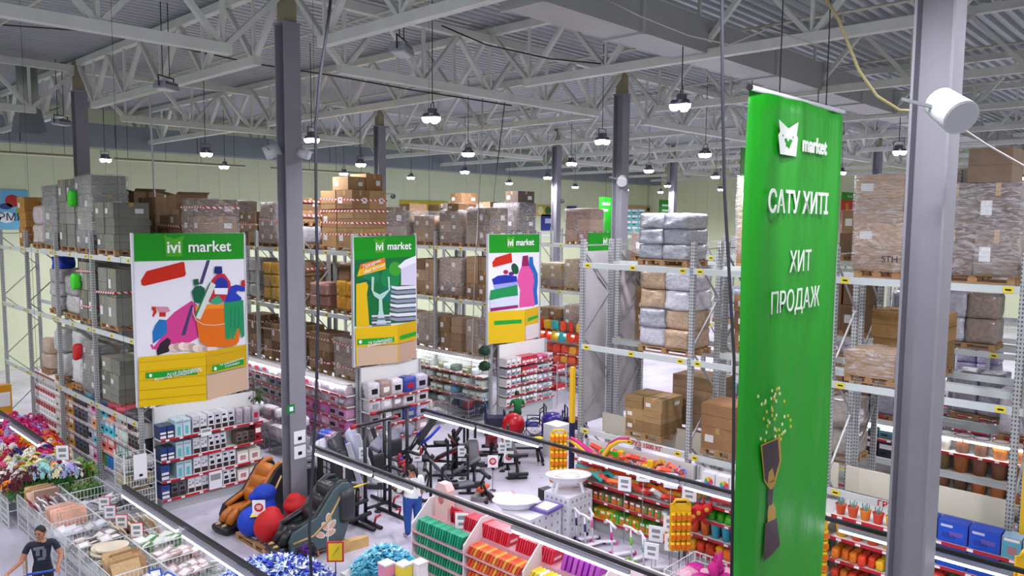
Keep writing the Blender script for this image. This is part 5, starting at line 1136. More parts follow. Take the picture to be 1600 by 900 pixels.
def bean(label, loc, c, parts):
    q = MB()
    for cc, rr in parts: q.sph(cc, rr, 16)
    o = q.build('bean_bag', BEAN, None, loc, label=label, cat='bean bag', color=c)
    md = o.modifiers.new('remesh', 'REMESH'); md.mode = 'VOXEL'; md.voxel_size = .03; md.use_smooth_shade = True
    ms = o.modifiers.new('smooth', 'SMOOTH'); ms.iterations = 6; ms.factor = .5
bean('blue bean bag with a drooping head on the pallet', (8.2, 15.78, .14), '#123cb4', [((0, 0, .34), (.36, .36, .34)), ((.42, .12, .42), (.22, .22, .42)), ((.4, .2, .85), (.27, .27, .2)), ((.2, .3, .78), (.14, .14, .12))])
bean('round red bean bag at the pallet front', (8.3, 15.22, .14), '#b80d12', [((0, 0, .36), (.36, .36, .36)), ((.1, .1, .6), (.2, .2, .15))])
bean('red bean bag with a peaked top beside the grey column', (8.92, 15.15, .14), '#b80d12', [((0, 0, .32), (.28, .28, .32)), ((0, 0, .7), (.3, .3, .2)), ((-.05, 0, .86), (.18, .18, .12))])
q = MB(); q.prism([(-.14, 0), (.14, 0), (.14, .34), (-.14, .34)], .006); q.prism([(.1*math.cos(k*.5236), .17+.1*math.sin(k*.5236)) for k in range(12)], .003, (0, -.006, 0), mi=1); [q.bx(-w_, w_, -.013, -.009, z_, z_+.018, 0) for w_, z_ in ((.05, .2), (.065, .165), (.04, .13))]; sale_me = q.mesh('sale_card', [CARDW, CARDR])
for k in range(2):
    q = MB(); q.prism([(-.16, 0), (0, .1), (.16, 0), (0, -.1)], .004, (0, 0, 0), (1, 0, 0), (0, .9, .3)); q.build('yellow_leaflet', mat('leaflet_yellow', '#d8c81c', .5), None, (8.1+.22*k, 15.5+.12*k, .78-.05*(1-k)), .3+k*.4, label='yellow leaflet lying on the blue bean bag, %s one' % ['lower', 'upper'][k], cat='leaflet')
put('sale_card', sale_me, None, (8.15, 15.42, .74), -.7, label='white sale card with red round badge on the blue bean bag', cat='price card')
# ================================================================ FITNESS AISLE
q = MB(); q.bx(-.12, .12, -.012, .012, 0, .3, 0); q.bx(-.07, .07, -.016, -.012, .17, .24, 1); q.bx(-.06, .06, -.016, -.012, .07, .12, 1); plain_me = q.mesh('plain_card', [CARDW, GREYP])
PAD = mat('pad_black', '#1e1f24', .5); PADR = mat('pad_red', '#a81a22', .45); TUBE = mat('gym_tube', '#15161a', .4); PADB = mat('pad_blue', '#1c2fa8', .5); TM = mat('treadmill_white', '#b9bdc8', .35); RUBB = mat('rubber', '#26272a', .7); CHROME = mat('chrome', '#a8abb0', .25, metal=.8)
def frame(t, segs, r=.036, m=TUBE, name='frame'):
    q = MB()
    for s in segs: q.tube(s, r*1.25, 8)
    q.build(name, m, t)
def pad(t, a, b, w, th, m=PAD, name='pad'):
    """cushion from a to b (3D centre line)"""
    a = Vector(a); b = Vector(b); d = b-a; L = d.length; q = MB(); q.rbox((0, 0, 0), (L, w, th), min(th*.45, .04), n=3)
    o = q.build(name, m, t, (a+b)/2); o.rotation_euler = d.to_track_quat('X', 'Z').to_euler(); return o
def rollers(t, c, w=.5, r=.05, m=PAD):
    q = MB(); q.cyl(c, r, w, 12, axis='Y'); q.build('roller', m, t)
def power_tower(loc, rz, label, red=True):
    t = thing('power_tower', label, 'fitness', loc, rz, 'fitness equipment')
    for y in (-.32, .32): frame(t, [[(-.5, y, .04), (.55, y, .04)], [(0, y, .04), (0, y, 2.1)]], .032, name='post')
    frame(t, [[(0, -.32, 1.1), (0, .32, 1.1)], [(0, -.32, .3), (0, .32, .3)], [(-.1, -.6, 2.12), (0, -.32, 2.16), (0, .32, 2.16), (-.1, .6, 2.12)]], .028, name='pull_up_bar')
    if red:
        for s in (-1, 1): frame(t, [[(-.05, s*.38, 2.14), (-.1, s*.6, 2.12)]], .038, PADR, 'red_grip')
    pad(t, (.02, 0, 1.05), (.02, 0, 1.45), .3, .08, name='back_pad')
    for s in (-1, 1): pad(t, (.05, s*.3, 1.1), (.5, s*.3, 1.1), .1, .06, name='arm_pad'); frame(t, [[(.5, s*.3, 1.1), (.52, s*.3, 1.28)]], .02, PADR if red else TUBE, 'hand_grip')
    frame(t, [[(.3, -.32, .05), (.36, -.32, .22), (.36, -.2, .24)], [(.3, .32, .05), (.36, .32, .22), (.36, .2, .24)]], .02, PADR if red else TUBE, 'push_up_grip')
    return t
def weight_bench(loc, rz, label, padm=PAD, edge=PADR, incline=.5, posts=True, legdev=True):
    t = thing('weight_bench', label, 'fitness', loc, rz, 'fitness equipment')
    frame(t, [[(-.55, -.3, .03), (-.55, .3, .03)], [(.6, -.25, .03), (.6, .25, .03)], [(-.55, 0, .03), (-.5, 0, .38), (.55, 0, .38), (.6, 0, .03)]], .03)
    a, b = (-.1, 0, .45), (-.1-.85*math.cos(incline), 0, .45+.85*math.sin(incline))
    pad(t, a, b, .28, .06, padm, 'back_pad'); 
    if edge: pad(t, (a[0], a[1], a[2]-.04), (b[0], b[1], b[2]-.04), .31, .03, edge, 'pad_edge')
    pad(t, (-.06, 0, .45), (.36, 0, .47), .3, .06, padm, 'seat_pad')
    if posts:
        for y in (-.42, .42): frame(t, [[(-.5, y, .03), (-.5, y, 1.05), (-.44, y, 1.1)], [(-.5, y, .98), (-.42, y, 1.06)], [(-.75, y, .03), (-.25, y, .03)]], .028, name='bar_post')
        frame(t, [[(-.5, -.42, .3), (-.5, .42, .3)]], .026, name='cross_bar')
    if legdev:
        frame(t, [[(.55, 0, .4), (.66, 0, .62)], [(.6, 0, .4), (.72, 0, .1)]], .026, name='leg_lever'); rollers(t, (.66, 0, .62)); rollers(t, (.72, 0, .16))
    return t
def preacher(loc, rz, label):
    t = thing('leg_curl_bench', label, 'fitness', loc, rz, 'fitness equipment')
    frame(t, [[(-.75, 0, .04), (.75, 0, .04)], [(-.75, -.3, .04), (-.75, .3, .04)], [(-.3, 0, .04), (-.3, 0, 1.55)], [(.2, 0, .04), (.25, 0, .8)], [(-.3, 0, .5), (.2, 0, .5)]], .035)
    pad(t, (-.24, 0, .85), (-.28, 0, 1.5), .34, .08, RUBB, 'back_pad'); pad(t, (-.18, 0, .56), (.2, 0, .56), .34, .07, PADR, 'seat_pad'); frame(t, [[(-.32, -.16, .9), (-.32, -.16, 1.45)]], .02, PADR, 'red_bar')
    rollers(t, (.26, 0, .5)); rollers(t, (.3, 0, .2), .6); pad(t, (.12, 0, .82), (.38, 0, .92), .34, .03, mat('sign_yellow', '#e8c818', .5), 'yellow_sign')
def treadmill(loc, rz, label, col=TM):
    t = thing('treadmill', label, 'treadmill', loc, rz, 'fitness equipment')
    q = MB(); q.rbox((-.35, 0, .75), (.18, .72, 1.3), .05, n=3); o = q.build('folded_deck', col, t); o.rotation_euler = (0, -.35, 0)
    q = MB(); q.rbox((-.42, 0, .75), (.05, .5, 1.15), .02, n=2); o = q.build('belt', RUBB, t); o.rotation_euler = (0, -.35, 0)
    for y in (-.38, .38): q = MB(); q.bar((.4, y, .1), (.05, y, 1.3), .07, .1); q.build('upright', col, t); q = MB(); q.bar((.5, y, .05), (-.5, y, .05), .08, .1); q.build('foot', col, t)
    q = MB(); q.rbox((.0, 0, 1.36), (.28, .8, .12), .04, n=3); o = q.build('console', mat('console_grey', '#6a6a7c', .4), t); o.rotation_euler = (0, .5, 0)
def inversion(loc, rz, label):
    t = thing('inversion_table', label, 'fitness', loc, rz, 'fitness equipment')
    for y in (-.32, .32): frame(t, [[(-.5, y, .04), (0, y, .95), (.5, y, .04)]], .028, name='a_frame')
    frame(t, [[(-.5, -.32, .06), (-.5, .32, .06)], [(.5, -.32, .06), (.5, .32, .06)], [(-.5, 0, .35), (.45, 0, 1.5)]], .026)
    pad(t, (-.05, 0, .85), (.42, 0, 1.5), .4, .06, RUBB, 'back_board'); pad(t, (.36, 0, 1.5), (.52, 0, 1.62), .36, .12, PADB, 'head_roll')
    for s in (-1, 1): frame(t, [[(0, s*.34, .95), (.2, s*.36, 1.1), (.45, s*.36, 1.35)]], .03, PADB, 'hand_loop')
    rollers(t, (-.45, 0, .5), .4, .05, PADB); frame(t, [[(-.55, -.2, .42), (-.35, -.2, .5)], [(-.55, .2, .42), (-.35, .2, .5)]], .045, PADR, 'ankle_grip')
def flat_bench(loc, rz, label, L=1.1):
    t = thing('flat_bench', label, 'fitness', loc, rz, 'fitness equipment')
    pad(t, (-L/2, 0, .45), (L/2, 0, .45), .28, .07, PAD, 'bench_pad'); q = MB(); q.bx(-L/2, L/2, -.13, .13, .487, .493); q.build('top_strip', mat('pad_sheen', '#7a7c86', .4), t)
    for s in (-1, 1): frame(t, [[(s*(L/2-.1), 0, .42), (s*(L/2+.02), 0, .04)], [(s*(L/2-.16), 0, .42), (s*(L/2-.1), 0, .04)], [(s*(L/2), -.22, .03), (s*(L/2), .22, .03)]], .028, name='leg')
def card_on(p, z, lb, c=None, rz=-.75, me=None):
    t = thing('price_card', lb, 'price card', (p[0], p[1], 0), rz, 'price cards in the fitness aisle')
    put('card', me or bpy.data.meshes['plain_card'], t, (0, 0, z)); q = MB(); q.tube([(0, .012, .02), (0, .012, z+.05)], .008, 5); q.build('stick', TUBE, t); q = MB(); q.cyl((0, .012, .01), .09, .02, 12); q.build('foot', TUBE, t)
power_tower((11.0, 14.9, 0), -1.57, 'black pull-up tower with red grips before the woman in white')
power_tower((12.1, 15.6, 0), -1.57, 'second black pull-up tower between treadmill and inversion table')
preacher((10.35, 15.15, 0), -1.45, 'black leg curl machine with red seat and yellow sign')
treadmill((11.6, 16.9, 0), -.9, 'folded white treadmill behind the leg curl machine')
treadmill((13.0, 17.4, 0), -.8, 'folded grey treadmill before the bedding shelves', mat('treadmill_grey', '#9ea2b2', .35))
treadmill((12.3, 17.15, 0), -.85, 'dark folded treadmill between the white and the grey one', mat('treadmill_dark', '#34363c', .4))
inversion((13.7, 16.6, 0), -.5, 'inversion table with blue head roll and blue hand loops')
weight_bench((13.0, 14.2, 0), -.4, 'weight bench with grey pad beside the orange trainer box', mat('pad_grey', '#4a4c54', .5), None, .9)
weight_bench((14.6, 15.3, 0), -2.3, 'long sit-up bench with red edged grey pad', mat('pad_slate', '#3a3c46', .5), PADR, .35, False)
weight_bench((14.0, 16.4, 0), 2.2, 'weight bench with bar posts behind the sit-up bench')
weight_bench((15.9, 15.0, 0), -2.2, 'low bench with red feet beside the flat bench', PAD, PADR, .25, False)
weight_bench((15.3, 17.2, 0), 2.5, 'upright training bench farthest in the fitness aisle', PAD, None, 1.0)
weight_bench((16.2, 16.2, 0), .8, 'black training bench beside the trampoline', PAD, PADR, .6, True)
flat_bench((16.6, 15.3, 0), -.75, 'long black flat bench with pale top strip')
t = thing('folding_bed', 'blue folding bed on black tube frame behind the flat bench', 'bed', (17.6, 15.6, 0), -.75)
frame(t, [[(-.75, -.35, .0), (-.75, -.35, .5), (.75, -.35, .5), (.75, -.35, 0)], [(-.75, .35, 0), (-.75, .35, .5), (.75, .35, .5), (.75, .35, 0)]], .02); q = MB(); q.bx(-.75, .75, -.34, .34, .46, .49); q.build('sling', RUBB, t); pad(t, (-.72, 0, .55), (-.2, 0, .52), .6, .06, PADB, 'blue_pad'); pad(t, (-.05, 0, .51), (.2, .1, .51), .3, .01, mat('sign_yellow'), 'yellow_sheet')
q = MB(); q.rbox((0, 0, .16), (.5, .22, .1), .04, n=2); q.build('ab_roller_box', mat('box_orange', '#c8501c', .5), None, (13.75, 14.05, .12), .4, label='orange trainer box on the floor by the grey bench', cat='box'); q = MB(); q.bx(-.35, .35, -.22, .22, 0, .12, 0); q.bx(-.25, .25, -.15, .15, .12, .125, 1); q.build('flat_carton', [mat('carton_pinkish', '#c49a94', .6), CARDW], None, (14.1, 13.65, 0), -.5, label='flat pinkish carton lying on the fitness aisle floor', cat='carton')
q = MB(); q.bx(-.3, .3, -.2, .2, 0, .12); q.build('flat_carton_under', mat('carton_grey', '#8a8488', .6), None, (13.74, 14.06, 0), .4, label='grey flat carton under the orange trainer box', cat='carton')
for i, (px, py, z, me) in enumerate([(568, 708, 1.1, 0), (595, 722, 1.0, 0), (590, 745, .9, 1), (530, 738, 1.3, 1), (722, 705, .8, 0), (738, 693, .7, 0), (770, 722, .8, 1), (795, 715, .6, 1), (793, 692, .8, 0), (652, 712, .9, 0), (785, 700, .7, 0)]):
    p_ = onz(px, py, z); card_on(p_, z-.15, '%s among the fitness machines, %s from the grey column side' % ('sale card with red round badge' if me else 'white price card', ordn(i)), me=sale_me if me else None)
t = thing('equipment_box', 'black printed equipment box standing behind the teal massage chair', 'box', (9.75, 15.05, 0), -.1)
q = MB(); q.bx(-.12, .12, -.4, .4, 0, 1.9); q.build('box_body', mat('box_black', '#1d1e20', .5), t)
for k in range(5):
    for j in range(2): q = MB(); q.bx(-.128, -.12, -.25+.2*j, -.12+.2*j, .9+.17*k, 1.03+.17*k); q.build('printed_photo', GREYP, t)
for i, (x, y, h, w) in enumerate([(11.35, 18.3, .7, 'nearest the pink textiles'), (12.0, 18.5, .55, 'beside the dark wire cage'), (10.5, 17.6, .8, 'behind the grey column')]):
    t = thing('equipment_carton', 'dark strapped equipment carton %s' % w, 'carton', (x, y, 0), -.3*i); q = MB(); q.bx(-.4, .4, -.25, .25, 0, h); q.build('box_body', mat('box_black'), t); q = MB(); q.bx(-.41, .41, -.03, .03, 0, h+.005); q.build('strap', mat('strap_white', '#8a8c94', .5), t)
for o_ in list(bpy.data.objects):
    if o_.parent is None and o_.get('group') == 'fitness equipment': o_.scale = (1.15, 1.15, 1.12)
weight_bench((12.2, 13.6, 0), .9, 'small black bench under the light rail beside the woman', PAD, None, .4, False); weight_bench((15.2, 16.0, 0), -.6, 'black bench with upright bar posts by the price cards', PAD, PADR, .8)
weight_bench((13.6, 15.2, 0), 2.4, 'grey weight bench between inversion table and sit-up bench', mat('pad_grey'), None, .5)
# balls, wheelchair, walkers
q = MB(); q.sph((0, 0, .4), .4, 24); q.build('gym_ball', mat('ball_red', '#b8101c', .25), None, (18.55, 17.5, 0), label='large glossy red gym ball', cat='ball')
q = MB(); q.lathe([(0, 0), (.3, .02), (.34, .1), (.34, .9), (.25, 1.02), (0, 1.05)], 20); q.build('purple_bag', mat('bag_purple', '#2a1c7a', .25), None, (18.75, 15.95, 0), label='tall glossy purple punch bag beside the grey rack sheet', cat='punch bag')
t = thing('wheelchair', 'black folding wheelchair beside the red gym ball', 'wheelchair', (18.9, 16.9, 0), 2.3)
for y in (-.3, .3):
    q = MB(); q.tube([(.3*math.cos(k*.3927)-.05, y, .31+.3*math.sin(k*.3927)) for k in range(16)], .018, 6, closed=True); q.build('wheel', RUBB, t)
    q = MB(); [q.bar((-.05, y, .31), (-.05+.29*math.cos(k*.785), y, .31+.29*math.sin(k*.785)), .006) for k in range(8)]; q.build('spokes', CHROME, t)
    q = MB(); q.tube([(.38+.09*math.cos(k*.785), y, .1+.09*math.sin(k*.785)) for k in range(8)], .018, 6, closed=True); q.build('caster', RUBB, t)
    frame(t, [[(-.35, y*.85, 1.0), (-.22, y*.85, .9), (-.2, y*.85, .45), (.3, y*.85, .45), (.4, y*.85, .12)], [(-.2, y*.85, .7), (.2, y*.85, .7), (.22, y*.85, .45)]], .016)
q = MB(); q.rbox((.05, 0, .48), (.45, .46, .05), .02); q.build('seat', PADB, t); q = MB(); q.rbox((-.22, 0, .72), (.04, .46, .42), .02); q.build('backrest', PAD, t)
for i, (x, y, w) in enumerate([(19.6, 16.6, 'behind the wheelchair'), (18.25, 18.1, 'beside the red gym ball'), (20.0, 16.0, 'by the purple punch bag')]):
    t = thing('hand_cart', 'blue framed hand cart %s' % w, 'cart', (x, y, 0), -.7, 'hand carts')
    frame(t, [[(-.3, -.25, .1), (-.3, -.25, 1.05), (-.3, .25, 1.05), (-.3, .25, .1)], [(.35, -.25, .1), (.35, -.25, .8), (.35, .25, .8), (.35, .25, .1)]], .022, mat('frame_navy', '#141a4a', .4)); q = MB(); q.bx(-.3, .35, -.25, .25, .3, .62); q.build('load_box', mat('load_dark', '#23243c', .5), t)
    for a in (-.3, .35):
        for b in (-.25, .25): q = MB(); q.cyl((a, b, .06), .06, .03, 10, axis='Y'); q.build('wheel', RUBB, t)
t = thing('appliance_box', 'white printed appliance box standing at the rack end', 'box', (18.0, 15.1, 0), 0)
q = MB(); q.bx(-.3, .3, -.3, .3, 0, 1.0); q.build('box_body', SHW, t)
for k in range(3):
    for j in range(3): q = MB(); q.bx(-.22+.16*j, -.12+.16*j, -.306, -.3, .35+.15*k, .44+.15*k); q.build('printed_photo', GREYP, t)
# topiary balls hanging at the laundry panel, plant by the first panel
for i, (px, py) in enumerate([(757, 548), (757, 572)]):
    p_ = ony(px, py, 19.3); q = MB(); q.sph((0, 0, 0), .19, 12)
    r = random.Random(i)
    for k in range(140):
        v = Vector((r.gauss(0, 1), r.gauss(0, 1), r.gauss(0, 1))).normalized(); a = v.orthogonal().normalized()*.03; q.add([v*.18-a, v*.18+a, v*.24+a*.4], [(0, 1, 2)])
    q.tube([(0, 0, .18), (0, 0, .42)], .012, 4); q.bar((0, 0, .4), (0, .2, .4), .02)
    q.build('topiary_ball', mat('topiary', '#17402a', .7), None, p_, label='%s dark green topiary ball hanging beside the laundry panel' % ['upper', 'lower'][i], cat='plant')
p_ = ony(396, 616, 19.5); q = MB(); r = random.Random(8)
for k in range(160):
    v = Vector((r.gauss(0, 1), r.gauss(0, 1), r.gauss(0, 1.3))).normalized()*r.uniform(.12, .28); a = v.orthogonal().normalized()*.05; q.add([v-a, v+a, v*1.35+Vector((0, 0, -.05))], [(0, 1, 2)])
q.tube([(0, 0, -.3), (0, 0, .5)], .015, 4); q.bar((0, 0, .45), (-.25, 0, .45), .02); q.build('hanging_plant', mat('ivy_green', '#2c4a1c', .6), None, p_, label='dark green hanging plant at the edge of the cleaning panel', cat='plant')
# ================================================================ PINK STATIONERY DISPLAY
PINK = mat('display_pink', '#d8a8b0', .45); PINKW = mat('display_white', '#e8dfe2', .45)
t = thing('stationery_display', 'pink and white stepped stationery display stand', 'display', (9.68, 12.0, 0), -math.pi/2)
Ld = 7.2
for u in (0, 1.55, 3.1, 4.65, 6.2):
    q = MB(); q.prism([(0, 0), (.95, 0), (.95, 1.5), (.5, 1.5), (.02, 1.08)], .03, (u, 0, 0), (0, 1, 0), (0, 0, 1)); q.build('side_panel', PINKW, t)
q = MB(); q.bx(0, Ld, .92, .95, 0, 1.5); q.build('back_board', PINKW, t); q = MB(); q.bx(0, Ld, .45, .47, 0, 1.1); q.build('middle_board', PINK, t)
for z in (.18, .44, .7, .94): q = MB(); q.bx(0, Ld, .0, .46, z-.02, z); q.build('shelf', PINK, t)
q = MB(); q.bx(0, Ld, .46, .93, 1.08, 1.1); q.build('upper_shelf', PINK, t)
def disp(u, v, z): return Vector((9.68+v, 12.0-u, z))
q = MB(); q.prism([(-.5, 0), (.5, 0), (.5, .75), (.32, 1), (-.5, 1)], .5, (0, .25, 0)); q.bx(-.3, .3, -.27, -.25, .25, .45, 1); fold_me = q.mesh('folder', [tint('folder_plastic', .3, spec=.5), RAILW])
def folders(u0, u1, v, z, cols, w, h, d, what, name='folder', tilt=.25):
    n = int((u1-u0)/w)
    for i in range(n):
        put(name, fold_me, None, disp(u0+w*(i+.5), v, z), color=shade(cols[i % len(cols)], .92+.04*(i % 5)), scale=(d, w*1.3, h), rot=(tilt, 0, 0), label='%s, %s from the far end of its row' % (what, ordn(i)), cat='folder', group=what+' row')
GRN = ['#1f9a72', '#23a87c', '#1a8a66']
for k, z in enumerate((.19, .45, .71, .95)): folders(.1, 1.5, .2, z, GRN, .075, .22 if k < 3 else .26, .3, 'green pencil case on the %s display shelf' % SEC(k), 'pencil_case')
for k, z in enumerate((.19, .45, .71, .95)): folders(1.62, 3.05, .2, z, ['#d84a1c', '#e05a24', '#e8a43c'], .085, .2, .34, 'orange ruler pack on the %s display shelf' % SEC(k), 'ruler_pack', .5)
for k, z in enumerate((.71, .95)): folders(3.2, 4.6, .2, z, ['#e8c81c', '#f0d83a', '#e6e2dc'], .09, .2, .3, 'yellow pen pack on the %s display shelf' % SEC(k+2), 'pen_pack', .4)
folders(1.0, 2.3, .68, 1.1, ['#d02440', '#c81c38', '#d83a50'], .06, .3, .34, 'red notebook standing on the display top', 'red_notebook')
folders(2.45, 3.4, .68, 1.1, ['#d02440', '#d8344c'], .06, .3, .34, 'red notebook in the second top row', 'red_notebook')
folders(3.55, 4.4, .68, 1.1, ['#b44ac8', '#a83cc0', '#c05ad0'], .12, .32, .34, 'violet folder on the display top', 'violet_folder')
q = MB(); q.lathe([(.03, 0), (.035, .2), (.02, .24), (.02, .26), (0, .26)], 10); q.bx(-.036, .036, -.038, -.034, .02, .16, 1); tube_me = q.mesh('marker_tube', [mat('marker_red', '#b8142c', .35), BLKP])
for i in range(5): put('marker_tube', tube_me, None, disp(.58+.075*i, .62, 1.1), label='red and black marker tube beside the red notebooks, %s from the far end' % ordn(i), cat='marker', group='marker tubes', scale=1.25)
t2 = thing('promo_house', 'pale pink house shaped promo stand on the display end', 'display', disp(.3, .66, 1.1), -math.pi/2)
q = MB(); q.prism([(-.2, 0), (.2, 0), (.2, .62), (.1, .75), (-.1, .75), (-.2, .62)], .2, (0, .1, 0)); q.build('house_body', mat('promo_pink', '#e0b8b4', .5), t2); q = MB(); q.sph((0, -.11, .42), (.08, .02, .1), 10); q.build('badge', mat('promo_red', '#c06a6a', .5), t2)
put('price_holder', holder_me, None, disp(1.0, .5, 1.1), -math.pi/4, label='white price card among the red notebooks', cat='price card', scale=1.2)
# ================================================================ RIBBON HEAPS
def heap(name, label, loc, size, n, cols, seed, blade=.16):
    q = MB(); r = random.Random(seed); mats_ = [mat('ribbon_'+c[1:], c, .4) for c in cols]
    for k in range(n):
        a = r.uniform(0, 6.283); rr = math.sqrt(r.random()); x, y = size[0]*rr*math.cos(a), size[1]*rr*math.sin(a); z = size[2]*(1-rr*rr)*r.uniform(.85, 1)+.02
        d = Vector((r.gauss(0, 1), r.gauss(0, 1), .35*r.gauss(0, 1))).normalized(); s = d.cross(Vector((0, 0, 1))).normalized()*blade*.16; c_ = Vector((x, y, z)); mi = min(len(cols)-1, int((x/size[0]*.5+.5+r.uniform(-.3, .3))*len(cols))) if r.random() < .75 else r.randrange(len(cols)); mi = max(0, mi)
        q.add([c_-d*blade*.5, c_+s+Vector((0, 0, .02)), c_+d*blade*.5, c_-s], [(0, 1, 2, 3)], mi)
    q.lathe([(r_, z_*size[2]) for r_, z_ in ((.98, 0), (.86, .22), (.6, .6), (.3, .8), (0, .88))], 20, sx=size[0], sy=size[1], mi=len(cols)//2)
    o = q.build(name, mats_, None, loc, label=label, cat='ribbon heap', kind='stuff')
    return o
t = thing('display_plinth', 'white round bin under the blue ribbon heap', 'bin', (6.85, 12.55, 0)); q = MB(); q.lathe([(1.05, 0), (1.12, .4), (1.1, .42), (0, .4)], 24); q.build('bin_body', SHW, t)
heap('ribbon_heap', 'heap of blue and white ribbon tufts', (6.85, 12.55, .4), (1.2, 1.2, .6), 3600, ['#e6ecf4', '#c4dcec', '#3f6ad0', '#1c34b8', '#e0e8f4', '#1a2a9c'], 4, .24)
t = thing('display_plinth', 'white square bin under the turquoise ribbon heap', 'bin', (8.65, 11.4, 0)); q = MB(); q.bx(-.55, .55, -.8, .8, 0, .5); q.build('bin_body', SHW, t)
heap('ribbon_heap', 'heap of turquoise and white ribbon loops', (8.65, 11.4, .5), (.6, .85, .55), 1500, ['#5ab8d0', '#7fd0e0', '#3f9cc0', '#b8e4ec', '#4ac0d4'], 9, .24)
for i, (x, y, c, w) in enumerate([(8.3, 11.0, '#e08aa8', 'pink'), (8.5, 10.75, '#e0cc3a', 'yellow'), (8.75, 10.6, '#e6e2e6', 'white')]):
    t = thing('foam_box', '%s box before the turquoise ribbons' % w, 'box', (x, y, 0)); q = MB(); q.bx(-.11, .11, -.11, .11, 0, 1.0); q.build('box_body', mat('foam_'+w, c, .6), t); q = MB(); q.bx(-.118, .118, -.118, .118, 1.0, 1.03); q.build('lid', SHW, t)
t = thing('sign_stand', 'yellow price sign with red frame before the turquoise ribbons', 'sign', (8.0, 12.2, 0), -.75); q = MB(); q.bx(-.16, .16, -.015, .015, .75, 1.15, 0); q.bx(-.13, .13, -.02, -.015, .78, 1.12, 1); q.bar((-.05, -.022, .88), (.07, -.022, 1.05), .02, .004, 2); q.build('sign_face', [CARDR, mat('sign_yellow'), INK], t); q = MB(); q.tube([(0, 0, 0), (0, 0, .76)], .012, 6); q.cyl((0, 0, .01), .1, .02, 12); q.build('sign_pole', TUBE, t)
r = random.Random(12)
for i in range(9): put('dark_flower', flower_me[i % 4], None, (7.72+.1*(i % 3)+.02*i, 13.0+.11*(i//3), .36), i, label='dark violet artificial flower behind the blue ribbons, %s of the clump' % ordn(i), cat='flowers', group='dark flowers behind the ribbons', color=['#2a1c34', '#5a1c8a', '#1c1820'][i % 3], scale=(.3, .3, .45))
t = thing('flower_tub', 'low white tub under the dark violet flowers', 'tub', (7.9, 13.1, 0)); q = MB(); q.lathe([(.28, 0), (.36, .36), (.33, .36), (0, .3)], 16); q.build('tub_body', SHW, t)
# ================================================================ TOY SHELVES UNDER THE NEAR RACK
s7 = Unit('toy shelf run with red price rails under the tall rack', (14.12, 11.3, 0), 'X', 3.0, .55, [.33, .76, 1.15, 1.63], 2.0)
s8 = Unit('toy shelf run right behind the green banner', (14.12, 8.25, 0), 'X', 3.0, .55, [.3, .7, 1.08, 1.42, 1.72], 2.0)
s9 = Unit('sand toy shelf run between the banner and the column', (14.12, 5.2, 0), 'X', 1.15, .55, [.28, .68, 1.08, 1.5, 1.92], 2.1, group='shop shelving')
s10 = Unit('pool toy shelf run with blue boxes right of the column', (14.12, 3.9, 0), 'X', 2.6, .55, [.28, .7, 1.1, 1.52, 1.95], 2.1)
GUN = [(-.5, .1), (-.42, -.02), (-.25, .02), (-.2, -.2), (-.05, -.2), (0, .0), (.3, .02), (.5, .06), (.5, .14), (.2, .2), (-.3, .24), (-.5, .2)]
q = MB(); q.prism(GUN, .12, (0, .06, .2)); q.box((.18, 0, .34), (.3, .1, .1), 1); q.box((-.12, -.062, .27), (.16, .01, .08), 1); q.cyl((.42, 0, .3), .05, .14, 8, 1, 'X'); gun_me = q.mesh('toy_blaster', [MATS['plastic_gloss'], mat('toy_teal', '#2f9a94', .35)])
r = random.Random(21)
def guns(U, lev, u0, u1, cols, what, n, zoff=.0):
    n = int(n*1.5)
    for i in range(n):
        u = u0+(u1-u0)*(i+.5)/n
        U.item('toy_blaster', gun_me, u, .12+.13*(i % 3), U.lv[lev]+.06+zoff+.05*(i % 3), '%s, %s from left-end' % (what, ordn(i)), 'toy', what+' row', r.choice(cols+['#e06a20', '#d8a43c', '#c9c9c4'] if i % 4 == 0 else cols), (.46, .7, .5), rot=(.75, r.uniform(-.3, .3), r.uniform(-.5, .5)))
ORG = ['#d84a1c', '#e06a20', '#d83a24', '#c8301c']
guns(s7, 3, .05, 2.9, ORG, 'orange toy blaster on the upper toy shelf', 11)
guns(s7, 2, .05, 2.9, ORG+['#3f9a94', '#b8b8b4'], 'orange or teal toy blaster on the third toy shelf', 20)
guns(s8, 3, .05, 2.9, ['#c01c2c', '#d83a3a'], 'red toy blaster on the shelf behind the banner', 9)
s7.row(1, .05, 2.95, [PB_COL2, PB_COL], .16, .2, .16, ['#6a5a44', '#8a6a4c', '#b9a08a', '#7a3f2c', '#a8b4a8'], 'brown tone toy blister on the second toy shelf', 'toy', 'toy_blister', jit=.01, deep=2)
s7.row(0, .05, 2.95, [PB_COL2, PB_COL], .17, .22, .17, ['#4f9a2c', '#c8a41c', '#6ab43c', '#e08a24', '#d8c83a'], 'green or yellow toy pack on the bottom toy shelf', 'toy', 'bright_toy_pack', jit=.01, deep=2)
s7.row(3, 1.25, 2.2, bucket_me, .16, .18, .16, ['#d8601c', '#3f9a8a', '#c81c1c', '#e0a01c'], 'small toy bucket on the uppermost toy shelf', 'toy', 'toy_bucket')
s8.row(2, .05, 2.95, lump_me, .2, .2, .4, ['#3fae1c', '#4fc02c', '#2f9a1c'], 'bright green toy snake pack behind the banner', 'toy', 'green_toy', jit=.01)
s8.row(1, .05, 2.95, bucket_me, .24, .34, .24, ['#e0701c', '#2f9ab0', '#e88a24', '#d8501c'], 'orange or blue toy bucket behind the banner', 'toy', 'toy_bucket', deep=2)
s8.row(0, .05, 2.95, lump_me, .2, .26, .3, ['#e06a1c', '#e8a41c', '#d8401c', '#e6e0da'], 'orange sand toy on the bottom shelf behind the banner', 'toy', 'sand_toy', jit=.02)
s8.row(4, .35, 1.6, PB_BALL, .34, .36, .2, ['#e6e6ea'], 'white boxed rainbow ball on the uppermost toy shelf', 'box', 'ball_box')
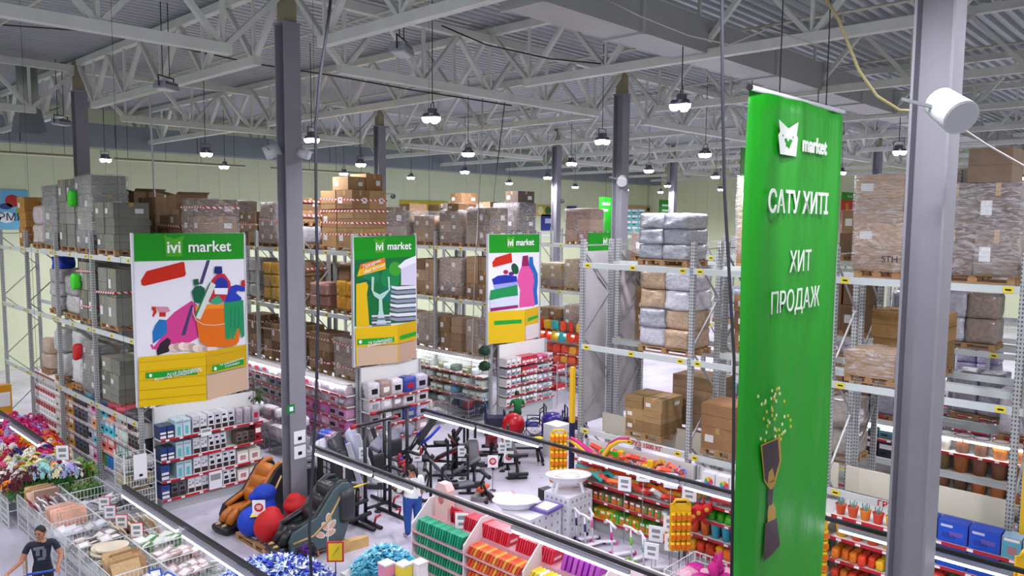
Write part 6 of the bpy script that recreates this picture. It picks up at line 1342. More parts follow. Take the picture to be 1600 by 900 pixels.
for i in range(3):
    q = MB()
    for k in range(8):
        a = k*math.pi/4; q.prism([(0, 0), (.1*math.cos(a), .1*math.sin(a)), (.1*math.cos(a+.785), .1*math.sin(a+.785))], .003, mi=k)
    s8.item('ball_print', q.mesh('rainbow_ball', [mat('rb%d' % k, c, .4) for k, c in enumerate(['#d82c2c', '#e8801c', '#e8d02c', '#5ab43c', '#2c9ad0', '#2c4ab8', '#8a3cb0', '#d84a9a'])]), .52+.35*i, .02, 1.9, 'rainbow ball print on the %s white ball box' % ordn(i), 'print', 'rainbow ball prints')
for k in range(2): s7.item('feather_toy', leafy_me, 2.45+.3*k, .25, 1.63, '%s feathered toy on the uppermost toy shelf' % ['pink white', 'blue'][k], 'toy', 'feather toys', ['#d86a8a', '#1c4ac0'][k], (.3, .3, .35))
# toys on the top of the shelf
def toy_vehicle(loc, rz, label, body, bed, wheels=4):
    t = thing('toy_truck', label, 'toy', loc, rz); q = MB(); q.bx(-.22, .22, -.1, .1, .1, .14); q.build('chassis', RUBB, t)
    q = MB(); q.prism([(-.24, .14), (.12, .14), (.16, .32), (-.28, .32)], .22, (0, .11, 0)); q.build('bed', bed, t); q = MB(); q.bx(.13, .26, -.1, .1, .14, .34); q.build('cab', body, t)
    for x in (-.16, 0, .18):
        for y in (-.11, .11): q = MB(); q.cyl((x, y, .07), .07, .05, 12, axis='Y'); q.build('wheel', RUBB, t)
toy_vehicle(s7.W(.95, .25, 1.63), -1.2, 'green toy wagon on top of the toy shelves', mat('toy_yellow', '#d8b41c', .4), mat('toy_green', '#2fb41c', .4))
t = thing('toy_excavator', 'yellow toy excavator on top of the toy shelves', 'toy', s7.W(2.05, .1, 1.63), -1.2)
q = MB(); q.bx(-.2, .2, -.14, -.05, 0, .1); q.bx(-.2, .2, .05, .14, 0, .1); q.build('tracks', RUBB, t); q = MB(); q.bx(-.14, .1, -.11, .11, .1, .26); q.bx(-.02, .1, -.1, .02, .26, .38); q.build('cab', mat('toy_yellow'), t); q = MB(); q.bar((.08, .05, .2), (.26, .05, .42), .05); q.bar((.26, .05, .42), (.42, .05, .2), .04); q.box((.42, .05, .14), (.1, .12, .1)); q.build('arm', mat('toy_yellow'), t)
t = thing('toy_dragon', 'magenta and yellow toy snake lying across the shelf top', 'toy', (0, 0, 0)); pts = [s7.W(-.15+.24*k, .05, 1.9+.13*math.cos(k*.95)+.05*k*(k > 4)) for k in range(8)]
q = MB(); q.tube([p+Vector((0, 0, .03)) for p in pts], [.05, .07, .07, .07, .06, .06, .05, .03], 8); q.build('back', mat('toy_magenta', '#b81c6a', .4), t); q = MB(); q.tube([p-Vector((.03, 0, .02)) for p in pts], [.04, .06, .06, .06, .055, .05, .045, .02], 8); q.build('belly', mat('toy_yellow'), t)
# sand toys and pool boxes near the column
q = MB(); q.lathe([(.34, 0), (.46, .6), (.5, .7), (.44, .68), (.3, .1), (0, .06)], 12)
for k in range(4): a = k*1.6; q.bar((.15*math.cos(a), .15*math.sin(a), .3), (.3*math.cos(a), .3*math.sin(a), 1.05), .12, .06, 1)
toolb_me = q.mesh('bucket_set', [MATS['plastic_gloss'], mat('toy_teal')])
s9.row(4, .02, 1.12, toolb_me, .21, .28, .21, ['#d8501c', '#e8b01c', '#d83a24', '#e07a1c'], 'sand bucket with teal tools on the top shelf by the column', 'toy', 'bucket_set')
s9.row(3, .02, 1.12, bucket_me, .26, .3, .26, ['#d8501c', '#e8901c', '#e8b01c'], 'orange sand bucket below the bucket sets', 'toy', 'toy_bucket')
for lv in (0, 1, 2): s9.row(lv, .02, 1.12, lump_me, .15, .2, .2, ['#e07a1c', '#2f9a94', '#e8b01c', '#d8401c', '#d8701c'], 'netted sand toy on the %s shelf by the column' % SEC(lv), 'toy', 'sand_toy', jit=.03, deep=2, stack=1)
for lv in (3, 4):
    s10.row(lv, .0, 1.4, PB_POOL, .46, .36, .3, ['#2a4ab0'], 'blue boxed pool toy on the %s shelf right of the column' % SEC(lv), 'box', 'pool_box')
    s10.row(lv, 1.4, 2.55, PB_CUP, .27, .34, .3, ['#8aa8b8', '#7a9ab0'], 'teal and coral boxed toy on the %s shelf right of the column' % SEC(lv), 'box', 'coral_toy_box')
s10.row(2, .0, 2.55, lump_me, .3, .26, .3, ['#3f9a2c', '#c8b82c', '#d8402c'], 'green toy pack under the blue pool boxes', 'toy', 'green_toy')
for lv in (0, 1): s10.row(lv, .0, 2.55, PB_COL2, .3, .3, .3, ['#c8a43c', '#5a9a4c'], 'bright toy box on the %s shelf under the pool boxes' % SEC(lv), 'toy', 'bright_toy_pack')
# hanging yellow displays
def yellow_strip(p, z0, z1, label, w=.42):
    t = thing('hanging_display', label, 'display', (p[0], p[1], 0), -.75, 'yellow hanging displays'); n = 4; rows_ = int((z1-z0)/.2)
    q = MB(); q.bx(-w/2, w/2, .02, .05, z0, z1); q.tube([(-w/2+.05, 0, z1), (-w/2+.1, 0, z1+.09), (w/2-.1, 0, z1+.09), (w/2-.05, 0, z1)], .03, 8); q.build('back_card', mat('display_yellow', '#e8b814', .45), t)
    q = MB(); q.cyl((0, 0, .09), .045, .18, 10); q.bx(-.046, .046, -.05, -.03, .04, .13, 1); me = q.mesh('bubble_tube', [mat('display_yellow'), ORP])
    for i in range(n):
        for k in range(rows_): put('bubble_tube', me, t, (-w/2+.055+(w-.11)*i/(n-1), -.03, z0+.01+k*.2))
    q = MB(); q.tube([(0, .04, 0), (0, .04, z1)], .012, 6); q.cyl((0, .04, .01), .14, .02, 12); q.build('pole', TUBE, t)
p_ = onz(893, 770, .9); yellow_strip((13.9, 11.6), 1.0, 2.2, 'yellow bubble tube display at the far end of the toy shelves')
p_ = onz(1070, 850, 1.0); yellow_strip((13.1, 7.75), .75, 1.7, 'yellow bubble tube display in the toy aisle before the banner')
yellow_strip((13.55, 1.98), 1.1, 2.3, 'yellow bubble tube display at the lower frame corner', .5)
yellow_strip((13.6, 5.15), .6, 2.0, 'slim yellow display strip behind the banner edge', .22)
# red cow toy hanging
p_ = onx(1092, 800, 13.95); t = thing('plush_cow', 'red plush cow hanging from the toy shelf post', 'toy', p_, -.75)
q = MB(); q.sph((0, 0, 0), (.2, .14, .16), 14); q.sph((.14, -.1, .1), (.11, .1, .11), 12)
for a, b in ((-.16, -.2), (.12, -.22), (-.2, .12), (.2, .22)): q.tube([(a*.5, -.05, b*.5), (a*1.2, -.1, b)], [.05, .04], 8)
q.tube([(.1, -.05, .2), (.07, -.02, .3)], [.03, .01], 6); q.tube([(.2, -.05, .18), (.27, -.02, .26)], [.03, .01], 6); q.build('body', mat('plush_red', '#b8101c', .8), t); q = MB()
for c_ in ((-.05, -.14, .03), (.1, -.2, .12), (-.14, -.1, -.06)): q.sph(c_, (.05, .02, .05), 8)
q.build('patches', mat('plush_orange', '#e0a03a', .8), t); q = MB(); q.bar((0, 0, .15), (.12, .1, .6), .01); q.build('string', WIRE, t)
# price cards on the toy aisle
for i, (px, py, X) in enumerate([(976, 757, 14.0), (1005, 742, 14.0), (1048, 752, 14.0), (1077, 772, 14.0), (1025, 835, 13.3), (1048, 820, 13.3), (1050, 850, 13.2), (1018, 862, 13.0)]):
    p_ = onx(px, py, X); t = thing('price_card', 'white price card in the toy aisle, %s from the far end' % ordn(i), 'price card', (p_.x, p_.y, 0), -1.2, 'price cards in the toy aisle')
    put('card', plain_me, t, (0, 0, p_.z-.15), scale=(1.25, 1, 1.1)); q = MB(); q.tube([(0, .02, 0), (0, .02, p_.z)], .008, 5); q.build('stick', WIREG, t)
# ================================================================ BABY BATHS AND SCOOTERS
for gx, gy, n, wd, dp, lb in ((12.5, 11.2, 4, 1.05, .85, 'under the purple topped bath'), (13.55, 11.0, 5, .85, .75, 'under the white baby bath')):
    for k in range(n):
        t = thing('bath_carton', 'white dotted bath carton %s, %s from the floor' % (lb, ordn(k)), 'carton', (gx, gy, k*.21), .0, 'white bath cartons')
        q = MB(); q.bx(-wd/2, wd/2, -dp/2, dp/2, 0, .205); q.build('carton_body', mat('carton_white2', '#d6d6de', .5), t); q = MB()
        for j in range(5): q.box((-wd/2+.12+j*(wd-.24)/4, -dp/2-.003, .1), (.045, .006, .06)); q.box((-wd/2-.003, -dp/2+.1+j*(dp-.2)/4, .1), (.006, .045, .06))
        q.build('printed_dots', GREYP, t)
def tub(loc, rz, label, legs):
    t = thing('baby_bath', label, 'baby bath', loc, rz); q = MB(); z = .2 if legs else 0
    q.lathe([(.36, z), (.43, z+.06), (.49, z+.15), (.54, z+.16), (.54, z+.19), (.46, z+.18), (.4, z+.07), (.3, z+.035), (0, z+.03)], 28, sx=1.0, sy=.62); q.build('shell', mat('bath_white', '#e6e6ec', .3), t)
    if legs:
        for a in (-.25, .25):
            for b in (-.16, .16): q = MB(); q.bar((a, b, z+.1), (a*1.3, b*1.3, 0), .05); q.build('leg', mat('bath_white'), t)
        q = MB(); q.lathe([(.2, z+.06), (.26, z+.14), (.26, z+.16), (.2, z+.14), (0, z+.08)], 20, sx=1, sy=.7); q.build('inner_seat', mat('bath_cream', '#e4ded6', .35), t)
tub((12.3, 11.5, .84), -.75, 'pale open baby bath on the white cartons', False); tub((13.55, 11.0, 1.05), -.75, 'white baby bath with legs and inner seat on the cartons', True)
q = MB(); q.bx(-.3, .3, -.25, .25, 0, .07, 0); q.bx(-.22, .22, -.18, .18, .07, .075, 1); q.build('purple_carton', [mat('purple_print', '#6a5aa0', .5), PW], None, (12.72, 10.95, .84), .1, label='flat purple printed carton on the bath cartons', cat='carton')
def scooter(loc, rz, label, c, h=.78):
    t = thing('scooter', label, 'scooter', loc, rz, 'children scooters'); wm = mat('scooter_white', '#e2e2e8', .4)
    q = MB(); q.rbox((-.22, 0, .09), (.5, .13, .04), .02, n=2); q.build('deck', wm, t); q = MB(); q.tube([(.05, 0, .09), (.1, 0, h)], .02, 8); q.build('stem', wm, t)
    q = MB(); q.tube([(.1, -.2, h), (.11, 0, h+.03), (.1, .2, h)], .025, 8); q.build('handlebar', wm, t)
    for s in (-1, 1): q = MB(); q.cyl((.1, s*.17, h), .032, .1, 8, axis='Y'); q.build('grip', wm, t); q = MB(); q.cyl((.06, s*.09, .06), .06, .03, 10, axis='Y'); q.build('wheel', mat('scoot_'+c[1:], c, .4), t)
    q = MB(); q.cyl((-.48, 0, .05), .05, .03, 10, axis='Y'); q.build('wheel', mat('scoot_'+c[1:]), t); q = MB(); q.tube([(.075, 0, .42), (.085, 0, .6)], .028, 8); q.build('clamp', mat('scoot_'+c[1:]), t)
for i, (px, py, c, w) in enumerate([(884, 838, '#2a1c2c', 'black'), (905, 848, '#1c2460', 'navy'), (918, 858, '#1c2470', 'dark blue'), (930, 852, '#d86a9a', 'pink'), (960, 872, '#d81c8a', 'magenta'), (990, 880, '#84c83c', 'lime green'), (1010, 893, '#8ac4b0', 'mint')]):
    p_ = onz(px, py, 0); scooter((p_.x, p_.y, 0), 2.4+.25*(i % 3), 'white child scooter with %s clamp in the toy aisle' % w, c)
q = MB(); q.bx(-.15, .15, -.1, .1, 0, .36, 0); q.bx(-.1, .1, -.104, -.1, .1, .28, 1); bm_ = q.mesh('black_toy_box', [mat('box_black'), GREYP])
for i in range(3): put('black_toy_box', bm_, None, (14.05+.32*(i % 2)-.1, 12.05, .37*(i//2)), -.2, label='black printed box on the floor by the yellow display, %s' % ['lower outer one', 'lower inner one', 'upper one'][i], cat='box', group='black boxes at the shelf end')
# plush bin before the banner
q = None
wire_t = thing('wire_bin', 'white wire bin of pink and magenta plush before the green banner', 'bin', (12.5, 6.75, 0), 0, 'white wire bins'); put('wire_frame', BIN, wire_t, scale=(1.3, 1.5, 1)); put('bin_floor', BINP, wire_t, scale=(1.3, 1.5, 1))
for i in range(8): put('plush_toy', lump_me[i % 4], None, (12.22+.27*(i % 3), 6.45+.3*(i//3), .52), i, label='%s plush toy in the bin before the banner, %s of eight' % (['pale pink', 'magenta'][i % 2], ordn(i)), cat='plush toy', group='plush toys in the bin', color=['#e0a8bc', '#c0188a'][i % 2], scale=(.32, .34, .36))
q = MB(); q.tube([(-.3, 0, 0), (-.1, .05, .12), (.1, 0, .1), (.35, -.05, .22)], [.06, .1, .09, .04], 10); q.tube([(0, 0, .1), (-.05, .05, .3)], [.03, .015], 6); q.tube([(.12, 0, .12), (.15, .04, .3)], [.03, .015], 6); q.build('plush_dragon', mat('plush_magenta', '#b8107a', .8), None, (12.45, 6.6, .9), .4, label='magenta plush dragon lying on top of the plush bin', cat='plush toy')
# ================================================================ BANNER, COLUMN FITTINGS, CABLES
BY = 3.95
def on(px, py): q_ = ony(px, py, BY); return q_
a, b = on(1182, 141), on(1316, 176); bw = b.x-a.x; BT = (a.z+b.z)/2
t = thing('hanging_banner', 'tall green hanging banner with white cyrillic lettering', 'banner', (a.x, BY, 0))
def banner_green():
    m, nt, bb = newmat('banner_green'); bb.inputs['Base Color'].default_value = (*rgb('#098d09'), 1); bb.inputs['Roughness'].default_value = .5; bb.inputs['Transmission Weight'].default_value = 0
    tc = nt.nodes.new('ShaderNodeTexCoord'); n = nt.nodes.new('ShaderNodeTexNoise'); n.inputs['Scale'].default_value = 1.6; mp = nt.nodes.new('ShaderNodeMapping'); mp.inputs['Scale'].default_value = (2.2, 1, .6); nt.links.new(tc.outputs['Object'], mp.inputs[0]); nt.links.new(mp.outputs[0], n.inputs['Vector']); bp = nt.nodes.new('ShaderNodeBump'); bp.inputs['Strength'].default_value = .35; bp.inputs['Distance'].default_value = .12; nt.links.new(n.outputs[0], bp.inputs['Height']); nt.links.new(bp.outputs[0], bb.inputs['Normal']); return m
q = MB(); vs = []; fs = []; NX, NZ = 24, 40; zb = 2.2
def by_off(u, f): return .02*math.sin(u*9+f*4)*(1-f*.4)+.012*math.sin(u*23+f*9)+(-.0 if u > .14 else .09*((.14-u)/.14)**1.6)
for j in range(NZ+1):
    f = j/NZ
    for i in range(NX+1):
        u = i/NX; vs.append((u*bw, by_off(u, f), BT-(BT-zb)*f))
for j in range(NZ):
    for i in range(NX): k = j*(NX+1)+i; fs.append((k, k+1, k+NX+2, k+NX+1))
q.add(vs, fs, 0, True); o = q.build('cloth', banner_green(), t); so = o.modifiers.new('thickness', 'SOLIDIFY'); so.thickness = .004
q = MB(); q.tube([(-.06, .05, BT+.02), (bw+.04, 0, BT+.02)], .03, 10); q.build('top_rod', mat('rod_white', '#c9cdcf', .35), t); q = MB(); q.cyl((-.06, .05, BT+.02), .034, .03, 10, axis='X'); q.build('rod_cap', BLK, t)
for f_ in (.25, .8): q = MB(); q.tube([(bw*f_, .02, BT), (bw*f_, .02, 12.8)], .008, 5); q.build('wire', WIRE, t)
LETW = mat('banner_white', '#d9dfd6', .5)
def btext(body, px, py, size, bold=0.0, sx=1.0):
    p_ = on(px, py); o = put('lettering', text_mesh(body, size, LETW, .003, bold), t, (p_.x-a.x, -.05, p_.z), rot=FACE_NY, scale=(sx, 1, 1)); return o
_bgf = mat('banner_green_flat', '#098d09', .5)
btext('market', 1267, 229, .255, .009, 1.0); btext('САТУ ХИТІ', 1244, 319, .36, .006, .88); btext('ХИТ', 1245, 410, .36, .0, .86); btext('ПРОДАЖ', 1238, 470, .36, .0, .86)
q = MB(); lg = [(1211, 187), (1226, 201), (1242, 191), (1239, 212), (1241, 216), (1238, 245), (1213, 241), (1210, 211), (1213, 206)]
q.add([(on(x, y).x-a.x, -.046, on(x, y).z) for x, y in lg], [tuple(range(len(lg)))]); q.build('logo_box', LETW, t)
put('lettering', text_mesh('ivi', .13, _bgf, .003, .004), t, (on(1225, 224).x-a.x, -.05, on(1225, 224).z), rot=FACE_NY)
q = MB()
for c_, rr in (((1217, 212), 1.6), ((1233, 215), 1.6)): q.prism([(on(*c_).x-a.x+rr*.0066*math.cos(k), on(*c_).z+rr*.0066*math.sin(k)) for k in [j*.628 for j in range(10)]], .004, (0, -.047, 0))
q.add([(on(x, y).x-a.x, -.05, on(x, y).z) for x, y in ((1219, 218), (1222, 216), (1225, 222), (1229, 218), (1232, 220), (1226, 233))], [(0, 1, 2, 3, 4, 5)]); q.build('logo_mark', _bgf, t)
# printed trophy with confetti (flat print)
TROP = flat('trophy_dark', '#3a2c34'); TGOLD = flat('trophy_gold', '#a8842c'); PLI = flat('figure_green', '#2aa024')
q = MB(); mt_ = [TROP, TGOLD, PLI, flat('ink_dark', '#123a1c'), flat('confetti_white', '#d8d8b0'), flat('confetti_yellow', '#c8b82c')]; dep = [0]
def bp(pts, mi):
    dep[0] += 1; P_ = [(on(x, y).x-a.x, -.046-.0008*dep[0], on(x, y).z) for x, y in pts]; ar = sum(P_[i][0]*P_[(i+1) % len(P_)][2]-P_[(i+1) % len(P_)][0]*P_[i][2] for i in range(len(P_)))
    if ar < 0: P_.reverse()
    q.add(P_, [tuple(range(len(P_)))], mi)
Zb = lambda x, y: (1140+x/2.81, 580+y/2.8125)
bp([Zb(*p) for p in ((120, 320), (205, 285), (212, 390), (180, 500), (160, 515), (135, 480))], 1); bp([Zb(*p) for p in ((126, 325), (196, 295), (203, 390), (178, 480), (150, 490), (138, 470))], 0)
bp([Zb(*p) for p in ((155, 440), (172, 420), (182, 470), (150, 490))], 1)
bp([Zb(*p) for p in ((160, 500), (172, 500), (170, 560), (185, 600), (185, 650), (150, 660), (150, 610), (160, 570))], 1); bp([Zb(*p) for p in ((140, 665), (190, 640), (204, 760), (165, 805), (130, 830))], 0); bp([Zb(*p) for p in ((150, 520), (175, 510), (170, 580), (150, 590))], 0)
rr_ = random.Random(4)
for k in range(46):
    x, y = rr_.gauss(165, 38), rr_.uniform(60, 300); x = 100+((x-100) % 150); y = max(60, y); bp([Zb(x-3, y-7), Zb(x+4, y-6), Zb(x+3, y+8), Zb(x-4, y+6)], 4 if k % 2 else 5)
q.build('printed_trophy', mt_, t)
# second, farther green banners
for i, (px0, px1, py0, py1, Y, lb) in enumerate([(1158, 1180, 230, 378, 9.5, 'narrow strip of a green hanging banner half hidden behind the tall one'), (936, 956, 308, 372, 30.5, 'distant green hanging banner left of the grey column'), (1030, 1052, 312, 335, 33.0, 'distant green hanging banner right of the grey column')]):
    p0, p1 = ony(px0, py0, Y), ony(px1, py1, Y); tt = thing('hanging_banner', lb, 'banner', (0, Y, 0), group='green hanging banners'); q = MB(); q.bx(p0.x, p1.x, -.01, .01, p1.z, p0.z); q.build('cloth', mat('banner_green_flat'), tt); q = MB(); q.tube([((p0.x+p1.x)/2, 0, p0.z), ((p0.x+p1.x)/2, 0, 12.85 if Y > 10 else 11.0)], .01, 4); q.build('wire', WIRE, tt)
    if i: q = MB(); w_ = p1.x-p0.x; q.bx(p0.x+w_*.2, p1.x-w_*.2, -.02, -.01, p0.z-.5, p0.z-.35); q.bx(p0.x+w_*.2, p1.x-w_*.35, -.02, -.01, p0.z-.9, p0.z-.75); q.build('lettering_bars', LETW, tt)
# loudspeakers and cameras on columns
def speaker(loc, rz, label, s=1.0, tilt=.5):
    tt = thing('loudspeaker', label, 'loudspeaker', loc, rz, 'column loudspeakers'); q = MB(); q.tube([(-.2*s, 0, 0), (.16*s, 0, 0)], [.17*s, .15*s], 20); o = q.build('cabinet', mat('speaker_white', '#c4c6c8', .45), tt); o.rotation_euler = (0, tilt, 0)
    q = MB(); q.tube([(-.205*s, 0, 0), (-.2*s, 0, 0)], .155*s, 20); o = q.build('grille', mat('speaker_grille', '#b4b6b9', .6), tt); o.rotation_euler = (0, tilt, 0); q = MB(); q.bar((0, 0, -.02), (.12*s, .42*s, .1*s), .03*s); q.build('bracket', CHROME, tt)
p_ = ony(1463, 172, 2.23); speaker((p_.x, 2.12, p_.z), .9, 'white round loudspeaker on the big grey column', 1.0, -.55)
p_ = onx(425, 237, 9.02); speaker((9.0, p_.y, p_.z), 2.6, 'white loudspeaker on the column by the cookware, facing the flowers', 1.0, .4); speaker((9.5, 15.5, 8.75), -.9, 'grey loudspeaker on the column by the cookware, facing the toys', .7, .3)
speaker((21.75, 15.5, 8.7), .6, 'white loudspeaker on the column beyond the toy rack', 1.0, -.5)
for (x, y, z, lb) in ((22.4, 29.3, 8.35, 'second column'), (34.9, 29.3, 8.4, 'third column')):
    tt = thing('security_camera', 'small dome security camera arm on the far %s' % lb, 'camera', (x, y, z)); q = MB(); q.bar((-.25, 0, .1), (.2, 0, .15), .05); q.build('arm', CHROME, tt); q = MB(); q.sph((.25, 0, .02), .13, 10); q.build('dome', mat('dome_dark', '#44484c', .2), tt)
# hanging cables
CAB = mat('grey_cable', '#38383e', .9, spec=.1)
def cable(pts, r_, label, m_=CAB): q = MB(); q.tube(pts, r_, 6); q.build('cable', m_, None, label=label, cat='cable', group='hanging cables')
def pix(d, pts):
    out = []
    for px, py in pts: rr = ray(px, py); out.append(CAM+rr*(d/(rr.dot(CF))))
    return out
cable(pix(11.0, [(520, -30), (512, 40), (500, 120), (493, 200), (494, 330), (497, 480), (494, 620), (488, 740), (483, 830), (487, 905)]), .022, 'thick dark cable hanging before the grey column by the cookware')
cable(pix(7.5, [(1128, -20), (1129, 150), (1132, 300), (1139, 420), (1147, 560), (1146, 700), (1143, 905)]), .016, 'dark cable hanging beside the green banner')
cable(pix(9.0, [(1285, -10), (1310, 30), (1328, 75), (1342, 110), (1370, 150), (1405, 172), (1447, 174)]), .018, 'yellowish cable sagging to the loudspeaker', mat('cable_yellow', '#a89a6a', .5))
cable(pix(9.2, [(1478, 178), (1495, 195), (1540, 225), (1610, 265)]), .012, 'pale wire leaving the loudspeaker', mat('cable_pale', '#b9b4ac', .5))
cable(pix(14.0, [(930, -10), (1000, 25), (1075, 55), (1140, 70), (1200, 45), (1290, 75)]), .014, 'pale cable looping under the roof duct', mat('cable_pale'))
cable([(9.6, 24.2, 4.4), (9.6, 24.2, 8), (9.55, 24.2, 10.9)], .03, 'thin white pole rising behind the cleaning panel', mat('pole_white', '#d0d2d0', .4))
cable(pix(20.0, [(-10, 38), (130, 48), (260, 70), (400, 100), (520, 118), (640, 140), (800, 165)]), .018, 'black cable strung along the girder', WIRE)
cable(pix(19.0, [(690, 40), (760, 70), (860, 92), (965, 102)]), .018, 'dark cable drooping towards the second column', WIRE)
cable(pix(30.0, [(790, 150), (772, 300), (768, 420)]), .02, 'thin dark cord hanging before the laundry panel', CAB); cable(pix(28.0, [(757, 50), (752, 250), (742, 420), (736, 600)]), .02, 'thin pale cord hanging left of the laundry panel', mat('cable_pale'))
# ================================================================ FAR WALL SIGNS
def wall_poster(label, px0, px1, py0, py1, base, shapes, Y=WY-.05):
    p0, p1 = ony(px0, py0, Y), ony(px1, py1, Y); tt = thing('wall_poster', label, 'poster', (0, Y, 0), group='posters on the far wall'); q = MB(); q.bx(p0.x, p1.x, -.02, .02, p1.z, p0.z); q.build('board', mat('poster_'+base[1:], base, .5), tt)
    w_, h_ = p1.x-p0.x, p0.z-p1.z
    for (u, v, ru, rv, c, kind) in shapes:
        q = MB(); cx, cz = p0.x+u*w_, p1.z+v*h_
        if kind == 'e': q.prism([(cx+ru*w_*math.cos(k*.3927), cz+rv*h_*math.sin(k*.3927)) for k in range(16)], .01, (0, -.025, 0))
        else: q.bx(cx-ru*w_, cx+ru*w_, -.03, -.02, cz-rv*h_, cz+rv*h_)
        q.build('printed_shape', mat('poster_'+c[1:], c, .5), tt)
    return tt, p0, p1
tt, p0, p1 = wall_poster('light blue fruit drink poster on the far wall', -8, 46, 296, 358, '#6ab4d4', [(.5, .72, .22, .16, '#b01c1c', 'e'), (.78, .45, .16, .2, '#7ab41c', 'e'), (.3, .3, .25, .14, '#e6eef0', 'e'), (.3, .58, .2, .08, '#1c3a7a', 'e'), (.93, .2, .05, .16, '#e6eef0', 'b')])
put('lettering', text_mesh('ЯРМЯ', .5, mat('ink_navy', '#14204a', .5), .004), tt, (p0.x+(p1.x-p0.x)*.32, -.06, p1.z+(p0.z-p1.z)*.3), rot=FACE_NY)
wall_poster('yellow band poster high on the far wall', 625, 700, 313, 330, '#c9b41c', [(.3, .5, .1, .3, '#e6dc5a', 'b')])
wall_poster('colourful number poster on the far wall beside the third column', 826, 872, 320, 338, '#c8b03c', [(.12, .5, .1, .4, '#b8201c', 'e'), (.38, .5, .1, .4, '#e6e0a0', 'e'), (.64, .5, .1, .4, '#2c6a3a', 'e'), (.88, .5, .1, .4, '#5a5a2c', 'e')])
wall_poster('dark blue poster under the number poster', 846, 872, 335, 360, '#1c2f8a', [(.5, .6, .3, .15, '#b8c0e0', 'b')])
wall_poster('green and navy poster beside the third column', 886, 900, 322, 358, '#1c2a6a', [(.6, .3, .35, .28, '#12a08a', 'e')])
wall_poster('tan poster band behind the second column', 975, 1030, 321, 333, '#c9a86a', [(.75, .5, .12, .3, '#4a3a24', 'b')])
# far goods on raised shelves, teal and pink
for i, (px0, px1, py0, py1, c, w) in enumerate([(976, 1008, 326, 362, '#6fb0b4', 'teal'), (1008, 1050, 334, 362, '#d88a94', 'pink')]):
    for k in range(4):
        for j in range(3):
            u0, u1 = px0+(px1-px0)*j/3, px0+(px1-px0)*(j+1)/3; p0 = ony(u0, py0+(py1-py0)*k/4, 33.5); p1 = ony(u1, py0+(py1-py0)*(k+1)/4, 33.5)
            tt = put('far_pack', PB_LBL, None, ((p0.x+p1.x)/2, 33.8, p1.z), label='distant %s wrapped pack, row %s and place %s' % (w, ordn(k), ordn(j)), cat='pack', group='distant %s packs' % w, color=shade(c, .9+.08*j), scale=(abs(p1.x-p0.x)*.97, .6, abs(p0.z-p1.z)*.97))
zf = ony(990, 362, 33.5).z
rack(35.6, 1.0, [24.5, 27.5, 30.5, 33.9], 'distant pallet rack carrying the teal and pink packs', 'pallet racks', levels=(2.2, 4.3, zf), tags=False)
tt = thing('far_shelf_board', 'distant shelf board under the teal and pink packs', 'shelf', (0, 0, 0)); q = MB(); a0, a1 = ony(972, 362, 33.8), ony(1056, 362, 33.8); q.bx(a0.x, a1.x, 33.4, 34.2, zf-.06, zf); q.build('board', SHG, tt)
for k in range(3): q = MB(); xx = a0.x+.2+(a1.x-a0.x-.4)*k/2; q.bx(xx-.05, xx+.05, 33.6, 33.7, 0, zf-.06); q.build('post', SHG, tt)
# market sign far right (green header, red and yellow panel)
tt = thing('market_stall_sign', 'distant red and orange stall panel with green header behind the banner', 'sign', (0, 22, 0)); p0, p1 = ony(1316, 300, 22), ony(1400, 362, 22)
q = MB(); q.bx(p0.x, p1.x, -.05, .05, p0.z-.55, p0.z); q.build('header', PG, tt); q = MB(); q.bx(p0.x, p1.x, 0, .06, p1.z, p0.z-.55); q.build('panel', mat('stall_red', '#b8301c', .5), tt); 
for u0, u1, zz in ((p0.x+.8, p0.x+1.3, .8), (p1.x-1.2, p1.x-.6, 1.0)): q = MB(); q.bx(u0, u1, -.03, 0, p1.z, p0.z-zz); q.build('orange_stripe', mat('stall_orange', '#d8801c', .5), tt)
for xx in (p0.x+.2, p1.x-.2): q = MB(); q.bx(xx-.06, xx+.06, 0, .06, 0, p1.z); q.build('post', SHG, tt)
put('lettering', text_mesh('ЧИСТА', .5, LETW, .004, .006), tt, ((p0.x+p1.x)/2, -.07, p0.z-.95), rot=FACE_NY); put('lettering', text_mesh('ivi market', .34, LETW, .004), tt, (p0.x+1.6, -.07, p0.z-.28), rot=FACE_NY)
# notices on the column by the cookware
q = MB(); q.bx(-.15, .15, -.006, 0, 0, .3, 0); q.bx(-.05, .05, -.009, -.006, .08, .16, 1); nm_ = q.mesh('notice_sheet', [CARDW, BLKP])
for k, z in enumerate((1.75, 2.1)): put('notice', nm_, None, (9.27, 15.545, z), label='%s white paper notice taped to the column by the cookware' % ['lower', 'upper'][k], cat='notice')
q = MB(); q.bx(-.1, .1, -.008, 0, 0, .2, 0); q.bx(-.03, .06, -.011, -.008, .05, .15, 1); q.build('exit_sign', [mat('exit_green', '#0a7a3a', .4), CARDW], None, (9.05, 15.545, 2.85), label='small green exit sign on the column by the cookware', cat='sign')

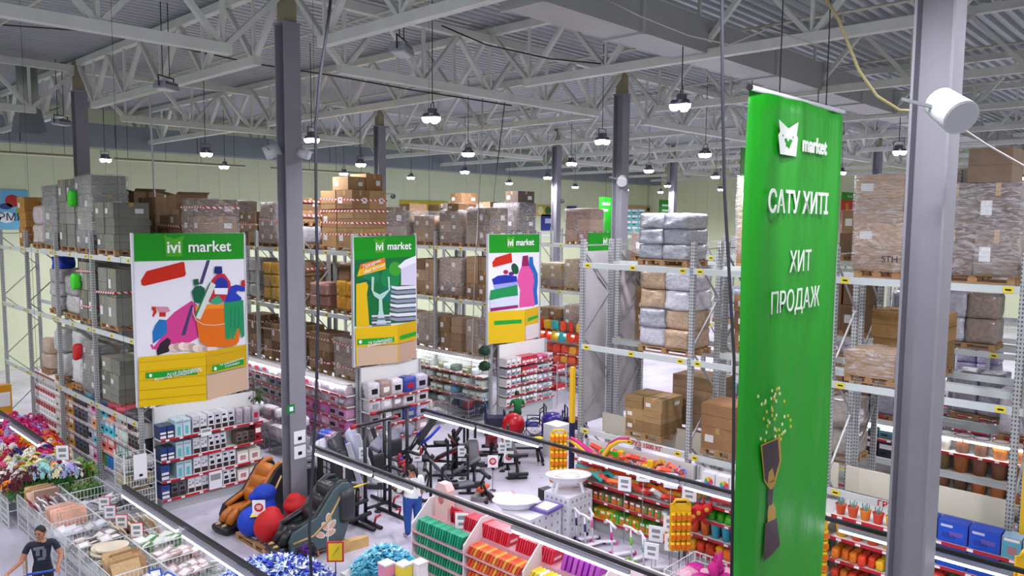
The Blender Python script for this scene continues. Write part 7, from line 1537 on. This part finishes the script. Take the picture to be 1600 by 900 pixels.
# ================================================================ DEEPER AISLES SEEN THROUGH THE NEAR RACKS
for n_, (x, ys, lb) in enumerate([(17.45, 11.3, 'rear of the toy rack'), (27.3, 11.3, 'deepest near rack'), (23.85, 11.3, 'rear of the pot rack')]):
    for b in range(3):
        U = Unit('shelf run at the %s, %s bay' % (lb, ordn(b)), (x, ys-3.03*b, 0), 'X', 2.9, .5, [.3, .75, 1.2, 1.65], 2.15) if n_ == 1 else None
        if U is None: continue
        for lv in range(4): U.row(lv, .05, 2.85, [PB_LBL]+lump_me[:2], .35, .36, .4, ['#4a5ab0', '#b9c0d8', '#c05a5c', '#d8d8e0', '#8a6ab0', '#5a9a8a'], 'small pack on the %s shelf, %s bay at the %s' % (SEC(lv), ordn(b), lb), 'pack', 'aisle_pack', every=.9, seed=n_+b)
for i, (x, y, l, c) in enumerate([(21.2, 10.8, 1, '#9aa0b4'), (21.2, 6.2, 0, '#a8a4b4'), (21.2, 3.3, 0, '#b9b4bc'), (21.2, 1.7, 1, '#8a8a94'), (22.85, 9.4, 1, '#b0a494'), (22.85, 6.3, 1, '#a4a8b4'), (22.85, 4.7, 0, '#9a9aa8'), (22.85, 3.3, 2, '#a89a8c'), (28.15, 10.6, 1, '#b4b4c0'), (28.15, 5.9, 0, '#9a94b0'), (28.15, 10.6, 0, '#a89aa4'), (16.75, 6.2, 0, '#a8a098'), (16.75, 1.7, 1, '#9a9088')]):
    bundle_load(x, y, LV[l], 1.2, .9, .9+.1*(i % 4), 'the %s deep bagged load' % ordn(i), [c], 2, 2, what='pale bagged bundle')
for i, (y, c) in enumerate([(30.2, '#d8941c'), (30.55, '#17181c'), (30.9, '#c8c41c')]):
    put('far_box', PB_LBL, None, (6.7, y, 0), label='%s box stacked at the far end beyond the first rack' % ['orange', 'black', 'lime yellow'][i], cat='box', color=c, scale=(.5, .34, 1.6-.2*i))
for i, (x, y, z, c) in enumerate([(7.2, 23.6, LV[2]+1.3, '#2fd01c'), (7.2, 23.6, LV[1]+.95, '#3fd82c'), (7.2, 23.7, LV[0]+1.0, '#c81c1c')]):
    put('strapped_bag', lump_me[i], None, (x+.02, y+.3, z), label='%s plastic bag tied to the grey load on the %s rack level' % (['bright green', 'green', 'red'][i], ['top', 'middle', 'lowest'][i]), cat='bag', color=c, scale=(.22, .25, .45))

for i, (x, y, z0, z1, w) in enumerate([(14.62, 11.78, 2.3, 3.7, 'at the far end of the toy rack'), (14.55, 2.28, 2.2, 4.7, 'at the frame edge beside the pool boxes')]):
    t = thing('corner_guard', 'yellow corner guard strip %s' % w, 'guard', (x, y, 0)); q = MB(); q.bx(-.05, .05, -.05, .05, z0, z1); q.build('yellow_foam', mat('display_yellow'), t); q = MB(); q.bx(-.05, .05, -.05, .05, 0, z0); q.build('navy_base', NAVY, t)
# ================================================================ PEOPLE
SKIN = mat('skin', '#b07a5c', .55); HAIR = mat('hair', '#17110f', .6)
def body(name, J, bones, mats_, subs=1, root=None):
    """one skinned surface; J: joint -> (pos, radius), bones: (a, b, material index)"""
    me = bpy.data.meshes.new(name); names = list(J); me.from_pydata([J[n][0] for n in names], [(names.index(a), names.index(b)) for a, b, _ in bones], [])
    o = bpy.data.objects.new(name+'_tmp', me); COL.objects.link(o); o.modifiers.new('skin', 'SKIN'); sk = me.skin_vertices[0].data
    for i, n in enumerate(names):
        r_ = J[n][1]; sk[i].radius = (r_, r_) if not isinstance(r_, tuple) else r_; sk[i].use_root = (n == (root or names[0]))
    s = o.modifiers.new('sub', 'SUBSURF'); s.levels = s.render_levels = subs+1
    dg = bpy.context.evaluated_depsgraph_get(); out = bpy.data.meshes.new_from_object(o.evaluated_get(dg)); bpy.data.objects.remove(o)
    out.materials.clear()
    for mm in mats_: out.materials.append(mm)
    segs = [(Vector(J[a][0]), Vector(J[b][0]), mi) for a, b, mi in bones]
    for p in out.polygons:
        c = p.center; best = (9, 0)
        for A_, B_, mi in segs:
            d = B_-A_; tt = max(0, min(1, (c-A_).dot(d)/max(1e-9, d.length_squared))); dist = (c-(A_+d*tt)).length
            if dist < best[0]: best = (dist, mi)
        p.material_index = best[1]; p.use_smooth = True
    return out
def hand(J, B, pre, wrist, d, up, mi):
    """palm and five fingers from the wrist along d"""
    w = Vector(wrist); d = Vector(d).normalized(); up = Vector(up).normalized(); s = d.cross(up).normalized()
    J[pre+'palm'] = (tuple(w+d*.06), .026); B.append((pre+'wrist', pre+'palm', mi))
    for k, (o_, L) in enumerate(((-.027, .06), (-.009, .07), (.009, .066), (.026, .052))):
        a = w+d*.095+s*o_; b = a+d*L*.6-up*.012; c = b+d*L*.35-up*.03
        for n, p, r_ in (('a', a, .0095), ('b', b, .0085), ('c', c, .007)): J[pre+'f%d%s' % (k, n)] = (tuple(p), r_)
        B += [(pre+'palm', pre+'f%da' % k, mi), (pre+'f%da' % k, pre+'f%db' % k, mi), (pre+'f%db' % k, pre+'f%dc' % k, mi)]
    a = w+d*.04-s*.035; b = a+d*.03-s*.022-up*.01
    J[pre+'ta'] = (tuple(a), .011); J[pre+'tb'] = (tuple(b), .009); B += [(pre+'palm', pre+'ta', mi), (pre+'ta', pre+'tb', mi)]
def head_parts(t, c, face, hair_col, pony=False, short=True, s=1.0):
    """ovoid head with eyes, nose, mouth, ears and hair; face = horizontal look direction"""
    f = Vector(face).normalized(); rz = math.atan2(f.y, f.x)
    e = bpy.data.objects.new('head', None)
    q = MB(); q.sph((0, 0, 0), (.095*s, .078*s, .12*s), 18); q.sph((.03*s, 0, -.06*s), (.062*s, .056*s, .058*s), 12); q.tube([(.082*s, 0, .015*s), (.112*s, 0, -.022*s), (.09*s, 0, -.03*s)], [.011*s, .016*s, .01*s], 8)
    for y in (-1, 1): q.sph((-.005*s, y*.079*s, -.005*s), (.02*s, .012*s, .03*s), 8)
    o = q.build('head', SKIN, t, c); o.rotation_euler = (0, .25, rz)
    q = MB()
    for y in (-1, 1): q.sph((.086*s, y*.031*s, .012*s), (.008*s, .014*s, .007*s), 8); q.box((.091*s, y*.031*s, .036*s), (.006*s, .034*s, .007*s))
    q.build('eyes', HAIR, o); q = MB(); q.sph((.088*s, 0, -.062*s), (.008*s, .024*s, .007*s), 8); q.build('mouth', mat('lips', '#8a4a40', .5), o)
    q = MB(); n = 18
    vs = []; fs = []
    for i in range(8):
        th = math.pi*.62*i/7
        for k in range(n):
            ph = 2*math.pi*k/n; front = max(0, math.cos(ph)); tt = th*(1-.6*front)
            vs.append((-.008*s+.104*s*math.sin(tt)*math.cos(ph), .087*s*math.sin(tt)*math.sin(ph), .012*s+.122*s*math.cos(tt)))
    for i in range(7):
        for k in range(n): fs.append((i*n+k, (i+1)*n+k, (i+1)*n+(k+1) % n, i*n+(k+1) % n))
    q.add(vs, fs, 0, True)
    if pony: q.tube([(-.09*s, 0, .03*s), (-.14*s, 0, -.01*s), (-.13*s, 0, -.12*s), (-.11*s, 0, -.2*s)], [.035*s, .042*s, .038*s, .012*s], 10)
    q.build('hair', hair_col, o); return o
# --- woman in a white top, seen from behind, looking at the machines
WT = mat('white_top', '#e4e6e6', .7); JEANS = mat('jeans', '#1f4a94', .75, var=.08, scale=10); SHOE = mat('shoe_pale', '#b9b2a4', .6)
t = thing('person', 'person in white top and blue jeans standing before the fitness machines, back turned', 'person', (10.9, 13.45, 0), math.radians(80))
J = {'hip': ((0, 0, .92), (.16, .135)), 'waist': ((0, 0, 1.06), (.155, .125)), 'chest': ((.01, 0, 1.26), (.175, .13)), 'neckb': ((0, 0, 1.40), .06), 'neck': ((.01, 0, 1.46), .045), 'headc': ((.02, 0, 1.52), .05)}
B = [('hip', 'waist', 0), ('waist', 'chest', 0), ('chest', 'neckb', 0), ('neckb', 'neck', 2), ('neck', 'headc', 2)]
for s, sd in ((-1, 'r'), (1, 'l')):
    J[sd+'thigh'] = ((0, s*.09, .84), .105); J[sd+'knee'] = ((.02 if s > 0 else -.03, s*.09, .47), .075); J[sd+'ankle'] = ((0 if s > 0 else -.08, s*.09, .09), .055); J[sd+'toe'] = ((.15 if s > 0 else .06, s*.1, .04), .038)
    B += [('hip', sd+'thigh', 1), (sd+'thigh', sd+'knee', 1), (sd+'knee', sd+'ankle', 1), (sd+'ankle', sd+'toe', 3)]
    J[sd+'sh'] = ((0, s*.175, 1.36), .07); J[sd+'el'] = ((.04, s*.22, 1.1), .05) if s < 0 else ((.06, s*.23, 1.1), .05); J[sd+'wrist'] = ((.27, s*.16, 1.08), .026) if s > 0 else ((.12, s*.23, .86), .026)
    B += [('chest', sd+'sh', 0), (sd+'sh', sd+'el', 0), (sd+'el', sd+'wrist', 2)]
    hand(J, B, sd, J[sd+'wrist'][0], (1, -.2*s, .1) if s > 0 else (.3, 0, -1), (0, 0, 1) if s > 0 else (1, 0, .2), 2)
put('body', body('woman_body', J, B, [WT, JEANS, SKIN, SHOE], root='hip'), t, scale=(1.2, 1.3, 1))
head_parts(t, (.03, 0, 1.575), (1, .35, 0), HAIR, True)
q = MB(); q.tube([(.05, .13, 1.44), (.16, 0, 1.25), (.1, -.16, 1.0), (-.02, -.19, .98), (-.13, -.05, 1.15), (-.1, .1, 1.38)], .012, 6, closed=True); q.build('bag_strap', mat('strap_brown', '#8a7a68', .6), t)
# --- man in navy T-shirt with a shopping cart
NV = mat('navy_shirt', '#131c33', .75); TR = mat('dark_trousers', '#24242c', .75)
t = thing('person', 'person in navy T-shirt with grey print pushing a shopping cart', 'person', (3.92, 15.45, 0), math.radians(-110))
J = {'hip': ((0, 0, .95), (.15, .12)), 'waist': ((0, 0, 1.1), (.15, .12)), 'chest': ((.02, 0, 1.3), (.175, .125)), 'neckb': ((.03, 0, 1.46), .065), 'neck': ((.05, 0, 1.51), .052), 'headc': ((.07, 0, 1.57), .055)}
B = [('hip', 'waist', 0), ('waist', 'chest', 0), ('chest', 'neckb', 0), ('neckb', 'neck', 2), ('neck', 'headc', 2)]
for s, sd in ((-1, 'r'), (1, 'l')):
    J[sd+'thigh'] = ((0, s*.095, .87), .095); J[sd+'knee'] = ((.05*s, s*.1, .49), .065); J[sd+'ankle'] = ((-.04*s, s*.1, .09), .045); J[sd+'toe'] = ((.14-.04*s, s*.11, .045), .042)
    B += [('hip', sd+'thigh', 1), (sd+'thigh', sd+'knee', 1), (sd+'knee', sd+'ankle', 1), (sd+'ankle', sd+'toe', 3)]
    J[sd+'sh'] = ((.02, s*.19, 1.41), .065); J[sd+'slv'] = ((.05, s*.26, 1.26), .058); J[sd+'el'] = ((.1, s*.31, 1.14), .044); J[sd+'wrist'] = ((.36, s*.27, 1.06), .028) if s > 0 else ((.42, s*.5, 1.08), .028)
    B += [('chest', sd+'sh', 0), (sd+'sh', sd+'slv', 0), (sd+'slv', sd+'el', 2), (sd+'el', sd+'wrist', 2)]
    hand(J, B, sd, J[sd+'wrist'][0], (1, 0, -.15), (0, 0, 1), 2)
put('body', body('man_body', J, B, [NV, TR, SKIN, SHOE], root='hip'), t)
head_parts(t, (.1, 0, 1.63), (1, -.5, 0), HAIR)
q = MB()
for k, (y, z, w_, h_) in enumerate(((-.03, 1.36, .17, .05), (-.05, 1.28, .06, .12), (.05, 1.25, .06, .15), (.0, 1.15, .12, .05))): q.box((.162-.012*k, y, z), (.012, w_, h_))
q.build('shirt_print', mat('shirt_print', '#6a7078', .7), t)
q = MB(); q.rbox((-.02, -.27, .98), (.3, .06, .36), .03); q.tube([(-.1, -.27, 1.15), (-.03, -.2, 1.47), (.08, -.25, 1.15)], .015, 6); q.build('tote_bag', mat('tote_beige', '#b9b09c', .75), t)
t = thing('shopping_cart', 'wire shopping cart with blue handle pushed by the man', 'cart', (3.92-.2, 15.45-.6, 0), math.radians(-110))
q = MB()
for z, w0 in ((.45, .24), (.6, .26), (.75, .27), (.9, .28)):
    q.tube([(-.05, -w0, z), (.75, -w0*.8, z), (.75, w0*.8, z), (-.05, w0, z)], .006, 5, closed=True)
for k in range(14):
    x = -.05+.8*k/13; wv = .28*(1-.2*k/13); q.tube([(x, -wv, .9), (x, -wv*.86, .45), (x, wv*.86, .45), (x, wv, .9)], .004, 4)
q.build('basket', WIREG, t); q = MB(); q.tube([(-.12, -.28, .95), (-.2, -.28, 1.02), (-.2, .28, 1.02), (-.12, .28, .95)], .012, 6)
for y in (-.24, .24): q.tube([(-.1, y, .95), (0, y, .4), (.1, y, .12)], .012, 6); q.tube([(0, y, .4), (.7, y*.85, .2), (.7, y*.85, .12)], .012, 6)
q.build('chassis', WIREG, t); q = MB(); q.tube([(-.2, -.22, 1.02), (-.2, .22, 1.02)], .022, 10); q.build('handle', mat('handle_blue', '#1c4ab0', .4), t)
for x, y in ((.1, -.24), (.1, .24), (.7, -.2), (.7, .2)): q = MB(); q.cyl((x, y, .06), .06, .03, 12, axis='Y'); q.build('wheel', RUBB, t)
# --- person in green shirt sitting by the gym ball, seen from behind
GT = mat('green_shirt', '#0f6a34', .75)
t = thing('person', 'person in green shirt sitting by the red gym ball, back turned', 'person', (19.3, 18.0, 0), math.radians(60))
J = {'hip': ((0, 0, .55), (.15, .12)), 'waist': ((0, 0, .7), (.14, .11)), 'chest': ((.03, 0, .92), (.17, .12)), 'neckb': ((.04, 0, 1.07), .06), 'neck': ((.05, 0, 1.11), .05), 'headc': ((.07, 0, 1.17), .05)}
B = [('hip', 'waist', 0), ('waist', 'chest', 0), ('chest', 'neckb', 0), ('neckb', 'neck', 2), ('neck', 'headc', 2)]
for s, sd in ((-1, 'r'), (1, 'l')):
    J[sd+'thigh'] = ((.1, s*.1, .53), .09); J[sd+'knee'] = ((.45, s*.14, .5), .065); J[sd+'ankle'] = ((.42, s*.14, .09), .043); J[sd+'toe'] = ((.56, s*.15, .045), .04)
    B += [('hip', sd+'thigh', 1), (sd+'thigh', sd+'knee', 1), (sd+'knee', sd+'ankle', 1), (sd+'ankle', sd+'toe', 3)]
    J[sd+'sh'] = ((.03, s*.18, 1.02), .06); J[sd+'slv'] = ((.04, s*.24, .88), .052); J[sd+'el'] = ((.08, s*.27, .78), .042); J[sd+'wrist'] = ((.3, s*.2, .68), .027)
    B += [('chest', sd+'sh', 0), (sd+'sh', sd+'slv', 0), (sd+'slv', sd+'el', 2), (sd+'el', sd+'wrist', 2)]
    hand(J, B, sd, J[sd+'wrist'][0], (1, -.2*s, -.1), (0, 0, 1), 2)
put('body', body('sitter_body', J, B, [GT, TR, SKIN, SHOE], root='hip'), t); head_parts(t, (.09, 0, 1.22), (1, 0, 0), HAIR)
q = MB(); q.cyl((0, 0, .42), .17, .05, 16); [q.bar((.12*math.cos(a), .12*math.sin(a), .4), (.17*math.cos(a), .17*math.sin(a), 0), .03) for a in (0.8, 2.4, 3.9, 5.5)]; q.build('stool', PAD, None, (19.3, 18.0, 0), label='small black stool under the person in green', cat='stool')
